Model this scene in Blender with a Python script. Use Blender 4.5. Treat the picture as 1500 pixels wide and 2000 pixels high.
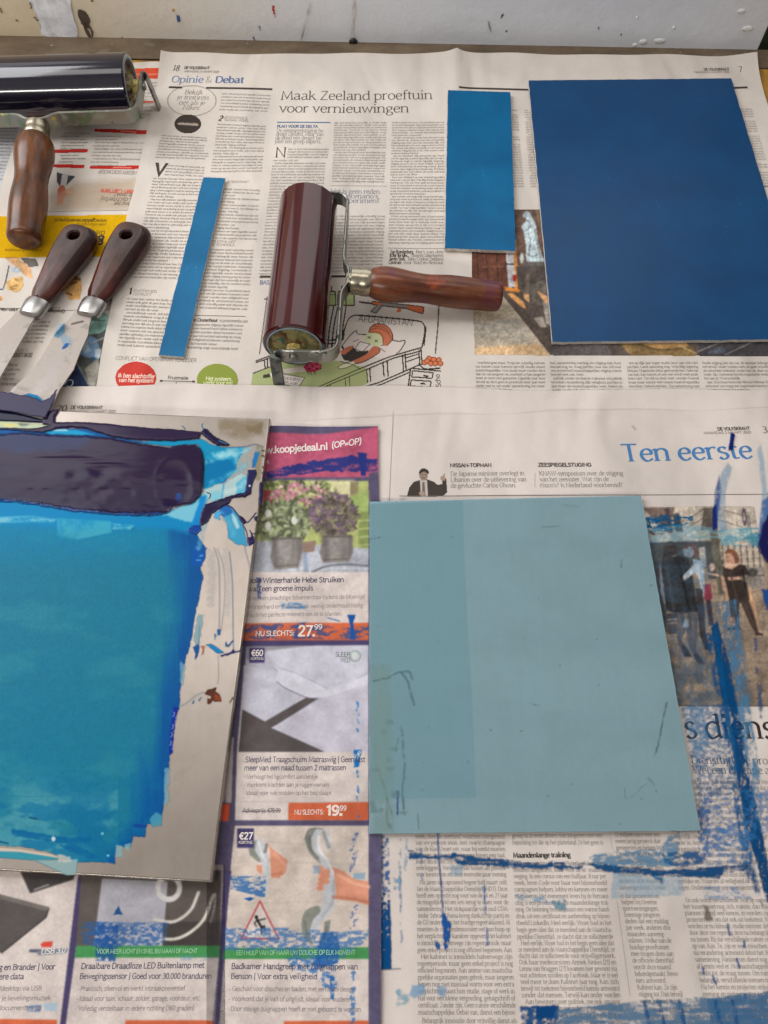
import bpy, bmesh, math, random
import numpy as np

# ------------------------------------------------------------------ camera, world, lamps, exposure
S = bpy.context.scene
for _o in list(bpy.data.objects):
    bpy.data.objects.remove(_o, do_unlink=True)

CAM_H = 0.48                      # camera height over the table top, metres
PITCH = math.radians(26.1)        # tilt away from straight down
FPX = 1500.0                      # focal length in photograph pixels (photograph is 1500 x 2000)
cam_data = bpy.data.cameras.new("camera")
cam = bpy.data.objects.new("camera", cam_data)
S.collection.objects.link(cam)
cam.location = (0, 0, CAM_H)
cam.rotation_euler = (PITCH, 0, 0)
cam_data.sensor_fit = 'VERTICAL'
cam_data.sensor_height = 36.0
cam_data.lens = 27.0
cam_data.clip_start = 0.01
cam_data.clip_end = 50
S.camera = cam

world = bpy.data.worlds.new("World")
S.world = world
world.use_nodes = True
_nt = world.node_tree
bg = _nt.nodes["Background"]
# the dim room: paler towards the ceiling
_tc = _nt.nodes.new('ShaderNodeTexCoord')
_sp = _nt.nodes.new('ShaderNodeSeparateXYZ')
_rp = _nt.nodes.new('ShaderNodeValToRGB')
_nt.links.new(_tc.outputs['Generated'], _sp.inputs[0])
_nt.links.new(_sp.outputs[2], _rp.inputs[0])
_nt.links.new(_rp.outputs[0], bg.inputs[0])
_el = _rp.color_ramp.elements
_el[0].position, _el[0].color = 0.20, (0.13, 0.12, 0.11, 1)
_el[1].position, _el[1].color = 1.0, (0.40, 0.37, 0.34, 1)
for _p, _c in ((0.45, (0.55, 0.52, 0.49, 1)), (0.62, (1.0, 0.96, 0.92, 1)), (0.84, (1.0, 0.95, 0.90, 1)), (0.95, (0.55, 0.51, 0.47, 1))):
    _e = _el.new(_p)
    _e.color = _c
bg.inputs[1].default_value = 0.40


def lamp(name, loc, target, sx, sy, power, col):
    d = bpy.data.lights.new(name, 'AREA')
    d.shape = 'RECTANGLE'
    d.size, d.size_y, d.energy, d.color = sx, sy, power, col
    o = bpy.data.objects.new(name, d)
    S.collection.objects.link(o)
    o.location = loc
    v = [target[i] - loc[i] for i in range(3)]
    from mathutils import Vector
    o.rotation_euler = Vector(v).to_track_quat('-Z', 'Y').to_euler()
    return o


# windows of the workroom (left of the bench, above the wall board, behind the viewer) and a ceiling tube
lamp("window_light", (-1.10, 0.78, 0.95), (-0.2, 0.70, 0), 0.8, 1.1, 16.8, (0.97, 0.98, 1.0))
lamp("window_light", (0.14, 0.98, 0.52), (0.0, 0.3, 0.1), 0.66, 0.54, 1.3, (0.98, 0.98, 1.0))
lamp("window_light", (-0.74, 0.98, 0.46), (-0.1, 0.4, 0.05), 0.56, 0.50, 0.75, (0.98, 0.98, 1.0))
lamp("ceiling_tube", (-0.75, -0.95, 1.0), (-0.2, 0.8, 0.05), 1.3, 0.05, 10.0, (1.0, 0.96, 0.91))
lamp("ceiling_light", (-0.1, 0.62, 1.40), (-0.1, 0.72, 0), 1.3, 0.4, 4.4, (1.0, 0.96, 0.91))

S.view_settings.view_transform = 'Standard'
S.view_settings.look = 'None'
S.view_settings.gamma = 1.0
S.view_settings.exposure = 0.0
S.view_settings.use_curve_mapping = False

# ------------------------------------------------------------------ helpers
CA, SA = math.cos(PITCH), math.sin(PITCH)


def P(px, py, z=0.0):
    """point of the horizontal plane at height z which the photograph shows at pixel (px, py)"""
    dx = (np.asarray(px, float) - 750.0) / FPX
    dy = (1000.0 - np.asarray(py, float)) / FPX
    wy = dy * CA + SA
    wz = dy * SA - CA
    t = (z - CAM_H) / wz
    return dx * t, wy * t


def P3(px, py, z=0.0):
    x, y = P(px, py, z)
    return np.array([float(x), float(y), float(z)])


def lin(c):
    """sRGB 0..255 -> linear reflectance"""
    c = np.asarray(c, float) / 255.0
    return np.where(c <= 0.04045, c / 12.92, ((c + 0.055) / 1.055) ** 2.4)


def wave(x, y):
    """gentle buckling shared by all sheets of paper, so that layers never cross"""
    return (0.00022 * (1 + np.sin(31 * x + 17 * y + 0.6)) + 0.00016 * (1 + np.sin(-23 * x + 41 * y + 2.0))
            + 0.00010 * (1 + np.sin(83 * x - 47 * y)))


def link(o, parent=None):
    S.collection.objects.link(o)
    if parent is not None:
        o.parent = parent
    return o


def tag(o, label=None, cat=None, group=None, kind=None):
    if label: o['label'] = label
    if cat: o['category'] = cat
    if group: o['group'] = group
    if kind: o['kind'] = kind
    return o


def empty(name, loc, rz=0.0):
    o = bpy.data.objects.new(name, None)
    o.empty_display_size = 0.02
    o.location = loc
    o.rotation_euler = (0, 0, rz)
    S.collection.objects.link(o)
    return o


def mesh_np(name, verts, quads, mats, parent=None, col=None, smooth=False, origin=None, tris=None, midx=None):
    """mesh object from numpy arrays; col = per-vertex RGBA"""
    verts = np.asarray(verts, np.float64).reshape(-1, 3)
    if origin is not None:
        verts = verts - np.asarray(origin)
    me = bpy.data.meshes.new(name)
    quads = np.asarray(quads, np.int32).reshape(-1, 4)
    n3 = 0 if tris is None else len(tris)
    loops = quads.ravel()
    if n3:
        loops = np.concatenate([loops, np.asarray(tris, np.int32).ravel()])
    me.vertices.add(len(verts))
    me.vertices.foreach_set("co", verts.astype(np.float32).ravel())
    me.loops.add(len(loops))
    me.loops.foreach_set("vertex_index", loops)
    me.polygons.add(len(quads) + n3)
    st = np.concatenate([np.arange(len(quads)) * 4, len(quads) * 4 + np.arange(n3) * 3]).astype(np.int32)
    me.polygons.foreach_set("loop_start", st)
    if midx is not None:
        me.polygons.foreach_set("material_index", np.asarray(midx, np.int32))
    me.update(calc_edges=True)
    if col is not None:
        at = me.color_attributes.new("ink", 'FLOAT_COLOR', 'POINT')
        at.data.foreach_set("color", np.asarray(col, np.float32).ravel())
    for m in (mats if isinstance(mats, (list, tuple)) else [mats]):
        me.materials.append(m)
    me.polygons.foreach_set("use_smooth", np.full(len(me.polygons), bool(smooth)))
    o = bpy.data.objects.new(name, me)
    if origin is not None and parent is None:
        o.location = origin
    link(o, parent)
    return o


def bm_obj(name, bm, mats, parent=None, smooth=True, angle=None):
    me = bpy.data.meshes.new(name)
    bmesh.ops.recalc_face_normals(bm, faces=bm.faces)
    bm.to_mesh(me)
    bm.free()
    for m in (mats if isinstance(mats, (list, tuple)) else [mats]):
        me.materials.append(m)
    if smooth:
        me.polygons.foreach_set("use_smooth", np.ones(len(me.polygons), bool))
        if angle:
            me.set_sharp_from_angle(angle=math.radians(angle))
    o = bpy.data.objects.new(name, me)
    return link(o, parent)


# ------------------------------------------------------------------ node helpers
def new_mat(name):
    m = bpy.data.materials.new(name)
    m.use_nodes = True
    nt = m.node_tree
    return m, nt, nt.nodes["Principled BSDF"]


def N(nt, typ, **kw):
    n = nt.nodes.new(typ)
    for k, v in kw.items():
        if k.startswith('i_'):
            n.inputs[k[2:].replace('_', ' ')].default_value = v
        else:
            setattr(n, k, v)
    return n


def noise_node(nt, scale, detail=4, rough=0.55, vec=None, dist=0.0):
    n = N(nt, 'ShaderNodeTexNoise')
    n.inputs['Scale'].default_value = scale
    n.inputs['Detail'].default_value = detail
    n.inputs['Roughness'].default_value = rough
    n.inputs['Distortion'].default_value = dist
    if vec is not None:
        nt.links.new(vec, n.inputs['Vector'])
    return n


def ramp(nt, src, stops):
    r = N(nt, 'ShaderNodeValToRGB')
    el = r.color_ramp.elements
    while len(el) < len(stops):
        el.new(0.5)
    for e, (p, c) in zip(el, stops):
        e.position = p
        e.color = (*c, 1) if len(c) == 3 else c
    nt.links.new(src, r.inputs[0])
    return r.outputs[0]


def mixc(nt, fac, a, b, mode='MIX'):
    m = N(nt, 'ShaderNodeMix', data_type='RGBA', blend_type=mode)
    if isinstance(fac, float):
        m.inputs[0].default_value = fac
    else:
        nt.links.new(fac, m.inputs[0])
    for s, i in ((a, 6), (b, 7)):
        if isinstance(s, (tuple, list, np.ndarray)):
            m.inputs[i].default_value = (*[float(v) for v in s][:3], 1)
        else:
            nt.links.new(s, m.inputs[i])
    return m.outputs[2]


def bump(nt, height, strength, dist, bs):
    b = N(nt, 'ShaderNodeBump')
    b.inputs['Strength'].default_value = strength
    b.inputs['Distance'].default_value = dist
    nt.links.new(height, b.inputs['Height'])
    nt.links.new(b.outputs[0], bs.inputs['Normal'])
    return b


def objvec(nt):
    return N(nt, 'ShaderNodeTexCoord').outputs['Object']


def scaled(nt, vec, s):
    m = N(nt, 'ShaderNodeMapping')
    m.inputs['Scale'].default_value = s
    nt.links.new(vec, m.inputs['Vector'])
    return m.outputs[0]


def setp(bs, rough=None, spec=None, metal=None, coat=None, coat_r=None):
    if rough is not None: bs.inputs['Roughness'].default_value = rough
    if spec is not None: bs.inputs['Specular IOR Level'].default_value = spec
    if metal is not None: bs.inputs['Metallic'].default_value = metal
    if coat is not None: bs.inputs['Coat Weight'].default_value = coat
    if coat_r is not None: bs.inputs['Coat Roughness'].default_value = coat_r


# ------------------------------------------------------------------ materials
def ripple(nt, v, bs, fine=None):
    """soft buckles of thin damp paper, the same for the sheet and what is printed on it"""
    r1 = noise_node(nt, 9, 2, 0.45, scaled(nt, v, (1.5, 0.7, 1)), 0.5)
    r2 = noise_node(nt, 34, 2, 0.5, scaled(nt, v, (1, 0.8, 1)))
    b1 = N(nt, 'ShaderNodeBump')
    b1.inputs['Strength'].default_value = 0.75
    b1.inputs['Distance'].default_value = 0.022
    nt.links.new(r1.outputs[0], b1.inputs['Height'])
    b2 = N(nt, 'ShaderNodeBump')
    b2.inputs['Strength'].default_value = 0.6
    b2.inputs['Distance'].default_value = 0.003
    nt.links.new(r2.outputs[0], b2.inputs['Height'])
    nt.links.new(b1.outputs[0], b2.inputs['Normal'])
    last = b2
    if fine is not None:
        b3 = N(nt, 'ShaderNodeBump')
        b3.inputs['Strength'].default_value = 0.25
        b3.inputs['Distance'].default_value = 0.0002
        nt.links.new(fine, b3.inputs['Height'])
        nt.links.new(b2.outputs[0], b3.inputs['Normal'])
        last = b3
    nt.links.new(last.outputs[0], bs.inputs['Normal'])


def mat_paper(name, srgb, var=0.06):
    m, nt, bs = new_mat(name)
    v = objvec(nt)
    n1 = noise_node(nt, 14, 5, 0.6, v)
    n2 = noise_node(nt, 900, 3, 0.7, scaled(nt, v, (1, 1.6, 1)))
    c = lin(srgb)
    lo, hi = c * (1 - var), np.minimum(c * (1 + var), 1)
    a = ramp(nt, n1.outputs[0], [(0.3, tuple(lo)), (0.7, tuple(hi))])
    b = mixc(nt, 0.16, a, ramp(nt, n2.outputs[0], [(0.35, (0.55, 0.52, 0.5)), (0.65, (1, 1, 1))]), 'MULTIPLY')
    nt.links.new(b, bs.inputs['Base Color'])
    setp(bs, 0.85, 0.12)
    ripple(nt, v, bs, n2.outputs[0])
    return m


def mat_ink(name, rough=0.7, spec=0.25, alpha=False, bump_s=0.0, coat=0.0, bscale=700, paper=False):
    """print or paint: colour from the mesh's own ink attribute"""
    m, nt, bs = new_mat(name)
    at = N(nt, 'ShaderNodeAttribute', attribute_name="ink")
    nt.links.new(at.outputs['Color'], bs.inputs['Base Color'])
    if alpha:
        nt.links.new(at.outputs['Alpha'], bs.inputs['Alpha'])
    setp(bs, rough, spec, coat=coat, coat_r=0.12)
    if paper:
        ripple(nt, objvec(nt), bs)
    if bump_s:
        n = noise_node(nt, bscale, 3, 0.6, objvec(nt))
        bump(nt, n.outputs[0], bump_s, 0.0003, bs)
    return m


M = {}
M['newsprint'] = mat_paper('newsprint', (212, 202, 195))
M['newsprint_warm'] = mat_paper('newsprint_warm', (209, 200, 191))
M['glossy_paper'] = mat_paper('leaflet_paper', (86, 78, 112))
M['print'] = mat_ink('printing_ink', 0.8, 0.08, paper=True)
M['printa'] = mat_ink('printing_ink_soft', 0.8, 0.08, alpha=True, paper=True)
M['smear'] = mat_ink('dried_paint_smear', 0.6, 0.06, alpha=True)
M['thick'] = mat_ink('wet_thick_ink', 0.15, 0.12, alpha=True, bump_s=0.015, bscale=90)


def mat_simple(name, srgb, rough, spec=0.5, metal=0.0, coat=0.0, var=0.12, nscale=60, bs_str=0.0, bscale=None, stretch=(1, 1, 1), rvar=0.0, coat_r=0.08):
    m, nt, bs = new_mat(name)
    v = scaled(nt, objvec(nt), stretch)
    n = noise_node(nt, nscale, 5, 0.6, v)
    c = lin(srgb)
    col = ramp(nt, n.outputs[0], [(0.3, tuple(c * (1 - var))), (0.7, tuple(np.minimum(c * (1 + var), 1)))])
    nt.links.new(col, bs.inputs['Base Color'])
    setp(bs, rough, spec, metal, coat, coat_r)
    if rvar:
        r = N(nt, 'ShaderNodeMapRange')
        r.inputs['To Min'].default_value = rough - rvar
        r.inputs['To Max'].default_value = rough + rvar
        nt.links.new(n.outputs[0], r.inputs[0])
        nt.links.new(r.outputs[0], bs.inputs['Roughness'])
    if bs_str:
        n2 = noise_node(nt, bscale or nscale * 8, 3, 0.6, v)
        bump(nt, n2.outputs[0], bs_str, 0.0004, bs)
    return m


def mat_speckle(name, base, spots, rough, metal=0.0, spec=0.5):
    """metal with old dried paint in patches"""
    m, nt, bs = new_mat(name)
    v = objvec(nt)
    col = None
    cur = tuple(lin(base))
    for k, (c, scale, thr, st) in enumerate(spots):
        n = noise_node(nt, scale, 5, 0.65, scaled(nt, v, st), 0.4)
        mp = N(nt, 'ShaderNodeMapping')
        mp.inputs['Location'].default_value = (k * 3.1, k * 1.7, k * 0.9)
        nt.links.new(scaled(nt, v, st), mp.inputs['Vector'])
        nt.links.new(mp.outputs[0], n.inputs['Vector'])
        f = ramp(nt, n.outputs[0], [(thr - 0.02, (0, 0, 0)), (thr + 0.02, (1, 1, 1))])
        cur = mixc(nt, f, cur, tuple(lin(c)))
        if k == 0:
            inv = ramp(nt, n.outputs[0], [(thr - 0.02, (metal,) * 3), (thr + 0.02, (0, 0, 0))])
            nt.links.new(inv, bs.inputs['Metallic'])
    nt.links.new(cur, bs.inputs['Base Color'])
    setp(bs, rough, spec)
    nb = noise_node(nt, 500, 3, 0.6, v)
    bump(nt, nb.outputs[0], 0.2, 0.0004, bs)
    return m


# ------------------------------------------------------------------ noise on pixel grids
def vnoise(X, Y, sx, sy, seed):
    """smooth value noise with cell size (sx, sy) in photograph pixels"""
    rs = np.random.RandomState(seed)
    T = rs.rand(128, 128)
    u, v = X / sx, Y / sy
    iu, iv = np.floor(u).astype(int), np.floor(v).astype(int)
    fu, fv = u - iu, v - iv
    fu = fu * fu * (3 - 2 * fu)
    fv = fv * fv * (3 - 2 * fv)
    a, b = T[iu % 128, iv % 128], T[(iu + 1) % 128, iv % 128]
    c, d = T[iu % 128, (iv + 1) % 128], T[(iu + 1) % 128, (iv + 1) % 128]
    return (a * (1 - fu) + b * fu) * (1 - fv) + (c * (1 - fu) + d * fu) * fv


def fbm(X, Y, sx, sy, seed, oct=4):
    s, a, t = 0, 1.0, 0
    for k in range(oct):
        s = s + a * vnoise(X, Y, sx / 2 ** k, sy / 2 ** k, seed + 17 * k)
        t += a
        a *= 0.55
    return s / t


def sstep(a, b, x):
    t = np.clip((x - a) / (b - a), 0, 1)
    return t * t * (3 - 2 * t)


class Canvas:
    """a printed or painted area, laid out on a grid; becomes a mesh lying on its sheet"""

    def __init__(s, x0, y0, x1, y1, step, fill=None):
        s.xs = np.arange(x0, x1 + step, step, float)
        s.ys = np.arange(y0, y1 + step, step, float)
        s.X, s.Y = np.meshgrid(s.xs, s.ys)
        s.rgb = np.zeros(s.X.shape + (3,))
        s.a = np.zeros(s.X.shape)
        s.h = np.zeros(s.X.shape)
        s.step = step
        if fill is not None:
            s.rgb[:] = fill
            s.a[:] = 1

    def box(s, x0, y0, x1, y1):
        i0, i1 = np.searchsorted(s.xs, x0), np.searchsorted(s.xs, x1)
        j0, j1 = np.searchsorted(s.ys, y0), np.searchsorted(s.ys, y1)
        return slice(max(j0 - 1, 0), j1 + 1), slice(max(i0 - 1, 0), i1 + 1)

    def _blend(s, sl, m, c, al=1.0, h=None):
        if m.size == 0: return
        m = np.clip(m * al, 0, 1)
        c = np.asarray(c, float)
        a0 = s.a[sl]
        na = m + a0 * (1 - m)
        w = (m / np.maximum(na, 1e-6))[..., None]
        s.rgb[sl] = s.rgb[sl] * (1 - w) + c * w
        s.a[sl] = na
        if h is not None:
            s.h[sl] = s.h[sl] * (1 - m) + h * m

    def _sdf(s, X, Y, pts):
        pts = np.asarray(pts, float)
        d = np.full(X.shape, 1e9)
        ins = np.zeros(X.shape, bool)
        for (ax, ay), (bx, by) in zip(pts, np.roll(pts, -1, 0)):
            ex, ey = bx - ax, by - ay
            t = np.clip(((X - ax) * ex + (Y - ay) * ey) / (ex * ex + ey * ey + 1e-9), 0, 1)
            d = np.minimum(d, (X - ax - t * ex) ** 2 + (Y - ay - t * ey) ** 2)
            if ay != by:
                c = ((ay > Y) != (by > Y)) & (X < (bx - ax) * (Y - ay) / (by - ay) + ax)
                ins ^= c
        d = np.sqrt(d)
        return np.where(ins, d, -d)

    def poly(s, pts, c, soft=1.0, al=1.0, jit=0.0, js=8.0, seed=1, h=None, tex=None, sm=False):
        pts = np.asarray(pts, float)
        if sm: pts = smooth_pts(pts, 5, True)
        mg = soft + jit + 2
        sl = s.box(pts[:, 0].min() - mg, pts[:, 1].min() - mg, pts[:, 0].max() + mg, pts[:, 1].max() + mg)
        X, Y = s.X[sl], s.Y[sl]
        if X.size == 0: return
        if jit:
            X2 = X + jit * (fbm(X, Y, js, js, seed, 3) - 0.5) * 2
            Y2 = Y + jit * (fbm(X, Y, js, js, seed + 50, 3) - 0.5) * 2
        else:
            X2, Y2 = X, Y
        d = s._sdf(X2, Y2, pts)
        m = sstep(-soft * 0.5, soft * 0.5, d)
        if tex is not None:
            m = m * tex(X, Y)
        s._blend(sl, m, c, al, h)

    def rect(s, x0, y0, x1, y1, c, **k):
        s.poly([(x0, y0), (x1, y0), (x1, y1), (x0, y1)], c, **k)

    def ell(s, cx, cy, rx, ry, c, rot=0.0, soft=1.0, al=1.0, ring=None, jit=0.0, js=8, seed=3, h=None, tex=None):
        R = max(rx, ry) + 4 + jit
        sl = s.box(cx - R, cy - R, cx + R, cy + R)
        X, Y = s.X[sl] - cx, s.Y[sl] - cy
        if X.size == 0: return
        if jit:
            X = X + jit * (fbm(s.X[sl], s.Y[sl], js, js, seed, 3) - .5) * 2
            Y = Y + jit * (fbm(s.X[sl], s.Y[sl], js, js, seed + 9, 3) - .5) * 2
        ca, sa = math.cos(rot), math.sin(rot)
        u, v = X * ca + Y * sa, -X * sa + Y * ca
        r = np.sqrt((u / rx) ** 2 + (v / ry) ** 2 + 1e-9)
        d = (1 - r) * min(rx, ry)
        m = sstep(-soft * .5, soft * .5, d)
        if ring is not None:
            m = m * (1 - sstep(-soft * .5, soft * .5, d - ring))
        if tex is not None:
            m = m * tex(s.X[sl], s.Y[sl])
        s._blend(sl, m, c, al, h)

    def line(s, pts, w, c, soft=1.0, al=1.0, jit=0.0, js=8, seed=5, sm=False, h=None, tex=None, w1=None):
        pts = np.asarray(pts, float)
        if sm: pts = smooth_pts(pts, 6, False)
        mg = max(w, w1 or 0) + soft + jit + 2
        sl = s.box(pts[:, 0].min() - mg, pts[:, 1].min() - mg, pts[:, 0].max() + mg, pts[:, 1].max() + mg)
        X, Y = s.X[sl], s.Y[sl]
        if X.size == 0: return
        if jit:
            X2 = X + jit * (fbm(X, Y, js, js, seed, 3) - .5) * 2
            Y2 = Y + jit * (fbm(X, Y, js, js, seed + 9, 3) - .5) * 2
        else:
            X2, Y2 = X, Y
        best = np.full(X.shape, -1e9)
        n = len(pts) - 1
        for k in range(n):
            (ax, ay), (bx, by) = pts[k], pts[k + 1]
            ex, ey = bx - ax, by - ay
            t = np.clip(((X2 - ax) * ex + (Y2 - ay) * ey) / (ex * ex + ey * ey + 1e-9), 0, 1)
            d = np.sqrt((X2 - ax - t * ex) ** 2 + (Y2 - ay - t * ey) ** 2)
            ww = w if w1 is None else w + (w1 - w) * (k + t) / n
            best = np.maximum(best, ww * .5 - d)
        m = sstep(-soft * .5, soft * .5, best)
        if tex is not None:
            m = m * tex(X, Y)
        s._blend(sl, m, c, al, h)

    def grain(s, amt, seed=1, scale=2.0):
        n = fbm(s.X, s.Y, scale, scale, seed, 2) - 0.5
        s.rgb = np.clip(s.rgb * (1 + amt * 2 * n[..., None]), 0, 255)

    def blur(s, n=1, a=False):
        def b1(A):
            for ax in (0, 1):
                P_ = np.concatenate([A.take([0], ax), A, A.take([-1], ax)], ax)
                k = A.shape[ax]
                A = .25 * P_.take(range(0, k), ax) + .5 * P_.take(range(1, k + 1), ax) + .25 * P_.take(range(2, k + 2), ax)
            return A
        for _ in range(n):
            w = b1(s.a)
            s.rgb = b1(s.rgb * s.a[..., None]) / np.maximum(w, 1e-5)[..., None]
            if a: s.a = w

    def fade(s, k, to=(190, 182, 174)):
        """printing inks on soft paper: less contrast and colour than the originals"""
        g = s.rgb.mean(-1, keepdims=True)
        s.rgb = s.rgb * (1 - k) + (g * .6 + np.array(to, float) * .4) * k

    def mottle(s, amt, sx, sy, seed):
        """uneven tone of a printed photograph"""
        s.rgb = np.clip(s.rgb * (1 + amt * 2 * (fbm(s.X, s.Y, sx, sy, seed, 4) - .5)[..., None]), 0, 255)

    def grad(s, x0, y0, x1, y1, ca, cb, al=1.0):
        """vertical wash of a printed picture"""
        sl = s.box(x0, y0, x1, y1)
        t = np.clip((s.Y[sl] - y0) / (y1 - y0), 0, 1)[..., None]
        m = ((s.X[sl] >= x0) & (s.X[sl] <= x1) & (s.Y[sl] >= y0) & (s.Y[sl] <= y1)).astype(float)
        c = np.asarray(ca, float) * (1 - t) + np.asarray(cb, float) * t
        s._blend(sl, m, c, al)

    def emit(s, name, zf, mat, parent=None, thr=0.5, lift=0.0, origin=None, smooth=True):
        """zf(x, y) = height of the surface it lies on"""
        # carry the ink's colour a little past its edge, so that edges do not blend towards black
        lim = .5 if thr >= .4 else .04
        ok = s.a > lim
        A = s.rgb * ok[..., None]
        Wt = ok.astype(float)
        for _ in range(4):
            a2, w2 = A.copy(), Wt.copy()
            for ax, sh in ((0, 1), (0, -1), (1, 1), (1, -1)):
                a2 += np.roll(A, sh, ax)
                w2 += np.roll(Wt, sh, ax)
            new = (Wt == 0) & (w2 > 0)
            A[new] = a2[new] / w2[new][:, None]
            Wt[new] = 1.0
        s.rgb = np.where(ok[..., None], s.rgb, A)
        keep = s.a > thr
        f = keep[:-1, :-1] | keep[1:, :-1] | keep[:-1, 1:] | keep[1:, 1:]
        if thr >= 0.4:
            f = (keep[:-1, :-1].astype(int) + keep[1:, :-1] + keep[:-1, 1:] + keep[1:, 1:]) >= 2
        H, W = s.X.shape
        idx = np.arange(H * W).reshape(H, W)
        q = np.stack([idx[1:, :-1][f], idx[1:, 1:][f], idx[:-1, 1:][f], idx[:-1, :-1][f]], 1)
        used = np.unique(q)
        remap = np.full(H * W, -1)
        remap[used] = np.arange(len(used))
        px, py = s.X.ravel()[used], s.Y.ravel()[used]
        zb = zf.base if hasattr(zf, 'base') else float(zf)
        x, y = P(px, py, zb)
        z = (zf.z(x, y) if hasattr(zf, 'base') else np.full(x.shape, zb)) + lift + s.h.ravel()[used]
        if thr >= 0.4:
            al = np.ones(len(used))
        else:
            al = s.a.ravel()[used]
        col = np.concatenate([lin(s.rgb.reshape(-1, 3)[used]), al[:, None]], 1)
        return mesh_np(name, np.stack([x, y, z], 1), remap[q], mat, parent, col, smooth, origin=origin)


def smooth_pts(pts, n, closed):
    pts = np.asarray(pts, float)
    if closed:
        p = np.concatenate([pts[-1:], pts, pts[:2]])
    else:
        p = np.concatenate([2 * pts[:1] - pts[1:2], pts, 2 * pts[-1:] - pts[-2:-1]])
    out = []
    for k in range(1, len(p) - 2):
        for t in np.arange(n) / n:
            a, b, c, d = p[k - 1], p[k], p[k + 1], p[k + 2]
            out.append(0.5 * ((2 * b) + (-a + c) * t + (2 * a - 5 * b + 4 * c - d) * t ** 2 + (-a + 3 * b - 3 * c + d) * t ** 3))
    if not closed:
        out.append(p[-2])
    return np.array(out)


def dry(sx, sy, thr, w=0.12, seed=7):
    """dry-brush texture for smears"""
    return lambda X, Y: sstep(thr - w * 1.5, thr + w * 1.6, fbm(X, Y, sx, sy, seed, 4) + 0.42 * (fbm(X, Y, 3.0, 3.0, seed + 3, 3) - 0.5))
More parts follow.
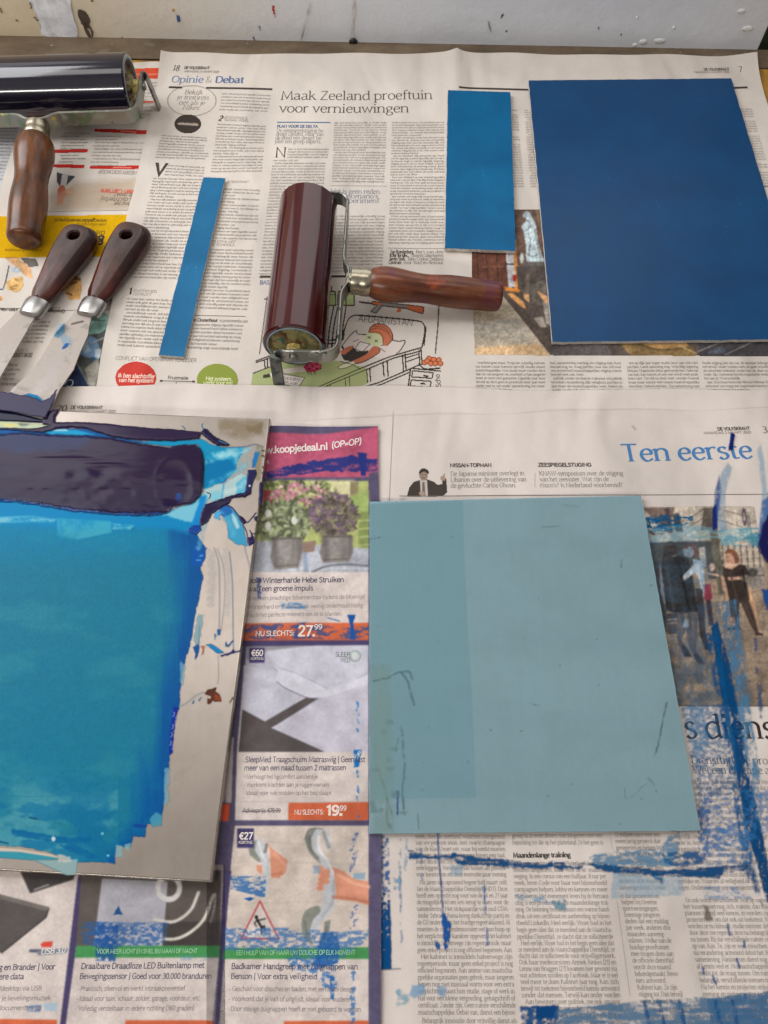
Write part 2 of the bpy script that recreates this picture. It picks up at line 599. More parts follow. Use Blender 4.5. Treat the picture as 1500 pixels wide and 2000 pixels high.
# ------------------------------------------------------------------ lettering: pen-stroke alphabet
# x-height 5, capitals 7.2, ascenders 7.7, descenders -2.3.  "width|strokes|serifs"; ~ marks a curved stroke;
# serifs: f = foot at x, t = flag at (x, top), h = head bar at (x, y)
GL = {
'a': "4.9|~.9,4.2 1.5,4.8 2.5,5 3.4,4.6 3.7,3.6;3.7,3.7 3.7,.9 4.1,.1 4.7,.3;~3.7,2.9 2.2,2.6 .9,2.1 .6,1.2 1.2,.2 2.3,.1 3.7,1.2|",
'b': "5.3|.9,7.7 .9,.3;~.9,3.9 1.9,4.9 3,4.9 4.4,3.8 4.6,2 3.7,.4 2.3,0 .9,.7|t.9,7.7",
'c': "4.4|~4,4.1 3.2,4.9 2.2,4.9 .9,3.8 .6,2.3 1.1,.8 2.3,0 3.3,.2 4.1,.9|",
'd': "5.4|4.4,7.7 4.4,.7 5.1,.1;~4.4,4.4 3.2,5 2,4.8 .8,3.6 .6,2 1.3,.4 2.5,0 4.4,1.1|t4.4,7.7",
'e': "4.6|.7,2.75 4,2.85;~4,2.85 3.8,4.2 2.7,5 1.4,4.5 .65,3 .75,1.5 1.6,.25 2.7,0 4.1,.9|",
'f': "3.1|~3.5,7.3 2.7,7.7 1.7,7 1.4,5.8 1.4,.1;.4,4.9 3,4.9|f1.4",
'g': "4.8|~2.2,5 .9,4.2 .8,2.9 1.7,2 2.9,2.1 3.8,3 3.7,4.2 2.2,5;~3.3,4.7 4.6,4.9;~1.4,2 .9,1.2 1.5,.5 3.3,.3 4.3,-.6 3.9,-1.9 2.3,-2.3 .7,-1.8 .6,-.8 1.5,.2|",
'h': "5.5|.9,7.7 .9,.1;~.9,3.8 2.2,4.9 3.4,4.9 4.3,4.1 4.4,2.8 4.4,.1|t.9,7.7 f.9 f4.4",
'i': "2.5|1.2,5 1.2,.1;1.1,6.9 1.3,7.1|t1.2,5 f1.2",
'j': "2.4|~1.4,5 1.4,0 1.2,-1.6 -.2,-2.3;1.3,6.9 1.5,7.1|t1.4,5",
'k': "5.1|.9,7.7 .9,.1;4.1,4.9 .9,2.3;2.1,3.1 4.5,.1|t.9,7.7 f.9 f4.5",
'l': "2.5|1.2,7.7 1.2,.1|t1.2,7.7 f1.2",
'm': "8.2|.9,5 .9,.1;~.9,3.8 2.2,4.9 3.2,4.9 3.9,4.2 4,3 4,.1;~4,3.8 5.3,4.9 6.3,4.9 7,4.2 7.1,3 7.1,.1|t.9,5 f.9 f4 f7.1",
'n': "5.5|.9,5 .9,.1;~.9,3.8 2.2,4.9 3.4,4.9 4.3,4.1 4.4,2.8 4.4,.1|t.9,5 f.9 f4.4",
'o': "5.1|~2.55,5 1.2,4.5 .6,2.9 .8,1.2 2,.05 3.3,.2 4.4,1.5 4.5,3.2 3.7,4.6 2.55,5|",
'p': "5.3|.9,5 .9,-2.2;~.9,3.9 1.9,4.9 3,4.9 4.4,3.8 4.6,2 3.7,.4 2.3,0 .9,.7|t.9,5 F.9",
'q': "5.3|4.4,5 4.4,-2.2;~4.4,4.4 3.2,5 2,4.8 .8,3.6 .6,2 1.3,.4 2.5,0 4.4,1.1|F4.4",
'r': "3.7|.9,5 .9,.1;~.9,3.6 1.8,4.7 2.7,5 3.5,4.7|t.9,5 f.9",
's': "3.9|~3.2,4.3 2.4,4.9 1.4,4.8 .8,4 1,3.1 2,2.6 3,2.1 3.3,1.1 2.7,.2 1.6,0 .6,.7|",
't': "3.2|~1.4,6.4 1.4,1.2 1.9,.2 3.1,.4;.4,4.9 2.9,4.9|",
'u': "5.5|~.9,5 .9,1.8 1.4,.4 2.5,0 4.4,1.2;4.4,5 4.4,.7 5.1,.1|t.9,5 t4.4,5",
'v': "4.8|.5,5 2.4,.1 4.3,5|h.5,5 h4.3,5",
'w': "7.2|.5,5 2.1,.1 3.6,4.8 5.1,.1 6.7,5|h.5,5 h6.7,5",
'x': "4.7|.6,5 4.1,.1;4,5 .6,.1|h.6,5 h4,5 f.6 f4.1",
'y': "4.8|.5,5 2.5,.2;~4.4,5 2.5,.2 1.6,-1.7 .5,-2.2|h.5,5 h4.4,5",
'z': "4.4|.6,4.9 3.8,4.9 .5,.1 3.9,.1|",
'A': "6.6|.4,.1 3.2,7.2 6.1,.1;1.5,2.6 5,2.6|f.4 f6.1",
'B': "5.9|1,7.2 1,.1;~1,7.1 3.5,7.1 4.6,6.3 4.4,4.5 3.2,3.9 1,3.9;~3.2,3.9 4.8,3.4 5.2,1.7 4.2,.3 3,.1 1,.1|",
'C': "6.2|~5.6,6 4.5,7 3.2,7.2 1.4,6 .7,3.8 1.2,1.4 2.8,.1 4.2,.1 5.6,1.2|",
'D': "6.7|1,7.2 1,.1;~1,7.1 3.4,7.1 5.3,6 6,3.7 5.3,1.3 3.4,.1 1,.1|",
'E': "5.4|4.7,7.1 1,7.1 1,.1 4.9,.1;1,3.8 4.2,3.8|",
'F': "5.1|4.7,7.1 1,7.1 1,.1;1,3.7 4.1,3.7|f1",
'G': "6.7|~5.6,6 4.5,7 3.2,7.2 1.4,6 .7,3.8 1.2,1.4 2.8,.1 4.2,.1 5.7,.9;5.7,.9 5.7,3.3 4,3.3|",
'H': "7|1,7.2 1,.1;6,7.2 6,.1;1,3.8 6,3.8|f1 f6 h1,7.2 h6,7.2",
'I': "2.8|1.4,7.2 1.4,.1|f1.4 h1.4,7.2",
'J': "3.6|~2.5,7.2 2.5,1.5 1.9,.2 .5,.1|h2.5,7.2",
'K': "6.2|1,7.2 1,.1;5.3,7.1 1,3.4;2.4,4.5 5.7,.1|f1 h1,7.2 f5.7",
'L': "5.1|1,7.2 1,.1 4.7,.1|h1,7.2",
'M': "8.4|.9,.1 1.4,7.2 4.1,.9 6.9,7.2 7.5,.1|f.9 f7.5",
'N': "7.2|1,.1 1,7.2 6.1,.1 6.1,7.2|f1 h6.1,7.2",
'O': "7|~3.5,7.2 1.6,6.4 .7,3.9 1.3,1.2 3.2,.05 5.2,.8 6.3,3.2 5.8,5.9 3.5,7.2|",
'P': "5.6|1,7.2 1,.1;~1,7.1 3.6,7.1 4.9,6 4.8,4.4 3.6,3.3 1,3.3|f1",
'Q': "7|~3.5,7.2 1.6,6.4 .7,3.9 1.3,1.2 3.2,.05 5.2,.8 6.3,3.2 5.8,5.9 3.5,7.2;4,1.6 6.4,-1|",
'R': "6.2|1,7.2 1,.1;~1,7.1 3.6,7.1 4.8,6.1 4.6,4.6 3.5,3.8 1,3.8;3.2,3.7 5.7,.1|f1 f5.7",
'S': "5.2|~4.4,6.2 3.4,7.1 2,7.1 .9,6 1.1,4.6 2.5,3.8 4,3 4.5,1.6 3.7,.3 2.2,0 .7,.9|",
'T': "6|.4,7.1 5.6,7.1;3,7.1 3,.1|f3",
'U': "6.7|~1,7.2 1,2.3 1.8,.5 3.3,0 4.9,.5 5.7,2.3 5.7,7.2|h1,7.2 h5.7,7.2",
'V': "6.3|.5,7.2 3.2,.1 5.8,7.2|h.5,7.2 h5.8,7.2",
'W': "9.2|.5,7.2 2.6,.1 4.6,7 6.6,.1 8.7,7.2|h.5,7.2 h8.7,7.2",
'X': "6|.6,7.2 5.5,.1;5.3,7.2 .6,.1|",
'Y': "5.8|.5,7.2 2.9,3.4 5.4,7.2;2.9,3.4 2.9,.1|f2.9",
'Z': "5.6|.7,7.1 5,7.1 .6,.1 5.2,.1|",
'0': "5|~2.5,7 1.2,6.1 .7,3.5 1.2,.9 2.5,0 3.8,.9 4.3,3.5 3.8,6.1 2.5,7|",
'1': "3.6|.8,5.9 2.2,7 2.2,.1|f2.2",
'2': "4.8|~.8,5.6 1.5,6.8 2.8,7 3.9,6.1 3.8,4.5 2.6,2.6 .6,.15;.6,.15 4.3,.15|",
'3': "4.7|~.8,6.3 2,7 3.4,6.7 3.9,5.5 3.3,4.2 2,3.8;~2,3.8 3.6,3.3 4.2,2 3.4,.5 2,0 .6,.6|",
'4': "5|3.5,.1 3.5,7 .5,2.1 4.6,2.1|",
'5': "4.7|3.9,6.9 1.3,6.9 1,3.9;~1,3.9 2.6,4.3 4,3.3 4.1,1.6 3,.2 1.7,0 .6,.5|",
'6': "5|~4.1,6.6 2.8,7 1.5,5.9 .8,3.7 .9,1.5 2,.1 3.4,.2 4.3,1.5 4.1,3.2 2.9,4.2 1.6,3.7 .9,2.4|",
'7': "4.6|.6,6.9 4.2,6.9 1.8,.1|",
'8': "5|~2.5,7 1.2,6.4 1.1,4.9 2.5,3.8 4.1,2.7 4.2,1 2.6,0 1,.9 .9,2.6 2.5,3.8 3.8,4.9 3.8,6.4 2.5,7|",
'9': "5|~.9,.4 2.2,0 3.5,1.1 4.2,3.3 4.1,5.5 3,6.9 1.6,6.8 .7,5.5 .9,3.8 2.1,2.8 3.4,3.3 4.1,4.6|",
'.': "2|.9,.2 1.1,.5|", ',': "2|1.1,.6 .6,-1|", ':': "2|.9,.2 1.1,.5;.9,3.9 1.1,4.2|", "'": "1.6|.8,7.5 .7,5.8|",
'-': "3|.4,2.5 2.5,2.5|", '|': "2.4|1.2,7.8 1.2,-1.8|", '?': "4|~.7,6.2 1.6,7.1 2.9,6.8 3.3,5.5 2,3.9 1.9,2.2;1.8,.2 2,.5|",
'!': "2|1,7.2 1,2.2;.9,.2 1.1,.5|", '(': "2.6|~2.2,8 1,5.8 1,1 2.2,-1.5|", ')': "2.6|~.4,8 1.6,5.8 1.6,1 .4,-1.5|",
'/': "3|.3,-1 2.6,7.8|", '=': "4.6|.5,3.4 4,3.4;.5,1.6 4,1.6|", '+': "4.6|.5,2.5 4,2.5;2.25,.8 2.25,4.3|",
'&': "6.8|~6,3.8 4.6,1.2 2.6,0 .9,.8 .8,2.4 2.2,3.8 3.6,5.2 3.5,6.7 2.3,7.1 1.3,6 2,4.2 3.9,1.8 6.3,.1|",
'"': "2.6|.8,7.5 .7,5.8;1.8,7.5 1.7,5.8|", '*': "3|.5,6.5 2.5,5;.5,5 2.5,6.5|",
'E\u0301': "", '\u20ac': "5|~4.5,6.3 3.4,7 2.3,6.6 1.4,5 1.4,2 2.3,.4 3.4,0 4.5,.7;.3,4.2 3.9,4.2;.3,2.8 3.6,2.8|",
}
_CACHE = {}


def glyph(ch, style, wt, det):
    """style 'r' roman with serifs and contrast, 's' sans. Returns (verts, quads, advance)"""
    key = (ch, style, wt, det)
    if key in _CACHE:
        return _CACHE[key]
    spec = GL.get(ch)
    if not spec:
        r = (np.zeros((0, 2)), np.zeros((0, 4), int), np.zeros(0), 2.6)
        _CACHE[key] = r
        return r
    adv, strokes, serifs = spec.split('|') if ch != '|' else ("2.4", "1.2,7.8 1.2,-1.8", "")
    V, Q, L = [], [], []
    thick, thin = (wt, wt * 0.42) if style == 'r' else (wt, wt * 0.92)
    nv, lay = 0, 0

    def strip(p, fixed=None, cap=0.0):
        nonlocal nv, lay
        p = np.asarray(p, float)
        d = np.diff(p, axis=0)
        ln = np.hypot(d[:, 0], d[:, 1])
        ok = ln > 1e-6
        if not ok.all():
            p = np.concatenate([p[:1], p[1:][ok]])
            d = np.diff(p, axis=0)
            ln = np.hypot(d[:, 0], d[:, 1])
        u = d / ln[:, None]
        nrm = np.stack([-u[:, 1], u[:, 0]], 1)
        if style == 'r':
            w = thin + (thick - thin) * np.abs(np.sin(np.arctan2(u[:, 1], u[:, 0]) - 0.25)) ** 1.3
        else:
            w = thin + (thick - thin) * np.abs(u[:, 1])
        if fixed: w = np.full(len(w), fixed)
        n2 = np.concatenate([nrm[:1], nrm[:-1] + nrm[1:], nrm[-1:]])
        l2 = np.maximum(np.hypot(n2[:, 0], n2[:, 1]), 0.5)
        n2 = n2 / l2[:, None]
        w2 = np.concatenate([w[:1], (w[:-1] + w[1:]) / 2, w[-1:]])
        k = np.concatenate([[1], np.clip(1 / np.maximum((nrm[:-1] * n2[1:-1]).sum(1), 0.35), 1, 1.9), [1]])
        off = n2 * (w2 * k * 0.5)[:, None]
        q0 = p.copy()
        q0[0] -= u[0] * cap
        q0[-1] += u[-1] * cap
        V.append(np.stack([q0 + off, q0 - off], 1).reshape(-1, 2))
        i = np.arange(len(p) - 1) * 2 + nv
        Q.append(np.stack([i, i + 1, i + 3, i + 2], 1))
        L.append(np.full(len(p) * 2, lay))
        lay += 1
        nv += len(p) * 2

    for st in strokes.split(';'):
        st = st.strip()
        if not st: continue
        cur = st[0] == '~'
        pts = np.array([[float(v) for v in q.split(',')] for q in st.lstrip('~').split()])
        if cur and len(pts) > 2:
            pts = smooth_pts(pts, det, False)
        dot = len(pts) == 2 and abs(pts[0, 0] - pts[1, 0]) < .25 and abs(pts[0, 1] - pts[1, 1]) < .35
        if dot:
            c = pts.mean(0)
            r = wt * 0.62
            strip([[c[0], c[1] - r], [c[0], c[1] + r]], fixed=2 * r)
        else:
            strip(pts, cap=0.0 if style == 'r' else wt * 0.3)
    if style == 'r' and serifs:
        for sf in serifs.split():
            k, v = sf[0], [float(q) for q in sf[1:].split(',')]
            if k == 'f': strip([[v[0] - .95, .12], [v[0] + .95, .12]], fixed=max(thin * .8, .3))
            if k == 'F': strip([[v[0] - .95, -2.2], [v[0] + .95, -2.2]], fixed=max(thin * .8, .3))
            if k == 't': strip([[v[0] - 1.05, v[1] - .5], [v[0] + .1, v[1] - .1]], fixed=max(thin, .35))
            if k == 'h': strip([[v[0] - .85, v[1] - .1], [v[0] + .85, v[1] - .1]], fixed=max(thin * .8, .3))
    r = (np.concatenate(V), np.concatenate(Q), np.concatenate(L), float(adv))
    _CACHE[key] = r
    return r


def text_width(s, sp=0.0):
    w = 0.0
    for ch in s:
        g = GL.get(ch)
        w += (float(g.split('|')[0]) if g and ch != '|' else 2.4 if ch == '|' else 2.4) + sp
    return w


class Ink:
    """collects the lettering and rules printed on one sheet"""

    def __init__(s, sheet):
        s.sheet, s.V, s.Q, s.C, s.L, s.n = sheet, [], [], [], [], 0

    def _add(s, v2, q, lay, colr):
        s.V.append(v2)
        s.Q.append(q + s.n)
        s.C.append(np.broadcast_to(colr, (len(v2), 3)))
        s.L.append(lay)
        s.n += len(v2)

    def line_w(s, txt, p0, p1, xh, style='r', wt=0.8, col=(70, 64, 60), det=2, slant=0.0, lift=0):
        """text from world point p0 to p1 (baseline), x-height xh metres; stretched to fit"""
        p0, p1 = np.asarray(p0, float), np.asarray(p1, float)
        d = p1 - p0
        W = np.hypot(*d)
        u = d / W
        v = np.array([-u[1], u[0]])
        sx = W / max(text_width(txt), .1)
        sy = xh / 5.0
        cl = lin(col)
        x = 0.0
        for ch in txt:
            if ch == ' ':
                x += 2.4
                continue
            gv, gq, gl, adv = glyph(ch, style, wt, det)
            if len(gv):
                gx = (gv[:, 0] + x + slant * gv[:, 1]) * sx
                gy = gv[:, 1] * sy
                s._add(p0 + gx[:, None] * u + gy[:, None] * v, gq, gl + lift, cl)
            x += adv

    def text(s, txt, a, b, xh_px, **k):
        """same, with the baseline's ends and x-height given where the photograph shows them"""
        zb = s.sheet.base
        p0, p1 = np.array(P(*a, zb)), np.array(P(*b, zb))
        q = np.array(P(a[0], a[1] - xh_px, zb))
        s.line_w(txt, p0, p1, np.hypot(*(q - p0)), **k)

    def rule(s, a, b, w_px, col=(60, 54, 50), lift=0):
        zb = s.sheet.base
        p0, p1 = np.array(P(*a, zb)), np.array(P(*b, zb))
        if abs(a[0] - b[0]) > abs(a[1] - b[1]):
            w = np.hypot(*(np.array(P(a[0], a[1] + w_px, zb)) - p0))
        else:
            w = np.hypot(*(np.array(P(a[0] + w_px, a[1], zb)) - p0))
        d = p1 - p0
        n = max(2, int(np.hypot(*d) / 0.006))
        t = np.linspace(0, 1, n)[:, None]
        c = p0 + d * t
        u = d / np.hypot(*d)
        o = np.array([-u[1], u[0]]) * w / 2
        v = np.stack([c + o, c - o], 1).reshape(-1, 2)
        i = np.arange(n - 1) * 2
        s._add(v, np.stack([i, i + 1, i + 3, i + 2], 1), np.full(len(v), lift), lin(col))

    def column(s, tl, tr, bl, br, leading_px, words, xh=0.0015, col=(84, 76, 70), style='r', wt=0.85, first_indent=0, para=None, ragged=False, flip=False):
        """justified body text filling the quad; words = iterator of words"""
        zb = s.sheet.base
        A, B, C, D = [np.array(P(*p, zb)) for p in (tl, tr, bl, br)]
        q = np.array(P(bl[0], bl[1] - leading_px, zb))
        lead = np.hypot(*(q - C))
        n = max(1, int(round(np.hypot(*(C - A)) / lead)))
        rest = []
        for i in range(n):
            t = (i + 0.8) / n
            p0, p1 = A + (C - A) * t, B + (D - B) * t
            W = np.hypot(*(p1 - p0))
            unit = xh / 5.0 * 0.86
            cap = W / unit
            end = para is not None and random.random() < para
            ind = 0.0
            if getattr(s, '_ind', False):
                ind = 7.0
                s._ind = False
            line, w = [], ind
            while True:
                wd = rest.pop(0) if rest else next(words)
                lw = text_width(wd) + (2.4 if line else 0)
                if w + lw > cap * 1.04:
                    k = len(wd) // 2
                    if len(wd) > 7 and w + text_width(wd[:k]) < cap:
                        line.append(wd[:k] + '-')
                        rest.insert(0, wd[k:])
                    else:
                        rest.insert(0, wd)
                    break
                line.append(wd)
                w += lw
                if end and w > cap * 0.45:
                    break
            txt = ' '.join(line)
            if not txt: continue
            nat = (text_width(txt) + ind) * unit
            u = (p1 - p0) / W
            e = p1 if not (end or ragged) else p0 + u * min(nat, W)
            if end:
                s._ind = True
            if flip:
                s.line_w(txt, e, p0 + u * ind * unit, xh, style=style, wt=wt, col=col, det=1)
            else:
                s.line_w(txt, p0 + u * ind * unit, e, xh, style=style, wt=wt, col=col, det=1)

    def emit(s, name, parent, lift=0.00022):
        V = np.concatenate(s.V)
        Q = np.concatenate(s.Q)
        C = np.concatenate(s.C)
        L = np.concatenate(s.L)
        z = s.sheet.z(V[:, 0], V[:, 1]) + lift + L * 4e-6
        col = np.concatenate([C, np.ones((len(C), 1))], 1)
        return mesh_np(name, np.concatenate([V, z[:, None]], 1), Q, M['print'], parent, col)


_W = ("de het een van in is dat op te en zijn met voor niet aan er om maar ook als dan door over bij uit nog naar heeft hun "
      "worden wordt tot kan meer al jaar moet zou veel geen deze wat zich onder mensen tegen na nu ze wel jongeren water land "
      "zee kust dijk maatschappelijke projecten regering overheid samenleving veiligheid toekomst plannen verandering klimaat "
      "stijging ruimte natuur bewoners gemeente provincie onderzoek kennis innovatie probleem oplossing vraag antwoord debat "
      "mening politiek minister kabinet partijen vrijwillig werk studie stage organisatie dienst belangrijk verschillende "
      "bijvoorbeeld natuurlijk eigenlijk misschien waarschijnlijk tussen zonder omdat daarom waarom hoewel terwijl").split()


def words(seed, text=None):
    rs = random.Random(seed)
    if text:
        for w in text.split():
            yield w
    new = True
    while True:
        w = rs.choice(_W)
        if new: w = w.capitalize()
        new = False
        r = rs.random()
        if r < 0.08:
            w += '.'
            new = True
        elif r < 0.13:
            w += ','
        yield w
# ------------------------------------------------------------------ the setting: bench top, wall behind it
def bench_material():
    m, nt, bs = new_mat('stained_bench_board')
    v = objvec(nt)
    n1 = noise_node(nt, 16, 6, 0.65, scaled(nt, v, (1, 2.2, 1)), 0.3)
    n2 = noise_node(nt, 160, 4, 0.6, v)
    n3 = noise_node(nt, 45, 4, 0.6, scaled(nt, v, (1, 1, 1)))
    base = ramp(nt, n1.outputs[0], [(0.25, tuple(lin((80, 68, 56)))), (0.5, tuple(lin((106, 90, 72)))), (0.78, tuple(lin((130, 114, 92))))])
    base = mixc(nt, ramp(nt, n3.outputs[0], [(0.62, (0, 0, 0)), (0.7, (0.5,) * 3)]), base, tuple(lin((132, 122, 108))))
    base = mixc(nt, 0.35, base, ramp(nt, n2.outputs[0], [(0.3, (0.5, 0.5, 0.5)), (0.7, (1, 1, 1))]), 'MULTIPLY')
    spk = N(nt, 'ShaderNodeTexVoronoi')
    spk.inputs['Scale'].default_value = 55
    nt.links.new(v, spk.inputs['Vector'])
    base = mixc(nt, ramp(nt, spk.outputs['Distance'], [(0.05, (0.8,) * 3), (0.075, (0, 0, 0))]), base, tuple(lin((170, 160, 146))))
    nt.links.new(base, bs.inputs['Base Color'])
    setp(bs, 0.6, 0.3)
    bump(nt, n2.outputs[0], 0.3, 0.0005, bs)
    return m


def ochre_material():
    m, nt, bs = new_mat('ochre_stained_board')
    v = objvec(nt)
    n1 = noise_node(nt, 22, 6, 0.65, scaled(nt, v, (2.5, 1, 1)), 0.4)
    c = ramp(nt, n1.outputs[0], [(0.3, tuple(lin((118, 82, 40)))), (0.55, tuple(lin((176, 132, 52)))), (0.8, tuple(lin((150, 118, 70))))])
    nt.links.new(c, bs.inputs['Base Color'])
    setp(bs, 0.5, 0.4)
    bump(nt, n1.outputs[0], 0.15, 0.0006, bs)
    return m


W0, W1 = P3(0, 70), P3(1480, 97.5)
wdir = (W1 - W0) / np.hypot(*(W1 - W0)[:2])
wn = np.array([-wdir[1], wdir[0], 0.0])          # away from the camera


def box_bm(bm, pts, z0, z1, bev=0.0):
    vs = [bm.verts.new((p[0], p[1], z0)) for p in pts] + [bm.verts.new((p[0], p[1], z1)) for p in pts]
    n = len(pts)
    bm.faces.new(vs[:n][::-1])
    bm.faces.new(vs[n:])
    for i in range(n):
        bm.faces.new((vs[i], vs[(i + 1) % n], vs[n + (i + 1) % n], vs[n + i]))
    if bev:
        bmesh.ops.bevel(bm, geom=list(bm.edges), offset=bev, segments=2, profile=0.5, affect='EDGES')


# bench: dark back board and ochre work board on the same frame
bench = empty('workbench', (0, 0.3, 0))
tag(bench, 'stained workbench top of dark brown and ochre boards under the newspapers', 'workbench')
seamL, seamR = P3(-400, 106), P3(1900, 139)
L0, R0 = W0 - wdir * 0.7 - wn * 0.0, W1 + wdir * 0.7
for nm, pts, z0, mt in (('back_board', [seamL, seamR, R0, L0], -0.03, bench_material()),
                        ('work_board', [(-0.95, -0.35), (1.0, -0.35), seamR - np.array([0, .0012, 0]), seamL - np.array([0, .0012, 0])], -0.03, ochre_material())):
    bm = bmesh.new()
    box_bm(bm, [(p[0], p[1] - 0.3) for p in pts], z0, 0.0 if nm == 'work_board' else 0.0006, 0.0008)
    bm_obj(nm, bm, mt, bench, smooth=False)

# wall board, painted white, scuffed
def wall_material():
    m, nt, bs = new_mat('scuffed_white_wall_paint')
    v = objvec(nt)
    sep = N(nt, 'ShaderNodeSeparateXYZ')
    nt.links.new(v, sep.inputs[0])
    nw = noise_node(nt, 7, 4, 0.5, v)
    add = N(nt, 'ShaderNodeMath', operation='MULTIPLY_ADD')
    nt.links.new(nw.outputs[0], add.inputs[0])
    add.inputs[1].default_value = 0.10
    nt.links.new(sep.outputs[0], add.inputs[2])
    cream, white, cool = lin((205, 190, 160)), lin((208, 206, 208)), lin((204, 205, 210))
    a = ramp(nt, add.outputs[0], [(0.40, tuple(lin((222, 204, 168)))), (0.66, tuple(lin((222, 206, 176)))), (0.76, tuple(lin((226, 219, 206)))), (0.92, tuple(lin((224, 226, 231)))), (1.0, tuple(lin((222, 225, 232))))])
    n1 = noise_node(nt, 30, 5, 0.6, v)
    a = mixc(nt, 0.25, a, ramp(nt, n1.outputs[0], [(0.3, (0.78, 0.76, 0.74)), (0.65, (1, 1, 1))]), 'MULTIPLY')
    n2 = noise_node(nt, 90, 4, 0.6, scaled(nt, v, (2.0, 1, 0.6)))
    a = mixc(nt, ramp(nt, n2.outputs[0], [(0.70, (0, 0, 0)), (0.76, (0.35,) * 3)]), a, tuple(lin((140, 128, 118))))
    nt.links.new(a, bs.inputs['Base Color'])
    setp(bs, 0.55, 0.35)
    n3 = noise_node(nt, 60, 4, 0.6, v)
    bump(nt, n3.outputs[0], 0.3, 0.0022, bs)
    return m


bm = bmesh.new()
wl = W0 - wdir * 0.55
wr = W1
box_bm(bm, [(0, 0), (np.hypot(*(wr - wl)[:2]), 0), (np.hypot(*(wr - wl)[:2]), 0.018), (0, 0.018)], -0.25, 0.19, 0.0012)
wall = bm_obj('wall', bm, wall_material(), smooth=False)
wall.location = (wl[0], wl[1], 0)
wall.rotation_euler = (0, 0, math.atan2(wdir[1], wdir[0]))
tag(wall, 'scuffed white painted board wall behind the workbench', None, None, 'structure')
# the dark recess beside it
bm = bmesh.new()
q0 = W1 + wn * 0.10 - wdir * 0.25
q1 = W1 + wn * 0.10 + wdir * 0.9
box_bm(bm, [q0, q1, q1 + wn * 0.03, q0 + wn * 0.03], -0.3, 0.2, 0.001)
rec = bm_obj('back_wall', bm, mat_simple('dark_green_paint', (58, 62, 44), 0.6, 0.3, var=0.3, nscale=12), smooth=False)
tag(rec, 'dark green back wall seen past the right end of the white wall', None, None, 'structure')

# marks on the wall: mapped on its own face
def PW(px, py):
    dx = (px - 750.0) / FPX
    dy = (1000.0 - py) / FPX
    d = np.array([dx, dy * CA + SA, dy * SA - CA])
    c = np.array([0, 0, CAM_H])
    t = np.dot(W0 - c, wn) / np.dot(d, wn)
    return c + d * t


def wall_mark(name, pts, srgb, th=0.0008, seed=0, rough=0.7, jag=0.0003, wide=None):
    """a stain or chip with its own ragged outline lying on the wall face"""
    rs = np.random.RandomState(seed)
    if wide is not None:
        c = smooth_pts(pts, 4, False)
        d = np.gradient(c, axis=0)
        d /= np.hypot(d[:, 0], d[:, 1])[:, None] + 1e-9
        w = np.linspace(1, 0.5, len(c))[:, None] * wide * (0.7 + 0.6 * rs.rand(len(c), 1))
        o = np.stack([-d[:, 1], d[:, 0]], 1) * w / 2
        pts = np.concatenate([c + o, (c - o)[::-1]])
    else:
        pts = smooth_pts(pts, 5, True)
    v = np.array([PW(*p) for p in pts]) - wn * 0.0009
    v = v + rs.normal(0, jag, (len(v), 1)) * wdir + rs.normal(0, jag, (len(v), 1)) * np.array([0, 0, 1])
    bm = bmesh.new()
    vs = [bm.verts.new(p) for p in v]
    f = bm.faces.new(vs)
    bmesh.ops.triangulate(bm, faces=[f])
    inv = wall.matrix_basis.inverted()
    bm.transform(inv)
    return bm_obj(name, bm, mat_simple(name, srgb, rough, 0.3, var=0.25, nscale=90, bs_str=0.2), wall, smooth=False)


wall_mark('dark_chip', [(152, 21), (158, 18), (166, 22), (173, 31), (176, 41), (173, 50), (167, 51), (160, 46), (155, 35)], (84, 72, 62), seed=1)
wall_mark('dark_drip', [(166, 44), (167, 54), (171, 62), (179, 76)], (86, 70, 58), seed=2, wide=8, jag=0.0003)
wall_mark('dark_drip', [(173, 50), (180, 62), (181, 75)], (92, 76, 62), seed=3, wide=4, jag=0.0003)
wall_mark('pale_filler_patch', [(60, -6), (130, -6), (140, 22), (150, 72), (86, 70), (80, 50), (74, 34), (66, 14)], (226, 227, 232), seed=4, jag=0.0004)
wall_mark('red_stroke', [(533, 10), (535, 22), (538, 33)], (176, 42, 36), seed=5, wide=4)
wall_mark('blue_spot', [(345, 30), (350, 30), (351, 40), (347, 42)], (70, 96, 140), seed=6)
wall_mark('yellow_spot', [(337, 17), (341, 17), (341, 21), (338, 21)], (196, 160, 70), seed=7)
wall_mark('scratch', [(58, 4), (63, 9), (60, 16)], (120, 102, 78), seed=8, wide=5)
wall_mark('scratch', [(66, 32), (72, 38), (76, 38)], (140, 120, 96), seed=9, wide=4)
wall_mark('scratch', [(31, 38), (36, 41)], (110, 90, 70), seed=10, wide=3)
wall_mark('scratch', [(0, 14), (4, 25)], (150, 122, 84), seed=11, wide=5)
wall_mark('scratch', [(978, 35), (981, 28), (984, 27)], (96, 92, 92), seed=12, wide=3)
wall_mark('scratch', [(988, 62), (990, 58)], (100, 96, 96), seed=13, wide=3)
wall_mark('scratch', [(954, 40), (956, 52), (958, 62)], (170, 166, 166), seed=14, wide=3)
wall_mark('scratch', [(507, 50), (508, 58)], (140, 130, 126), seed=15, wide=3)
wall_mark('scratch', [(1168, 52), (1171, 58)], (130, 130, 134), seed=16, wide=3)
wall_mark('scratch', [(1212, 64), (1213, 70)], (140, 140, 144), seed=17, wide=3)
wall_mark('scratch', [(238, 72), (242, 77)], (110, 96, 84), seed=18, wide=3)
wall_mark('scratch', [(495, 70), (497, 79)], (70, 84, 120), seed=19, wide=2.5)
wall_mark('scratch', [(178, 0), (183, 2)], (110, 88, 66), seed=20, wide=4)
wall_mark('grey_streak', [(606, 6), (600, 30), (592, 58), (586, 80)], (206, 202, 202), seed=21, wide=5)
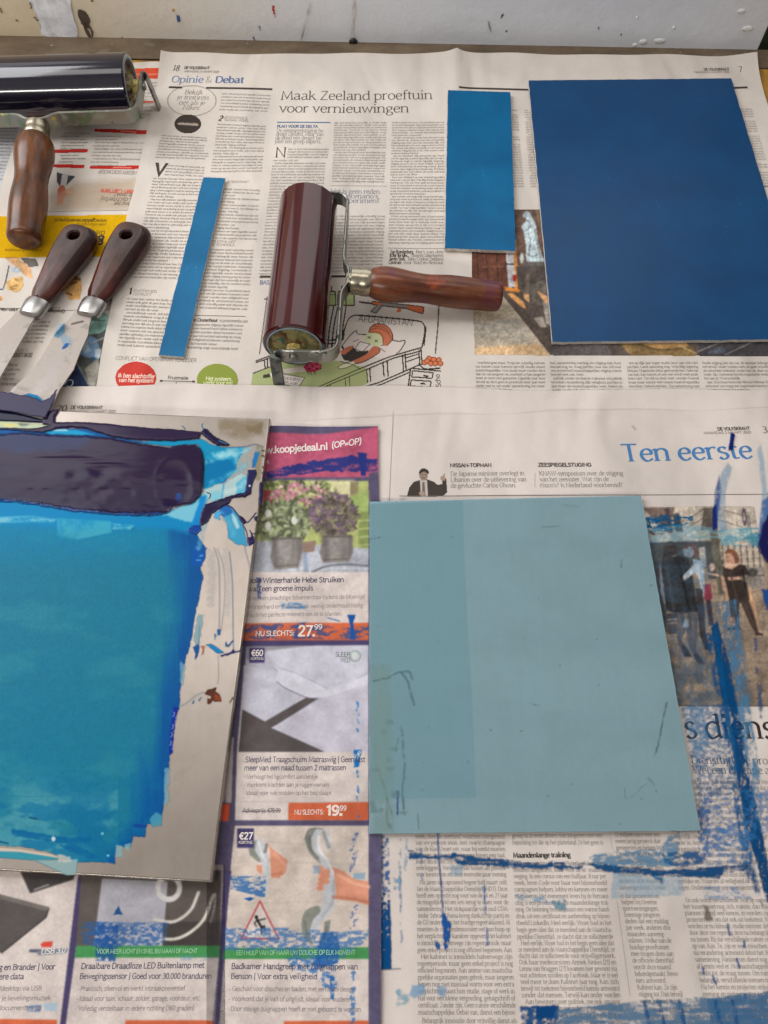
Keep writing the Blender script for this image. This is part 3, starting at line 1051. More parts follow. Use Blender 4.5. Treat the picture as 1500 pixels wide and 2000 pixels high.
wall_mark('grey_streak', [(692, 0), (690, 40), (686, 80)], (206, 200, 198), seed=22, wide=7)
white_blob = mat_simple('white_gloss_paint', (222, 221, 222), 0.5, 0.3, var=0.04, nscale=200, bs_str=0.2)
# blobs of old plaster and a screw head low on the wall
for k, (bx, by, br) in enumerate([(1256, 82, 9), (1288, 80, 9), (1460, 56, 9), (1448, 22, 8), (1316, 54, 5), (1244, 34, 5), (1240, 88, 7)]):
    bm = bmesh.new()
    bmesh.ops.create_icosphere(bm, subdivisions=3, radius=1.0)
    rs = np.random.RandomState(40 + k)
    for v_ in bm.verts:
        v_.co *= 1 + 0.25 * (rs.rand() - 0.5)
        v_.co.x *= 0.0040 * br / 9 * (1 + .5 * math.sin(k))
        v_.co.y *= 0.0011
        v_.co.z *= 0.0026 * br / 9
    o = bm_obj('plaster_blob', bm, white_blob, wall)
    p = PW(bx, by)
    o.location = wall.matrix_basis.inverted() @ __import__('mathutils').Vector(p)
scr = empty('screw', PW(690, 80) - wn * 0.002)
tag(scr, 'small black screw head at the foot of the white wall', 'screw')
bm = bmesh.new()
bmesh.ops.create_uvsphere(bm, u_segments=20, v_segments=12, radius=0.0042)
for v_ in bm.verts: v_.co.y *= 0.5
bm_obj('screw_head', bm, mat_simple('black_iron', (30, 30, 32), 0.4, 0.5), scr)


# ------------------------------------------------------------------ sheets of paper
class Sheet:
    def __init__(s, name, label, cat, corners, base, mat, extra=None, seed=0, edge=0.0008, group=None, res=0.0035, edges=None):
        """corners TL, TR, BR, BL as the photograph shows them; base = height of the sheet"""
        s.base, s.extra = base, extra
        c = [np.array(P(*p, base)) for p in corners]
        s.c = c
        nu = int(np.hypot(*(c[1] - c[0])) / res) + 1
        nv = int(np.hypot(*(c[3] - c[0])) / res) + 1
        u, v = np.meshgrid(np.linspace(0, 1, nu), np.linspace(0, 1, nv))
        U, Vv = u[..., None], v[..., None]
        xy = c[0] * (1 - U) * (1 - Vv) + c[1] * U * (1 - Vv) + c[2] * U * Vv + c[3] * (1 - U) * Vv
        rs = np.random.RandomState(seed)
        ph = rs.rand(8) * 6.28
        wob = lambda t, k: edge * (np.sin(t * 9 + ph[k]) + 0.5 * np.sin(t * 23 + ph[k + 1]))
        vdir = (c[3] - c[0]) / np.hypot(*(c[3] - c[0]))
        udir = (c[1] - c[0]) / np.hypot(*(c[1] - c[0]))
        xy = xy + ((1 - Vv) ** 8) * wob(U, 0) * vdir + ((1 - U) ** 8) * wob(Vv, 2) * udir + (U ** 8) * wob(Vv, 4) * udir
        if edges: xy = xy + edges(u, v)
        x, y = xy[..., 0].ravel(), xy[..., 1].ravel()
        z = s.z(x, y)
        idx = np.arange(nu * nv).reshape(nv, nu)
        q = np.stack([idx[1:, :-1], idx[1:, 1:], idx[:-1, 1:], idx[:-1, :-1]], -1).reshape(-1, 4)
        s.obj = mesh_np(name, np.stack([x, y, z], 1), q, mat, None, None, True)
        tag(s.obj, label, cat, group)
        s.ink = Ink(s)

    def z(s, x, y):
        z = s.base + wave(x, y)
        if s.extra is not None:
            z = z + s.extra(x, y)
        return z


def ridge(a, b, h, w, fall):
    """a fold line standing up between two points, dying away along it"""
    A, B = np.array(P(*a)), np.array(P(*b))
    d = (B - A) / np.hypot(*(B - A))

    def f(x, y):
        t = (x - A[0]) * d[0] + (y - A[1]) * d[1]
        s_ = np.abs((x - A[0]) * d[1] - (y - A[1]) * d[0])
        return h * (np.exp(-s_ / w)) * np.exp(-np.maximum(t, 0) / fall)
    return f


def lift_edge(a, b, h, w, sd, side=1):
    """an edge of a sheet curling off what lies beneath, unevenly along its length"""
    A, B = np.array(P(*a)), np.array(P(*b))
    d = (B - A) / np.hypot(*(B - A))

    def f(x, y):
        t = (x - A[0]) * d[0] + (y - A[1]) * d[1]
        s_ = np.abs((x - A[0]) * d[1] - (y - A[1]) * d[0])
        k = 0.55 + 0.3 * np.sin(t * 38 + sd) + 0.25 * np.sin(t * 83 + 2 * sd)
        return h * np.exp(-(s_ / w) ** 1.3) * np.clip(k, 0.08, 1.2)
    return f


_r1 = ridge((890, 110), (905, 770), 0.0055, 0.009, 0.035)
_r1b = ridge((890, 110), (905, 770), 0.0006, 0.005, 3.0)
_cA, _cB = np.array(P(1475, 108)), np.array(P(1440, 110))


def extraA(x, y):
    dc = np.hypot(x - _cA[0], y - _cA[1])
    return _r1(x, y) + _r1b(x, y) + 0.006 * np.clip(1 - dc / 0.045, 0, 1) ** 2 + _eA(x, y) + _eA2(x, y)


_eA = lift_edge((317, 105), (174, 815), 0.0022, 0.007, 1.0)
_eA2 = lift_edge((317, 105), (1475, 110), 0.0020, 0.010, 2.2)
_eB = lift_edge((-60, 753), (1570, 764), 0.0022, 0.008, 0.3)
_eC = lift_edge((330, 826), (1575, 797), 0.0026, 0.008, 1.7)
_eD = lift_edge((530, 845), (738, 838), 0.0026, 0.010, 0.9)
_eD2 = lift_edge((738, 838), (740, 980), 0.0016, 0.006, 2.0)
_eL = lift_edge((72, 124), (-134, 900), 0.0020, 0.006, 0.4)


_r2 = ridge((768, 806), (735, 1990), 0.0010, 0.006, 5.0)
_r3 = ridge((560, 1740), (555, 2000), 0.0004, 0.01, 5.0)

z0_, z1, z2, zA, zB, zC, zD = 0.0007, 0.0014, 0.0017, 0.0026, 0.0034, 0.0042, 0.0054
shL = Sheet('newspaper', 'newspaper page lying upside down with a yellow advert and red bars', 'newspaper',
            [(72, 124), (345, 122), (235, 900), (-134, 900)], z1, M['newsprint_warm'], lambda x, y: _eL(x, y), seed=3, edge=0.0010, group='newspapers spread over the bench')
shK = Sheet('newspaper', 'greyish newspaper at the left edge half covered by the upside-down page', 'newspaper',
            [(-300, 108), (150, 118), (60, 900), (-640, 900)], z0_, mat_paper('newsprint_grey', (186, 186, 188)), seed=8, edge=0.0015, group='newspapers spread over the bench')
shA = Sheet('newspaper', 'newspaper spread with the opinion page and the bed cartoon', 'newspaper',
            [(317, 105), (1475, 110), (1668, 815), (174, 815)], zA, M['newsprint_warm'], extraA, seed=4, edge=0.0010, group='newspapers spread over the bench')
shB = Sheet('newspaper', 'newspaper showing only its blank top margin and page number 20', 'newspaper',
            [(-60, 753), (1570, 764), (1740, 1160), (-330, 1160)], zB, M['newsprint'], lambda x, y: _eB(x, y), seed=5, edge=0.0014, group='newspapers spread over the bench')
shC = Sheet('newspaper', 'newspaper page with the large blue headline smeared with blue paint', 'newspaper',
            [(330, 826), (1575, 797), (2030, 2200), (-20, 2200)], zC, M['newsprint'], lambda x, y: _r2(x, y) + _eC(x, y), seed=6, edge=0.0010, group='newspapers spread over the bench')
shD = Sheet('leaflet', 'purple advertising leaflet with plant pots and orange price bars', 'leaflet',
            [(-220, 815), (738, 838), (741, 2120), (-500, 2120)], zD, M['glossy_paper'], lambda x, y: _r3(x, y) + _eD(x, y) + _eD2(x, y), seed=7, edge=0.0004,
            edges=lambda u, v: (np.exp(-((u - 0.83) / 0.08) ** 2) * np.exp(-v * 9) * -0.0030)[..., None] * np.array([0, 1.0]))


# ------------------------------------------------------------------ inked linoleum plates
def plate(name, label, cat, corners, z0, th, mtop, mside, group=None, warp=0.0, rough_edge=0.00014, seed=0):
    c = [np.array(P(*p, z0 + th)) for p in corners]
    org = np.array([*(sum(c) / 4), z0])
    n = 48
    u, v = np.meshgrid(np.linspace(0, 1, n), np.linspace(0, 1, n))
    U, V = u[..., None], v[..., None]
    xy = c[0] * (1 - U) * (1 - V) + c[1] * U * (1 - V) + c[2] * U * V + c[3] * (1 - U) * V
    rs = np.random.RandomState(seed)
    bor = (u == 0) | (u == 1) | (v == 0) | (v == 1)
    jit = rs.normal(0, rough_edge, (n, n, 2))
    xy = xy + jit * bor[..., None]
    top = np.concatenate([xy, np.full((n, n, 1), z0 + th)], 2)
    top[..., 2] += warp * ((u - .5) ** 2 * 2 - (v - .4) ** 2)
    bot = top.copy()
    bot[..., 2] -= th
    idx = np.arange(n * n).reshape(n, n)
    q = np.stack([idx[1:, :-1], idx[1:, 1:], idx[:-1, 1:], idx[:-1, :-1]], -1).reshape(-1, 4)
    qb = (q + n * n)[:, ::-1]
    rim = np.concatenate([idx[0, :-1], idx[:-1, -1], idx[-1, :0:-1], idx[:0:-1, 0]])
    r2 = np.roll(rim, -1)
    # sides carry their own vertices so the top stays crisp
    V3 = np.concatenate([top.reshape(-1, 3), bot.reshape(-1, 3), top.reshape(-1, 3)[rim] - [0, 0, 0.00003], bot.reshape(-1, 3)[rim]])
    k = len(rim)
    i = np.arange(k)
    j = (i + 1) % k
    b = 2 * n * n
    qs = np.stack([b + i, b + j, b + k + j, b + k + i], 1)[:, ::-1]
    qt = np.stack([rim, r2, b + j, b + i], 1)[:, ::-1]
    Q = np.concatenate([q, qb, qs, qt])
    mi = np.concatenate([np.zeros(len(q)), np.ones(len(qb) + len(qs)), np.zeros(len(qt))])
    o = mesh_np(name, V3, Q, [mtop, mside], None, None, False, origin=org, midx=mi)
    tag(o, label, cat, group)
    return o


def mat_inked(name, srgb, rough, spec, coat, mottle=0.14, peel=0.16, srgb2=None, dust=1.0):
    m, nt, bs = new_mat(name)
    v = objvec(nt)
    n1 = noise_node(nt, 18, 5, 0.6, v)
    n2 = noise_node(nt, 650, 3, 0.7, v)
    n4 = noise_node(nt, 240, 2, 0.5, scaled(nt, v, (1, 0.15, 1)))
    c = lin(srgb)
    c2 = lin(srgb2) if srgb2 else c * (1 + mottle)
    a = ramp(nt, n1.outputs[0], [(0.3, tuple(c * (1 - mottle))), (0.7, tuple(c2))])
    a = mixc(nt, 0.25, a, ramp(nt, n2.outputs[0], [(0.3, (0.72, 0.75, 0.8)), (0.7, (1, 1, 1))]), 'MULTIPLY')
    a = mixc(nt, 0.12, a, ramp(nt, n4.outputs[0], [(0.3, (0.7,) * 3), (0.7, (1, 1, 1))]), 'MULTIPLY')
    # lap marks of the roller, specks of dust and lint
    n5 = noise_node(nt, 30, 2, 0.4, scaled(nt, v, (0.12, 1, 1)))
    a = mixc(nt, 0.5, a, ramp(nt, n5.outputs[0], [(0.35, (0.86, 0.88, 0.9)), (0.6, (1, 1, 1))]), 'MULTIPLY')
    vo = N(nt, 'ShaderNodeTexVoronoi')
    vo.inputs['Scale'].default_value = 130
    nt.links.new(v, vo.inputs['Vector'])
    dn = noise_node(nt, 24, 3, 0.6, v)
    dm = mixc(nt, 1.0, ramp(nt, vo.outputs['Distance'], [(0.06, (0.7,) * 3), (0.11, (0, 0, 0))]), ramp(nt, dn.outputs[0], [(0.52, (0, 0, 0)), (0.60, (1, 1, 1))]), 'MULTIPLY')
    if dust:
        a = mixc(nt, dm, a, tuple(np.minimum(c * 1.8 + 0.03, 1)))
    nt.links.new(a, bs.inputs['Base Color'])
    rr_ = N(nt, 'ShaderNodeMapRange')
    rr_.inputs['To Min'].default_value = max(rough - 0.10, 0.05)
    rr_.inputs['To Max'].default_value = rough + 0.12
    nt.links.new(n1.outputs[0], rr_.inputs[0])
    setp(bs, rough, spec, coat=coat, coat_r=0.25)
    nt.links.new(rr_.outputs[0], bs.inputs['Roughness'])
    bump(nt, n2.outputs[0], peel, 0.0003, bs)
    return m


lino_side = mat_simple('linoleum_jute_edge', (196, 190, 182), 0.85, 0.2, var=0.25, nscale=300, bs_str=0.4)
lino_side_d = mat_simple('linoleum_dark_edge', (96, 112, 118), 0.85, 0.2, var=0.3, nscale=300)
zP = 0.0044
plate('linoleum_plate', 'large plate rolled with dark blue ink at the back of the bench', 'linoleum plate',
      [(1032, 157), (1428, 153), (1582, 662), (1080, 668)], zP - 0.0006, 0.0030, mat_inked('dark_blue_ink', (6, 64, 108), 0.38, 0.26, 0.0), lino_side, 'inked linoleum plates', warp=0.0003, seed=1)
plate('linoleum_plate', 'narrow upright plate rolled with bright blue ink beside the large dark one', 'linoleum plate',
      [(875, 176), (997, 180), (1007, 490), (869, 485)], zP, 0.0030, mat_inked('bright_blue_ink', (0, 90, 136), 0.42, 0.14, 0.0, srgb2=(6, 100, 148)), lino_side, 'inked linoleum plates', seed=2)
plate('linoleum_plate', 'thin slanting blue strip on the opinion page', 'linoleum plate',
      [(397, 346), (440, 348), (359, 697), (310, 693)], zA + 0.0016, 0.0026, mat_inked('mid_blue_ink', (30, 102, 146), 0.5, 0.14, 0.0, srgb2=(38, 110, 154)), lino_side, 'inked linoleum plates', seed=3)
pl = plate('linoleum_plate', 'large matt pale blue plate with pencil marks in front', 'linoleum plate',
           [(722, 980), (1252, 968), (1368, 1622), (721, 1628)], zD + 0.0008, 0.0026, mat_inked('pale_blue_lino', (139, 172, 183), 0.75, 0.12, 0.0, mottle=0.04, dust=0), lino_side_d, 'inked linoleum plates', rough_edge=0.0001, seed=4)
# ------------------------------------------------------------------ brayers (ink rollers)
def lathe_bm(bm, prof, axis='x', seg=48, cx=(0, 0), close=True):
    """profile [(t, r)] turned about an axis through cx"""
    rings = []
    for t, r in prof:
        ring = []
        for k in range(seg):
            a = 2 * math.pi * k / seg
            p, q = r * math.cos(a), r * math.sin(a)
            co = (t, cx[0] + p, cx[1] + q) if axis == 'x' else (cx[0] + p, t, cx[1] + q)
            ring.append(bm.verts.new(co))
        rings.append(ring)
    for A, B in zip(rings[:-1], rings[1:]):
        for k in range(seg):
            bm.faces.new((A[k], A[(k + 1) % seg], B[(k + 1) % seg], B[k]))
    if close:
        bm.faces.new(rings[0][::-1])
        bm.faces.new(rings[-1])
    return bm


def strip_bm(bm, path, w, th, side):
    """flat bar swept along 3D points; side = per-point unit vector of its width"""
    path = np.asarray(path, float)
    n = len(path)
    d = np.gradient(path, axis=0)
    d /= np.linalg.norm(d, axis=1)[:, None]
    side = np.asarray(side, float)
    if side.ndim == 1: side = np.repeat(side[None], n, 0)
    nr = np.cross(d, side)
    nr /= np.linalg.norm(nr, axis=1)[:, None]
    w = np.broadcast_to(np.asarray(w, float), (n,))
    rings = []
    b = th * 0.3
    for k in range(n):
        s, m = side[k] * w[k] / 2, nr[k] * th / 2
        sb, mb = side[k] * (w[k] / 2 - b), nr[k] * (th / 2 - b)
        pts = [s + mb, sb + m, -sb + m, -s + mb, -s - mb, -sb - m, sb - m, s - mb]
        rings.append([bm.verts.new(path[k] + p) for p in pts])
    for A, B in zip(rings[:-1], rings[1:]):
        for k in range(8):
            bm.faces.new((A[k], A[(k + 1) % 8], B[(k + 1) % 8], B[k]))
    bm.faces.new(rings[0][::-1])
    bm.faces.new(rings[-1])


def round_path(pts, r, n=6):
    """polyline with rounded corners"""
    pts = [np.asarray(p, float) for p in pts]
    out = [pts[0]]
    for a, b, c in zip(pts[:-2], pts[1:-1], pts[2:]):
        u, v = (a - b), (c - b)
        lu, lv = np.linalg.norm(u), np.linalg.norm(v)
        rr = min(r, lu * .45, lv * .45)
        p0, p1 = b + u / lu * rr, b + v / lv * rr
        for t in np.linspace(0, 1, n):
            out.append(p0 * (1 - t) ** 2 + b * 2 * t * (1 - t) + p1 * t * t)
    out.append(pts[-1])
    return np.array(out)


def wood_mat(name, cols, scale=40, rough=0.42, axis='y', stains=()):
    m, nt, bs = new_mat(name)
    v = objvec(nt)
    st = (1, 0.16, 1) if axis == 'y' else (0.16, 1, 1)
    n1 = noise_node(nt, scale * 4, 5, 0.6, scaled(nt, v, st), 0.3)
    n2 = noise_node(nt, scale * 0.9, 4, 0.6, v)
    a = ramp(nt, n1.outputs[0], [(0.25, tuple(lin(cols[0]))), (0.5, tuple(lin(cols[1]))), (0.75, tuple(lin(cols[2])))])
    a = mixc(nt, 0.75, a, ramp(nt, n2.outputs[0], [(0.3, (0.42, 0.38, 0.36)), (0.65, (1, 1, 1))]), 'MULTIPLY')
    for k, (c, sc, thr) in enumerate(stains):
        mp = N(nt, 'ShaderNodeMapping')
        mp.inputs['Location'].default_value = (k * 2.3 + 1, k * 1.1, 0.4 * k)
        nt.links.new(v, mp.inputs['Vector'])
        n3 = noise_node(nt, sc, 4, 0.6, mp.outputs[0])
        a = mixc(nt, ramp(nt, n3.outputs[0], [(thr, (0, 0, 0)), (thr + .12, (.8,) * 3)]), a, tuple(lin(c)))
    nt.links.new(a, bs.inputs['Base Color'])
    setp(bs, rough, 0.4)
    bump(nt, n1.outputs[0], 0.25, 0.0006, bs)
    return m


def brayer(label, loc, rz, L, R, zc, ys, mats, tip_z, hl, hx=0.0, strip_w=0.013, dip=0.007, prof=None):
    """ink roller lying on its frame feet; local x along the barrel, handle towards local +y"""
    root = empty('ink_roller', (loc[0], loc[1], loc[2]), rz)
    tag(root, label, 'ink roller', 'ink rollers on the newspapers')
    z = zc - loc[2]
    # barrel
    bm = bmesh.new()
    h = L / 2
    lathe_bm(bm, [(-h + .004, R * .86), (-h, R * .88), (-h, R * .955), (-h + .0012, R), (-h + .012, R * 1.0), (h - .012, R), (h - .0012, R), (h, R * .955), (h, R * .88), (h - .004, R * .86)], 'x', 96, (0, z))
    bm_obj('roller_barrel', bm, mats['barrel'], root, angle=40)
    for s in (-1, 1):
        bm = bmesh.new()
        pr = [(h - .0035, R * .87), (h - .0008, R * .85), (h - .0012, R * .78), (h - .005, R * .70), (h - .006, R * .45), (h - .002, R * .40), (h + .0015, R * .36), (h + .002, R * .12)]
        lathe_bm(bm, [(s * t, r) for t, r in pr], 'x', 48, (0, z))
        cap = bm_obj('end_cap', bm, mats['cap'], root, angle=35)
        bm = bmesh.new()
        lathe_bm(bm, [(s * (h - .0009), R * .885), (s * (h + .0004), R * .875), (s * (h + .0003), R * .83), (s * (h - .0010), R * .82)], 'x', 64, (0, z), close=False)
        bm_obj('paint_ring', bm, ring_paint, cap, angle=60)
        bm = bmesh.new()
        lathe_bm(bm, [(s * (h + .001), .0062), (s * (h + .0062), .0062), (s * (h + .0068), .0055)], 'x', 8, (0, z))
        bm_obj('hub_nut', bm, mats['nut'], cap, angle=30)
        bm = bmesh.new()
        lathe_bm(bm, [(s * (h + .006), .0032), (s * (h + .0108), .0032), (s * (h + .0122), .0022), (s * (h + .0125), .0008)], 'x', 20, (0, z))
        bm_obj('axle_end', bm, mats['steel'], root, angle=35)
    # frame: one bent bar with its width upright
    e = h + .0085
    pts = [(-e, -.010, z), (-e, ys, z), (-.016 + hx, ys, z), (hx - .007, ys + dip, z), (hx + .007, ys + dip, z), (hx + .016, ys, z), (e, ys, z), (e, -.010, z)]
    path = round_path(pts, .011, 8)
    bm = bmesh.new()
    strip_bm(bm, path, strip_w, .0022, (0, 0, 1))
    fr = bm_obj('frame', bm, mats['frame'], root, angle=35)
    for s in (-1, 1):
        bm = bmesh.new()
        p = round_path([(s * (e - .0006), -.004, z + .002), (s * (e + .001), -.0125, z + .0025), (s * (e + .0035), -.0130, z - .001), (s * (e + .0065), -.0130, .0012)], .003, 6)
        d = np.gradient(p, axis=0)
        d /= np.linalg.norm(d, axis=1)[:, None]
        side = np.cross(d, np.array([0, 0, 1.0]))
        w_y = np.repeat(np.array([[0, 1.0, 0]]), len(p), 0)
        w_z = np.repeat(np.array([[0, 0, 1.0]]), len(p), 0)
        t = sstep(0.15, 0.55, np.linspace(0, 1, len(p)))[:, None]
        sd = w_z * (1 - t) + w_y * t
        sd = sd - d * (sd * d).sum(1)[:, None]
        sd /= np.linalg.norm(sd, axis=1)[:, None]
        strip_bm(bm, p, .0085, .0022, sd)
        bm_obj('foot', bm, mats['foot'], root, angle=35)
    # ferrule and turned handle, tipped down to the table
    y0 = ys + dip + .001
    tilt = math.atan2(z - tip_z, hl + .016)
    for nm, pr, mt in (('ferrule', [(-.003, .006), (0, .0064), (.0005, .0098), (.006, .0106), (.0075, .0101), (.009, .0108), (.0145, .0108), (.016, .0100)], mats['ferrule']),
                       ('handle', [(.015 + t * hl, r) for t, r in prof], mats['wood'])):
        bm = bmesh.new()
        lathe_bm(bm, pr, 'y', 40, (hx, 0))
        o = bm_obj(nm, bm, mt, root, angle=45)
        o.location = (0, y0, z)
        o.rotation_euler = (-tilt, 0, 0)
    return root


HPROF = [(0, .0092), (.01, .0106), (.06, .0126), (.13, .0134), (.20, .0131), (.28, .0121), (.36, .0112), (.43, .0110), (.50, .0115), (.58, .0122), (.68, .0124), (.78, .0121), (.88, .0116), (.955, .0114), (.985, .0104), (1.0, .0080), (1.004, .0034)]
def smooth_prof(p, n=4):
    return [tuple(q) for q in smooth_pts(p, n, False)]


steel = mat_speckle('worn_steel', (150, 148, 142), [((96, 98, 88), 60, .56, (1, 1, 1)), ((70, 84, 76), 140, .62, (1, 1, 1))], 0.34, 1.0)
steel_d = mat_speckle('dark_steel', (112, 114, 112), [((58, 62, 60), 70, .50, (1, 1, 1)), ((128, 138, 130), 200, .60, (1, 1, 1))], 0.42, 0.9)
steel_paint = mat_speckle('paint_crusted_steel', (142, 142, 136), [((138, 140, 122), 60, .55, (1, 1, 1)), ((198, 182, 96), 50, .63, (1, 1, 1)), ((120, 138, 112), 56, .60, (1, 1, 1)), ((40, 38, 34), 70, .62, (1.6, 1, .6))], 0.36, 0.9)
cap_paint = mat_speckle('paint_crusted_cap', (124, 100, 66), [((150, 140, 92), 70, .50, (1, 1, 1)), ((92, 62, 38), 80, .55, (1, 1, 1)), ((60, 104, 96), 55, .60, (1, 1, 1)), ((40, 36, 34), 70, .60, (1, 1, 1))], 0.45, 0.1)
ring_paint = mat_simple('pale_blue_paint_crust', (142, 164, 176), 0.45, 0.4, var=0.25, nscale=150, bs_str=0.3)
nut_paint = mat_speckle('yellow_paint_nut', (204, 186, 112), [((150, 128, 70), 200, .56, (1, 1, 1)), ((110, 96, 60), 240, .62, (1, 1, 1))], 0.4, 0.1)
chrome = mat_simple('nickel_ferrule', (164, 162, 160), 0.30, 0.5, 1.0, var=0.06, nscale=200, rvar=0.05)
brass = mat_simple('brass_ferrule', (176, 168, 148), 0.28, 0.5, 1.0, var=0.10, nscale=120, rvar=0.05)
barrel_red = mat_simple('oxblood_rubber', (64, 9, 14), 0.14, 0.5, 0, 0.4, var=0.22, nscale=46, rvar=0.05, bs_str=0.03, bscale=240)
barrel_blk = mat_simple('blue_black_inked_rubber', (20, 14, 32), 0.12, 0.6, 0, 0.6, var=0.25, nscale=30, rvar=0.03, bs_str=0.05, bscale=150)
wood_red = wood_mat('red_stained_beech', [(72, 36, 24), (112, 62, 40), (148, 92, 58)], 40, 0.26, 'y', [((150, 66, 32), 34, .58), ((98, 42, 62), 26, .56)])
wood_brn = wood_mat('dark_worn_beech', [(62, 34, 20), (106, 62, 34), (144, 92, 50)], 40, 0.26, 'y', [((62, 54, 44), 26, .55)])

# red roller: barrel runs away from the viewer, handle to the right
Nn, Ff = P3(575, 676, .031), P3(603, 400, .031)
ax = (Ff - Nn)[:2]
mid = (Nn + Ff)[:2] / 2
Lr = float(np.hypot(*ax))
# local +y (handle) must point to the photograph's right: local x = towards the viewer
ang = math.atan2(-ax[1], -ax[0])
red = brayer('ink roller with a glossy dark red barrel and reddish wooden handle', (mid[0], mid[1], zA + .0009), ang, Lr, .0232, .031, .0318,
             dict(barrel=barrel_red, cap=cap_paint, nut=nut_paint, steel=steel, frame=steel, foot=steel_d, ferrule=brass, wood=wood_red), .0125, .103, hx=.0075, dip=.0045, prof=[(t, r * 1.0) for t, r in smooth_prof(HPROF)])
# black roller: barrel along the back edge, handle towards the viewer
Rr, Ll = P3(258, 170, .034), P3(0, 178, .034)
dv = (Rr - Ll)[:2] / np.hypot(*(Rr - Ll)[:2])
Lb = .152
midb = Rr[:2] - dv * Lb / 2
blk = brayer('ink roller with a wet blue-black barrel and worn brown handle', (midb[0], midb[1], z1 + .0009), math.atan2(-dv[1], -dv[0]), Lb, .0268, .034, .039,
             dict(barrel=barrel_blk, cap=cap_paint, nut=nut_paint, steel=steel, frame=steel_paint, foot=steel, ferrule=brass, wood=wood_brn), .0150, .104, prof=[(t, r * 1.2) for t, r in smooth_prof(HPROF)])


# ------------------------------------------------------------------ palette knives
def palette_knife(label, tip_c, fer, neck_w, handle_end, hole, hw, mats, blade_pts, zt, seed=0, paint=None):
    """flat-handled knife; all points in world metres on the bench"""
    fer, he = np.array(fer, float), np.array(handle_end, float)
    d = (he - fer) / np.hypot(*(he - fer))
    n = np.array([-d[1], d[0]])
    Lh = float(np.hypot(*(he - fer)))
    root = empty('palette_knife', (fer[0], fer[1], zA))
    tag(root, label, 'palette knife', 'palette knives leaning on the ink slab')
    zb = .0012

    def W(t, s, z):
        p = fer + d * t + n * s - fer
        return (p[0], p[1], z)
    # handle outline (t along, s across), around the hole
    prof = [(0, .0072), (.1, .0078), (.3, .0098), (.5, .0118), (.7, .0132), (.82, .0134), (.90, .0124), (.96, .0096), (.99, .0055), (1.0, .0)]
    scale = hw / .0134
    pr = smooth_pts([(t * Lh, w * scale) for t, w in prof], 4, False)
    outl = np.concatenate([pr, (pr * [1, -1])[::-1][1:]])
    th = np.array(hole)
    Nn_ = 72
    angs = np.linspace(0, 2 * math.pi, Nn_, endpoint=False)
    ray = []
    for a in angs:
        c, s_ = math.cos(a), math.sin(a)
        best = 1e9
        for (x0, y0), (x1, y1) in zip(outl, np.roll(outl, -1, 0)):
            ex, ey = x1 - x0, y1 - y0
            den = c * ey - s_ * ex
            if abs(den) < 1e-12: continue
            t = ((x0 - th[0]) * ey - (y0 - th[1]) * ex) / den
            u = ((x0 - th[0]) * s_ - (y0 - th[1]) * c) / den
            if t > 0 and -1e-6 <= u <= 1 + 1e-6: best = min(best, t)
        ray.append(best)
    ray = np.array(ray)
    o = th + ray[:, None] * np.stack([np.cos(angs), np.sin(angs)], 1)
    tg = np.roll(o, -1, 0) - np.roll(o, 1, 0)
    tg /= np.hypot(tg[:, 0], tg[:, 1])[:, None]
    nm = np.stack([tg[:, 1], -tg[:, 0]], 1)
    hr = .0046
    hc = th + hr * np.stack([np.cos(angs), np.sin(angs)], 1)
    hc2 = th + hr * 1.25 * np.stack([np.cos(angs), np.sin(angs)], 1)
    H = .0165
    # thickness slims towards the ferrule
    slim = lambda p: .62 + .38 * np.clip(p[:, 0] / (Lh * .6), 0, 1)
    ins = lambda q: o - nm * np.minimum(q, ray[:, None] * .5)
    rings = [(hc, .10, 0), (hc, .93, 0), (hc2, 1.0, 0), (ins(.0054), 1.0, 1), (ins(.0049), .985, 1), (ins(.0012), .70, 1), (ins(.0002), .60, 1), (o, .5, 1), (ins(.0002), .38, 1), (ins(.0014), .2, 1), (ins(.0040), .02, 1), (hc, .0, 0)]
    bm = bmesh.new()
    vr = []
    for p, hz, sl in rings:
        f = slim(p) if sl else np.full(len(p), 1.0)
        zz = zb + H * (.5 + (hz - .5) * f)
        vr.append([bm.verts.new(W(p[k, 0], p[k, 1], zz[k])) for k in range(Nn_)])
    for A, B in zip(vr[:-1], vr[1:]):
        for k in range(Nn_):
            bm.faces.new((A[k], A[(k + 1) % Nn_], B[(k + 1) % Nn_], B[k]))
    bm.faces.new(vr[-1])
    bm.faces.new(vr[0][::-1])
    bm_obj('handle', bm, mats['wood'], root, angle=32)
    # ferrule: oval tube
    bm = bmesh.new()
    zc_ = zb + H / 2
    rr = []
    for t, k in ((.003, 1.0), (.0005, 1.06), (-.0035, 1.06), (-.0105, .98), (-.0120, .90), (-.0124, .72)):
        rr.append([bm.verts.new(W(t, math.cos(a) * .0077 * k * scale, zc_ + math.sin(a) * .0056 * k)) for a in np.linspace(0, 2 * math.pi, 40, endpoint=False)])
    for A, B in zip(rr[:-1], rr[1:]):
        for k in range(40):
            bm.faces.new((A[k], A[(k + 1) % 40], B[(k + 1) % 40], B[k]))
    bm.faces.new(rr[0]); bm.faces.new(rr[-1][::-1])
    bm_obj('ferrule', bm, mats['ferrule'], root, angle=30)
    # blade: plan outline given as photograph points, lofted from the neck to the edge
    lft, rgt = [np.array(b) for b in blade_pts]
    nseg = len(lft)
    m = 9
    V, Q = [], []
    for k in range(nseg):
        t = k / (nseg - 1)
        zz = zc_ + zA - .001 + (zt - (zc_ + zA)) * sstep(.0, 1, t) * 1.0
        a, b = np.array(P(*lft[k], zz)), np.array(P(*rgt[k], zz))
        for q in range(m):
            s_ = q / (m - 1)
            p = a * (1 - s_) + b * s_
            V.append((p[0], p[1], zz + .0004))
        for q in range(m):
            s_ = q / (m - 1)
            p = a * (1 - s_) + b * s_
            V.append((p[0], p[1], zz - .0004))
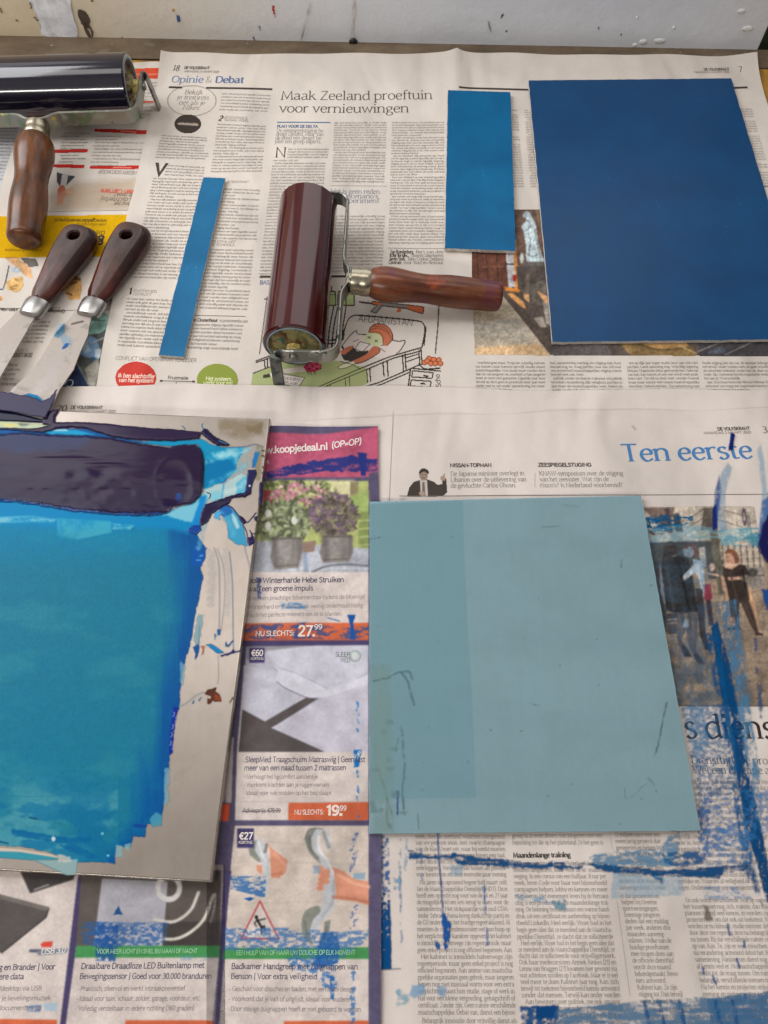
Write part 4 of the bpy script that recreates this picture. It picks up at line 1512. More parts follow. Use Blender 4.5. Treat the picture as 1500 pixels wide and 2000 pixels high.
    for k in range(nseg - 1):
        b0, b1 = k * 2 * m, (k + 1) * 2 * m
        for q in range(m - 1):
            Q.append((b0 + q, b0 + q + 1, b1 + q + 1, b1 + q))
            Q.append((b0 + m + q, b1 + m + q, b1 + m + q + 1, b0 + m + q + 1))
        Q.append((b0, b1, b1 + m, b0 + m))
        Q.append((b0 + m - 1, b0 + 2 * m - 1, b1 + 2 * m - 1, b1 + m - 1))
    e0 = (nseg - 1) * 2 * m
    for q in range(m - 1):
        Q.append((e0 + q, e0 + q + 1, e0 + m + q + 1, e0 + m + q))
    V = np.array(V) - np.array([fer[0], fer[1], zA])
    bo = mesh_np('blade', V, Q, mats['blade'], root, None, False)
    return root, bo


knife_wood = wood_mat('dark_rosewood', [(48, 22, 18), (80, 36, 30), (108, 50, 38)], 50, 0.24, 'y', [((34, 24, 22), 30, .50)])
# patchy grey window sheen painted into the flat faces that lie upwards
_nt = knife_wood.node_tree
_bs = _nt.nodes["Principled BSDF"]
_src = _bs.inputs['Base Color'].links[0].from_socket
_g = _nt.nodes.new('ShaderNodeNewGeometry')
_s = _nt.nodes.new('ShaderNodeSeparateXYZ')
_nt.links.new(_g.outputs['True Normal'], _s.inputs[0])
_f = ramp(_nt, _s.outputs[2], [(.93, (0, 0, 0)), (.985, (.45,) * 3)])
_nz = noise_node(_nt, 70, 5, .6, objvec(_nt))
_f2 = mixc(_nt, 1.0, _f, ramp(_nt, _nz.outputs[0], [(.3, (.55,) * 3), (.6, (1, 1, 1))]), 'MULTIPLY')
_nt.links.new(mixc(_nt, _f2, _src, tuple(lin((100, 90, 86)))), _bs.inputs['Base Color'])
blade_mat = mat_speckle('paint_hazed_blade', (156, 148, 143), [((170, 160, 152), 30, .40, (1, 1, 1)), ((150, 141, 133), 60, .62, (1, 1, 1)), ((164, 166, 168), 40, .68, (1, 1, 1))], 0.45, 0.5, .3)
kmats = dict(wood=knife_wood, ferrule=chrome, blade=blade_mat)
ZK = zA + .012
fer2 = P(181, 590, ZK); he2 = P(268, 436, ZK)
fer1 = P(70, 590, ZK); he1 = P(166, 441, ZK)
SLAB_T = .0145
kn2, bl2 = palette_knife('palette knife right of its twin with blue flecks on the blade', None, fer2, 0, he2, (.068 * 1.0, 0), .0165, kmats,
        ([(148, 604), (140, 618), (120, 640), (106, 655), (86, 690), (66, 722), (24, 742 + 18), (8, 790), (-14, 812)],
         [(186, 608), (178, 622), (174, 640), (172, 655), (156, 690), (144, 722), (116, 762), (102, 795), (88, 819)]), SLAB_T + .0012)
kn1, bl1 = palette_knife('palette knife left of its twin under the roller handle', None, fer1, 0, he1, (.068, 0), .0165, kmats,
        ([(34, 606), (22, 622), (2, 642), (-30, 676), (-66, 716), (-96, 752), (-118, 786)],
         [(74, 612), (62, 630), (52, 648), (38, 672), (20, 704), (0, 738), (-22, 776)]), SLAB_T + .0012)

# ------------------------------------------------------------------ ink slab
def slab_mat():
    m, nt, bs = new_mat('brushed_zinc_plate')
    v = objvec(nt)
    n1 = noise_node(nt, 12, 5, 0.6, v)
    n2 = noise_node(nt, 220, 3, 0.6, scaled(nt, v, (1, .25, 1)))
    a = ramp(nt, n1.outputs[0], [(0.3, tuple(lin((164, 153, 144)))), (0.7, tuple(lin((188, 177, 168))))])
    a = mixc(nt, 0.18, a, ramp(nt, n2.outputs[0], [(0.3, (0.7, 0.68, 0.66)), (0.7, (1, 1, 1))]), 'MULTIPLY')
    n3 = noise_node(nt, 26, 5, 0.6, v, 0.6)
    a = mixc(nt, ramp(nt, n3.outputs[0], [(0.60, (0, 0, 0)), (0.74, (0.4,) * 3)]), a, tuple(lin((140, 128, 108))))
    nt.links.new(a, bs.inputs['Base Color'])
    setp(bs, 0.40, 0.4, 0.75)
    return m


slab_edge = mat_simple('polished_zinc_edge', (176, 166, 156), 0.25, 0.5, 0.9, var=0.1, nscale=80)
slab_c = [(-240, 788), (528, 817), (413, 1724), (-240, 1687)]
sc_ = [P3(*p, SLAB_T) for p in slab_c]
s_org = np.array([*(sum(sc_) / 4)[:2], zD])
slab = empty('ink_slab', s_org)
tag(slab, 'metal ink slab with dark and turquoise blue ink rolled out on it', 'ink slab')
bm = bmesh.new()
box_bm(bm, [p[:2] - s_org[:2] for p in sc_], .0012, SLAB_T - s_org[2], .0)
bmesh.ops.bevel(bm, geom=[e for e in bm.edges if all(v.co.z > .005 for v in e.verts)], offset=.0012, segments=4, profile=.5, affect='EDGES')
bm.faces.ensure_lookup_table()
plate_o = bm_obj('metal_plate', bm, [slab_mat(), slab_edge], slab, angle=30)
for p in plate_o.data.polygons:
    p.material_index = 0 if p.normal.z > .995 else 1
# ------------------------------------------------------------------ what is printed on the opinion spread
random.seed(5)
DK, TX, BL = (72, 64, 58), (112, 102, 93), (84, 122, 170)
k = shA.ink
k.text("18", (336, 139), (350, 140), 7.5, wt=.9, col=DK)
k.text("DE VOLKSKRANT", (360, 136), (409, 137), 3.4, style='s', wt=1.5, col=DK)
k.text("MAANDAG 2 MAART 2020", (360, 142.5), (428, 144), 2.8, style='s', wt=.8, col=TX)
k.text("Opinie", (334, 162), (397, 163), 8.6, wt=.95, col=(108, 128, 166), det=4)
k.text("&", (401, 163), (414, 163), 8.4, wt=.6, col=(150, 140, 130), det=4)
k.text("Debat", (420, 163), (476, 164), 8.6, wt=1.45, col=(92, 112, 150), det=4)
k.rule((330, 171.5), (356, 172.5), 3.4, DK); k.rule((403, 173), (532, 176), 3.4, DK)
for txt, a, b in (("Bekijk", (360, 185), (396, 186)), ("je treinreis", (345, 195), (408, 196)), ("net als je", (349, 205), (400, 206.5)), ("Nikes", (356, 215), (389, 216))):
    k.text(txt, a, b, 5.8, wt=.55, col=(110, 100, 94), det=3, slant=.12)
k.text("MEER WEGWIJZERS", (349, 244), (385, 246), 2.6, style='s', wt=1.2, col=(190, 176, 162), lift=4)
W_ = words(1)
k.column((316, 262), (404, 268), (303, 310), (408, 313), 5.4, W_, xh=.0013, ragged=True, col=TX)
k.text("V", (299, 342), (322, 343), 16, wt=1.7, col=DK)
k.column((326, 320), (400, 325), (321, 344), (398, 347), 6.0, W_, xh=.0014, col=TX)
k.column((300, 346), (398, 348), (256, 545), (372, 548), 6.6, W_, xh=.0014, para=.06, col=TX)
k.column((434, 181), (530, 185), (428, 218), (524, 221), 6.0, W_, xh=.0014, para=.1, col=TX)
k.text("2", (426, 237), (434, 238), 7, wt=1.6, col=DK)
k.text("HET ECONOMISCHE", (438, 233), (484, 234), 3.0, style='s', wt=.6, col=TX)
k.text("SOCIAAL MODEL", (438, 238), (486, 239), 3.0, style='s', wt=.6, col=TX)
k.column((425, 241), (520, 245), (411, 338), (512, 338), 5.9, W_, xh=.0014, para=.08, col=TX)
k.text("3", (410, 362), (418, 362), 7, wt=1.6, col=DK)
k.text("DE REGIO RAAKT", (443, 358), (486, 359), 3.0, style='s', wt=.6, col=TX)
k.column((420, 366), (508, 370), (405, 468), (502, 470), 6.4, W_, xh=.0014, para=.08, col=TX)
k.text("SPLIJTING MET", (412, 474), (460, 475), 3.0, style='s', wt=.6, col=TX)
k.text("DE SCHOOLS", (410, 480), (458, 481), 3.0, style='s', wt=.6, col=TX)
k.column((402, 484), (496, 486), (374, 604), (484, 608), 6.9, W_, xh=.00145, para=.05, col=TX)
k.rule((372, 617), (480, 619), 1, TX)
k.text("Jan Oosterhout", (372, 629), (425, 630), 4.4, wt=1.5, col=DK)
k.text("is promovendus aan", (429, 630), (484, 631), 4.2, wt=.8, col=TX)
k.column((370, 631), (478, 633), (358, 683), (464, 686), 7.2, W_, xh=.00145, para=.1, col=TX)
k.text("1", (251, 576), (258, 576), 8, wt=1.8, col=DK)
k.text("EMOTIONEEL", (261, 571), (308, 573), 3.3, style='s', wt=.55, col=TX)
k.text("CONFLICT", (260, 578), (296, 579), 3.3, style='s', wt=.55, col=TX)
k.column((250, 581), (360, 585), (229, 678), (345, 684), 7.3, W_, xh=.00145, para=.05, col=TX)
k.text("CONFLICT VAN OPENBAAR VERLEDER", (226, 704), (384, 709), 5.0, style='s', wt=.55, col=(120, 110, 102), det=3)
k.text("Frustratie", (328, 742), (368, 743), 4.2, style='s', wt=.9, col=DK, det=3)
k.rule((316, 745.5), (378, 746.5), 1.0, DK); k.rule((345, 747), (344.5, 765), 1.0, TX)
k.text("Ik ben slachtoffer", (230, 738), (303, 741), 5.2, style='s', wt=1.3, col=(236, 206, 190), det=3, lift=4)
k.text("van het systeem", (232, 747), (300, 749), 5.2, style='s', wt=1.3, col=(236, 206, 190), det=3, lift=4)
k.text("Het systeem", (402, 744), (452, 745), 5.0, style='s', wt=1.2, col=(222, 224, 180), det=3, lift=4)
k.text("werkt voor mij", (397, 752), (454, 753), 5.0, style='s', wt=1.2, col=(222, 224, 180), det=3, lift=4)
# article on the delta
k.text("Maak Zeeland proeftuin", (548, 196), (845, 195), 11.6, wt=.72, col=(88, 78, 72), det=6)
k.text("voor vernieuwingen", (545, 220.5), (799, 220.5), 11.4, wt=.72, col=(88, 78, 72), det=6)
k.rule((541, 240), (645, 240), 1.8, (84, 116, 150))
k.text("PLAN VOOR DE DELTA", (541, 250.5), (621, 250.5), 3.5, style='s', wt=1.4, col=(70, 92, 134))
for i, txt in enumerate(("De zeespiegelstijging be-", "dreigt Zeeland. Maar, van", "de nood een deugd: be-", "pleit een groep experts.")):
    k.text(txt, (540 - i, 259.5 + 7.2 * i), (634 - 2.2 * i, 259.5 + 7.2 * i), 5.0, wt=.6, col=(104, 98, 98), det=2)
k.text("N", (537, 309), (559, 309), 13.5, wt=.8, col=DK, det=3)
k.column((563, 290), (643, 290), (561, 311), (640, 311), 5.4, W_, xh=.0014, col=TX)
k.column((534, 312), (637, 312), (505, 545), (616, 545), 6.6, W_, xh=.0014, para=.05, col=TX)
k.column((653, 238), (756, 238), (648, 358), (751, 358), 5.35, W_, xh=.0014, para=.05, col=TX)
k.rule((646, 364), (756, 364), .8, (176, 166, 156))
for i, txt in enumerate(("Het is geen reden", "doemscenario's,", "dit experiment")):
    k.text(txt, (646 - i, 379 + 9 * i), (742 - 0.5 * i, 379 + 9 * i), 6.0, wt=.65, col=(100, 110, 132), det=3)
k.column((648, 420), (752, 420), (634, 534), (748, 534), 6.6, W_, xh=.00145, para=.05, col=TX)
k.column((766, 238), (868, 238), (758, 478), (868, 478), 5.9, W_, xh=.0014, para=.05, col=TX)
k.rule((758, 486), (900, 487), .8, (150, 140, 132))
for i, (bt, rt) in enumerate((("Ton Brandenburg,", "Bert van den"), ("Brink,", "University College Roosevelt"), ("Jamin Smit,", "John Cocker, zeeland"), ("Centrum", "voor Stad en Bestuur"))):
    k.text(bt, (762 - i, 496 + 7 * i), (808 - 8 * i, 496 + 7 * i), 4.4, wt=1.5, col=DK)
    k.text(rt, (812 - 8 * i, 496 + 7 * i), (866, 496 + 7 * i), 4.3, wt=.8, col=TX)
k.rule((508, 541), (706, 541.5), 4.0, (66, 58, 54))
k.text("BAS VAN DER SCHOT", (507, 556), (610, 556), 5.2, style='s', wt=1.0, col=(84, 110, 150), det=3)
# page seven
k.text("DE VOLKSKRANT", (1375, 138.5), (1425, 138), 3.2, style='s', wt=1.4, col=DK)
k.text("MAANDAG 2 MAART 2020", (1355, 143.6), (1425, 143), 2.7, style='s', wt=.8, col=TX)
k.text("7", (1442, 142), (1451, 142), 7.0, wt=.8, col=DK, det=3)
k.rule((896, 174), (1040, 176.5), 3.4, DK); k.rule((1420, 173.4), (1459.5, 171.5), 3.6, DK)
k.column((905, 214), (1010, 214), (900, 368), (1024, 368), 5.35, W_, xh=.0014, para=.16, col=TX)
k.column((1024, 214), (1150, 214), (1036, 368), (1170, 368), 5.35, W_, xh=.0014, para=.16, col=TX)
k.column((1330, 212), (1468, 212), (1370, 372), (1512, 372), 5.3, W_, xh=.0014, para=.25, col=TX)
for i, (a, b, c, d) in enumerate(((928, 1064, 930, 1066), (1074, 1213, 1078, 1217), (1223, 1362, 1230, 1368), (1370, 1510, 1380, 1522))):
    k.column((a, 706), (b, 706), (c, 774), (d, 774), 7.6, W_, xh=.0015, para=.1, col=TX, ragged=(i == 3))
k.rule((1475, 366), (1520, 366), 1, TX)
# signature and writing of the cartoon
k.text("AFGHANISTAN", (699, 629), (806, 638), 8.0, style='s', wt=.75, col=(96, 88, 82), det=3)
k.text("GOODBYE!", (549, 741), (588, 745.5), 3.6, style='s', wt=.8, col=DK, det=2, slant=.2, lift=3)
k.text("-TRUMP-", (548, 749), (582, 753), 3.6, style='s', wt=.8, col=DK, det=2, slant=.2, lift=3)
k.text("Scho", (861, 757), (858, 732), 5.5, style='s', wt=.8, col=DK, det=2)
k.text("evenwicht niet meer kan om", (496, 775), (688, 777), 6, style='s', wt=1.0, col=DK, det=3, slant=.1)

INK = (62, 54, 50)
cv = Canvas(484, 555, 876, 776, 1.1)
G_, SK = (164, 172, 120), (186, 110, 84)
cv.rect(492, 765, 690, 776, (206, 190, 176))
# bed: green blanket
cv.poly([(494, 732), (548, 708), (590, 697), (662, 706), (716, 720), (700, 728), (640, 755), (610, 764), (489, 762)], G_)
cv.poly([(640, 753), (712, 722), (718, 730), (717, 750), (668, 766), (612, 766)], G_)
# bottles on a drip stand behind the frame bar
for x in (648, 668, 684):
    cv.poly([(x - 7, 572), (x + 7, 572), (x + 8, 596), (x - 8, 596)], (172, 184, 128))
    cv.line([(x - 7, 571), (x + 7, 571), (x + 8, 598), (x - 8, 598), (x - 7, 571)], 1.6, INK)
    cv.line([(x, 560), (x, 571)], 1.4, INK)
    cv.line([(x - 8, 577), (x + 8, 577)], 1.2, INK)
for x0, x1 in ((652, 640), (660, 648), (668, 655), (676, 668)):
    cv.line([(x0, 600), ((x0 + x1) / 2 - 2, 640), (x1, 680)], 1.6, INK, sm=True)
cv.line([(638, 665), (668, 664)], 1.6, INK); cv.line([(640, 672), (668, 671)], 1.4, INK)
# rifle
cv.line([(702, 591), (716, 593), (730, 594)], 2.2, INK)
cv.poly([(727, 590), (746, 592), (744, 598), (728, 596)], (196, 106, 66))
cv.poly([(744, 591), (796, 598), (794, 604), (744, 599)], (132, 126, 122))
cv.poly([(738, 597), (750, 599), (735, 613), (724, 609)], (150, 146, 142))
cv.poly([(778, 602), (783, 602), (782, 611), (775, 610)], (196, 106, 66))
cv.poly([(795, 596), (828, 601), (826, 614), (808, 609), (796, 604)], (196, 106, 66))
for p in ([(727, 590), (746, 592), (796, 597), (828, 601), (826, 614), (808, 609), (795, 604), (744, 598), (735, 613), (724, 609), (737, 597), (727, 596)],):
    cv.line(p + [p[0]], 1.3, INK)
# bed head
cv.line([(670, 690), (672, 650), (680, 626), (690, 618), (703, 617), (760, 622), (815, 628), (826, 633), (830, 645), (824, 680)], 1.7, INK, sm=True)
cv.line([(832, 640), (828, 676)], 1.4, INK)
# pillow and patient
cv.poly([(668, 676), (690, 650), (700, 647), (706, 653), (722, 655), (760, 664), (780, 668), (790, 667), (786, 680), (774, 694), (740, 700)], (214, 202, 194), sm=True)
cv.line([(668, 676), (684, 656), (696, 647), (699, 653), (722, 655)], 1.5, INK, sm=True)
cv.line([(760, 664), (778, 668), (791, 667), (784, 682), (772, 695)], 1.5, INK, sm=True)
for a, b in (((744, 676), (758, 674)), ((742, 681), (752, 688)), ((690, 668), (700, 664)), ((700, 676), (706, 670))):
    cv.line([a, b], 1.2, INK)
cv.poly([(712, 660), (722, 650), (744, 656), (748, 668), (736, 678), (714, 668)], (196, 200, 158), sm=True)
cv.poly([(721, 650), (724, 640), (735, 634), (752, 636), (764, 648), (766, 664), (756, 676), (748, 674), (746, 660), (738, 652)], (194, 114, 84), sm=True)
for q in ([(723, 645), (740, 642), (756, 650), (764, 662)], [(728, 638), (748, 640), (762, 652)], [(722, 650), (740, 651), (748, 660), (748, 674)]):
    cv.line(q, 1.2, (110, 62, 44), sm=True)
cv.line([(721, 650), (724, 640), (735, 634), (752, 636), (764, 648), (766, 664), (756, 676)], 1.4, INK, sm=True)
for ex, ey in ((721, 660), (735, 667)):
    cv.line([(ex - 2.5, ey - 2), (ex + 2.5, ey + 2)], 1.3, INK); cv.line([(ex + 2.5, ey - 2), (ex - 2.5, ey + 2)], 1.3, INK)
cv.poly([(693, 682), (703, 668), (722, 674), (722, 680), (708, 688), (698, 686)], (222, 212, 206))
cv.line([(693, 682), (703, 668), (723, 673), (708, 688), (693, 682)], 1.2, INK)
cv.poly([(666, 692), (690, 678), (698, 687), (720, 686), (716, 694), (690, 706), (672, 704)], (64, 58, 56), jit=1.5, js=3)
cv.poly([(664, 688), (678, 678), (692, 675), (688, 682), (672, 694)], SK)
cv.poly([(716, 692), (728, 678), (740, 679), (742, 688), (728, 698), (708, 708), (690, 711), (688, 705), (702, 699)], SK, sm=True)
cv.line([(740, 680), (742, 688), (728, 698), (708, 708), (690, 711)], 1.3, INK, sm=True); cv.line([(688, 705), (704, 698), (718, 690)], 1.3, INK, sm=True)
cv.poly([(688, 706), (692, 712), (676, 719), (664, 721), (659, 718), (668, 712)], (206, 206, 172), sm=True)
cv.line([(688, 706), (668, 712), (659, 718), (664, 721), (676, 719), (692, 712)], 1.2, INK)
cv.line([(664, 706), (690, 713), (704, 722)], 1.1, INK)
# rails
for p, w in (([(600, 766), (640, 748), (700, 722), (760, 698), (822, 680)], 1.8), ([(612, 766), (650, 749), (712, 724), (770, 700), (824, 686)], 1.6), ([(676, 767), (740, 748), (800, 722), (822, 712)], 1.8), ([(690, 767), (744, 752), (800, 728)], 1.6),
             ([(500, 706), (526, 696)], 1.6), ([(500, 709), (530, 699)], 1.4), ([(494, 730), (545, 711)], 1.5), ([(516, 702), (518, 720)], 1.3), ([(522, 700), (523, 718)], 1.3)):
    cv.line(p, w, INK)
for x0, y0, y1 in ((640, 752, 767), (645, 752, 767), (674, 738, 765), (682, 735, 763), (716, 722, 748), (722, 721, 746), (748, 708, 736), (756, 706, 736), (786, 694, 726), (791, 692, 724), (818, 684, 714), (822, 682, 712)):
    cv.line([(x0, y0), (x0 + 2, y1)], 1.4, INK)
cv.line([(793, 700), (818, 692)], 1.3, INK); cv.line([(793, 708), (818, 699)], 1.3, INK)
# bedside cabinet with a fruit bowl
cv.line([(802, 720), (797, 760)], 1.6, INK); cv.line([(802, 720), (860, 726)], 1.5, INK); cv.line([(822, 716), (832, 722), (860, 720)], 2.0, INK, sm=True); cv.line([(818, 711), (824, 718)], 1.5, INK)
cv.line([(806, 725), (846, 729), (844, 740), (804, 737), (806, 725)], 1.3, INK); cv.line([(803, 743), (842, 746), (840, 758), (801, 755), (803, 743)], 1.3, INK)
cv.line([(828, 735), (836, 736)], 2.2, INK); cv.line([(822, 750), (830, 751)], 2.2, INK)
for x, y in ((829, 709), (838, 701), (847, 703), (841, 711), (850, 711), (857, 704), (860, 711), (834, 706)):
    cv.ell(x, y, 5, 4.6, (208, 118, 80)); cv.ell(x, y, 5.4, 5, (120, 70, 52), ring=1.2)
cv.line([(857, 596), (855, 640), (850, 692)], 1.7, (104, 96, 90))
cv.line([(522, 580), (514, 640), (507, 692)], 1.2, (120, 110, 104)); cv.line([(516, 585), (523, 584)], 1.4, INK)
# bouquet and card
cv.poly([(552, 722), (596, 715), (596, 726), (556, 730)], (212, 198, 188))
cv.ell(612, 717, 17, 10, (176, 56, 86), jit=5, js=5)
rs_ = np.random.RandomState(3)
for _ in range(26):
    cv.ell(612 + rs_.uniform(-14, 14), 717 + rs_.uniform(-8, 8), 2.6, 2, (206, 84, 112) if rs_.rand() < .6 else (120, 30, 56))
for x in (600, 606, 613): cv.line([(x, 726), (x + 3, 732)], 1.3, INK)
cv.poly([(538, 733), (548, 730), (595, 738), (583, 757), (539, 748)], (222, 212, 204)); cv.line([(538, 733), (548, 730), (595, 738), (583, 757), (539, 748), (538, 733)], 1.3, INK)
cv.poly([(513, 734), (528, 730), (529, 737), (515, 740)], (70, 64, 56), jit=2, js=3); cv.poly([(527, 730), (536, 727), (540, 733), (530, 737)], (222, 214, 206))
for gx in range(5):
    pass
cv.emit('printed_cartoon', shA, M['print'], shA.obj, .5, .00012)

cv = Canvas(220, 705, 470, 768, 1.1)
for cx_, cy_, cc in ((266, 739, (188, 62, 54)), (425, 743, (134, 146, 66))):
    cv = Canvas(220, 705, 470, 768, 1.1)
    cv.ell(cx_, cy_, 39.5, 31, cc)
    cv.a[cv.Y > 764 + (cv.X - 220) * .03] = 0
    cv.emit('printed_disc', shA, M['print'], shA.obj, .5, .00012)
k.rule((313, 745.5), (318, 745.6), 3.4, DK); k.rule((376, 746.4), (381, 746.5), 3.4, DK)
cv = Canvas(322, 165, 430, 270, 1.0)
cv.ell(375, 198, 48, 30, (160, 150, 142), ring=1.0)
cv.ell(367, 243, 26, 18, (66, 58, 54))
cv.line([(349, 242.5), (386, 245)], 3.6, (176, 160, 146))
cv.emit('printed_emblem', shA, M['print'], shA.obj, .5, .00012)

k.emit('printed_text', shA.obj)

# church picture with a white statue
cv = Canvas(915, 408, 1515, 696, 1.3)
cv.poly([(1000, 411), (1470, 411), (1515, 696), (928, 693), (922, 490)], (86, 76, 70))
cv.poly([(922, 470), (990, 470), (996, 560), (970, 575), (923, 560)], (98, 62, 50))
for x in (930, 948, 968): cv.line([(x, 480), (x + 6, 562)], 2.4, (70, 48, 42))
cv.rect(940, 520, 985, 523, (116, 78, 62))
cv.poly([(986, 470), (1004, 470), (1010, 560), (993, 562)], (176, 176, 178)); cv.line([(986, 516), (1062, 520)], 3, (60, 54, 52))
cv.poly([(1002, 470), (1012, 470), (1016, 566), (1006, 566)], (196, 128, 66))
cv.ell(1005, 543, 4, 7, (170, 50, 44)); cv.ell(1004, 534, 3.6, 3.6, (210, 200, 190))
cv.poly([(1006, 411), (1065, 411), (1072, 520), (1010, 520)], (104, 82, 72))
cv.poly([(1045, 411), (1065, 411), (1066, 470), (1052, 440)], (128, 112, 90))
# statue: veiled standing figure
ST = (176, 190, 194)
cv.poly([(1026, 414), (1034, 416), (1040, 428), (1046, 440), (1050, 470), (1058, 500), (1063, 512), (1030, 512), (1027, 480), (1022, 452), (1018, 444), (1028, 430), (1020, 424)], ST, sm=True)
for q in ([(1030, 432), (1036, 442), (1028, 452)], [(1032, 458), (1036, 472), (1032, 490)], [(1044, 450), (1050, 480), (1056, 505)], [(1028, 496), (1040, 502), (1050, 498)], [(1036, 480), (1032, 500)]):
    cv.line(q, 1.7, (104, 112, 116), sm=True)
cv.ell(1019, 505, 4, 10, (200, 200, 196)); cv.rect(1022, 512, 1064, 521, (92, 88, 84))
cv.poly([(1008, 521), (1064, 521), (1068, 560), (1012, 566)], (78, 70, 66)); cv.rect(1026, 536, 1034, 576, (104, 92, 80))
cv.poly([(1032, 556), (1066, 548), (1072, 600), (1034, 592)], (110, 104, 96), tex=dry(7, 7, .45, .3, 4))
cv.poly([(985, 560), (1016, 566), (1014, 572), (986, 568)], (204, 128, 58))
cv.poly([(990, 574), (1000, 572), (1022, 590), (1028, 604), (1018, 600)], (208, 150, 92)); cv.poly([(1022, 574), (1033, 575), (1034, 592), (1024, 584)], (206, 160, 112))
cv.poly([(1048, 568), (1070, 580), (1072, 596), (1062, 590)], (200, 150, 108)); cv.poly([(1042, 622), (1060, 618), (1068, 640), (1056, 640)], (150, 140, 130)); cv.poly([(1060, 590), (1074, 596), (1080, 640), (1066, 632)], (150, 142, 134))
# pale floor
cv.poly([(924, 600), (975, 570), (1000, 600), (1040, 650), (1075, 694), (928, 693)], (176, 162, 142))
cv.poly([(924, 596), (960, 598), (975, 572), (930, 580)], (196, 136, 60), soft=8)
cv.poly([(926, 630), (1010, 620), (1040, 655), (1030, 670), (928, 665)], (146, 142, 134), soft=10, tex=dry(40, 4, .45, .3, 5))
cv.poly([(928, 680), (1055, 672), (1072, 694), (928, 693)], (206, 168, 124), soft=6, al=.8)
# bottom strip below the blue plate
cv.poly([(1078, 660), (1180, 664), (1196, 695), (1080, 695)], (92, 86, 86)); cv.poly([(1200, 662), (1300, 660), (1352, 680), (1358, 696), (1230, 694)], (132, 108, 72))
cv.poly([(1224, 664), (1330, 660), (1345, 676), (1290, 684)], (172, 134, 88), soft=4); cv.line([(1235, 668), (1285, 684), (1360, 680)], 3, (96, 78, 54), sm=True); cv.line([(1300, 664), (1360, 692)], 2, (190, 160, 110))
cv.poly([(1360, 668), (1515, 668), (1515, 696), (1366, 696)], (70, 66, 68)); cv.line([(1362, 688), (1410, 668)], 1.6, (150, 146, 142)); cv.line([(1415, 694), (1470, 668)], 1.6, (150, 146, 142)); cv.poly([(1380, 690), (1410, 676), (1420, 692)], (90, 96, 108), soft=4)
cv.mottle(.22, 26, 18, 6)
cv.blur(1)
cv.mottle(.16, 6, 6, 16)
cv.grain(.14, 5, 3)
cv.emit('printed_photo', shA, M['print'], shA.obj, .5, .00012)

# ------------------------------------------------------------------ the upside-down page on the left
k = shL.ink
W_ = words(9)
OR = (206, 78, 52)
RD = (186, 46, 40)
def upcol(x0, x1, y0, y1, lead, **kw):
    k.column((x0[0], y0), (x0[1], y0), (x1[0], y1), (x1[1], y1), lead, W_, flip=True, **kw)
upcol((262, 320), (252, 312), 156, 232, 7, xh=.0013, para=.4, ragged=True, col=TX)
upcol((122, 176), (116, 168), 256, 318, 6.2, xh=.0014, para=.3, ragged=True, col=DK)
upcol((60, 86), (52, 78), 300, 318, 6.2, xh=.0014, para=.3, ragged=True, col=TX)
upcol((186, 288), (176, 276), 262, 325, 6.4, xh=.0013, para=.6, ragged=True, col=TX)
k.text("NEDER GOEDKOOP", (268, 335), (194, 333), 4.6, style='s', wt=.8, col=(130, 120, 110))
k.text("een Carriere", (262, 372), (198, 370), 6.0, style='s', wt=1.1, col=(206, 74, 60), det=3)
for i, t in enumerate(("de denkt", "is dichterbij", "nieuws over")):
    k.text(t, (264 - i, 379 + i * 9), (224 - 26 * (i == 1), 377 + i * 9), 5.6, style='s', wt=.7, col=(104, 96, 90), det=3)
k.text("www.gelderseventure.nl", (210, 430), (108, 428), 4.6, style='s', wt=1.1, col=(70, 60, 40))
k.text("Meer informatie op", (208, 438), (150, 437), 4.0, style='s', wt=.6, col=(96, 84, 40))
k.text("die", (207, 453), (188, 452), 7.0, style='s', wt=.8, col=(90, 80, 40), det=3)
k.text("g", (204, 468), (192, 468), 11, style='s', wt=1.6, col=(60, 54, 60), det=3)
k.text("meer informatie", (85, 488), (10, 487), 3.6, style='s', wt=.6, col=(96, 84, 30))
k.rule((-10, 604), (120, 602), .9, TX); k.rule((85, 608), (232, 605), .9, TX)
k.text("Groningen", (128, 606), (90, 605), 4.4, style='s', wt=1.4, col=DK)
k.text("klein nieuws", (36, 603), (-10, 602), 4.4, style='s', wt=1.2, col=DK)
upcol((54, 102), (30, 84), 622, 668, 7.6, xh=.0015, para=.1, col=DK)
k.text("LI GOES", (55, 682), (30, 682), 4.0, style='s', wt=.7, col=TX)
k.text("DCHE LOOGEN", (64, 690), (22, 690), 5.0, style='s', wt=1.3, col=DK)
upcol((10, 44), (-4, 30), 704, 760, 9, xh=.0015, para=.3, col=DK)
k.text("Ce", (146, 743), (122, 743), 9, style='s', wt=1.0, col=(200, 204, 212), det=3, lift=4)
k.rule((36, 415), (258, 412), .7, (150, 140, 130))
k.emit('printed_text', shL.obj)
for pts, cc, ln in (([(262, 135), (318, 133), (316, 153), (260, 154)], OR, [(262, 146), (318, 145)]), ([(186, 253), (292, 256), (288, 263), (184, 258)], RD, [(237, 257), (266, 259)]), ([(48, 296), (172, 293), (171, 299), (48, 300)], RD, None),
                    ([(36, 321), (166, 324), (164, 330), (36, 325)], RD, None), ([(176, 326), (276, 324), (274, 330), (176, 331)], RD, [(222, 328), (256, 328)]), ([(252, 199), (305, 198), (305, 201), (252, 202)], (196, 80, 64), None)):
    cv = Canvas(-10, 120, 320, 336, 1.1)
    cv.poly(pts, cc)
    if ln: cv.line(ln, 2.4, (216, 130, 110))
    cv.emit('printed_bar', shL, M['print'], shL.obj, .5, .00010)
cv = Canvas(-10, 335, 80, 425, 1.3)
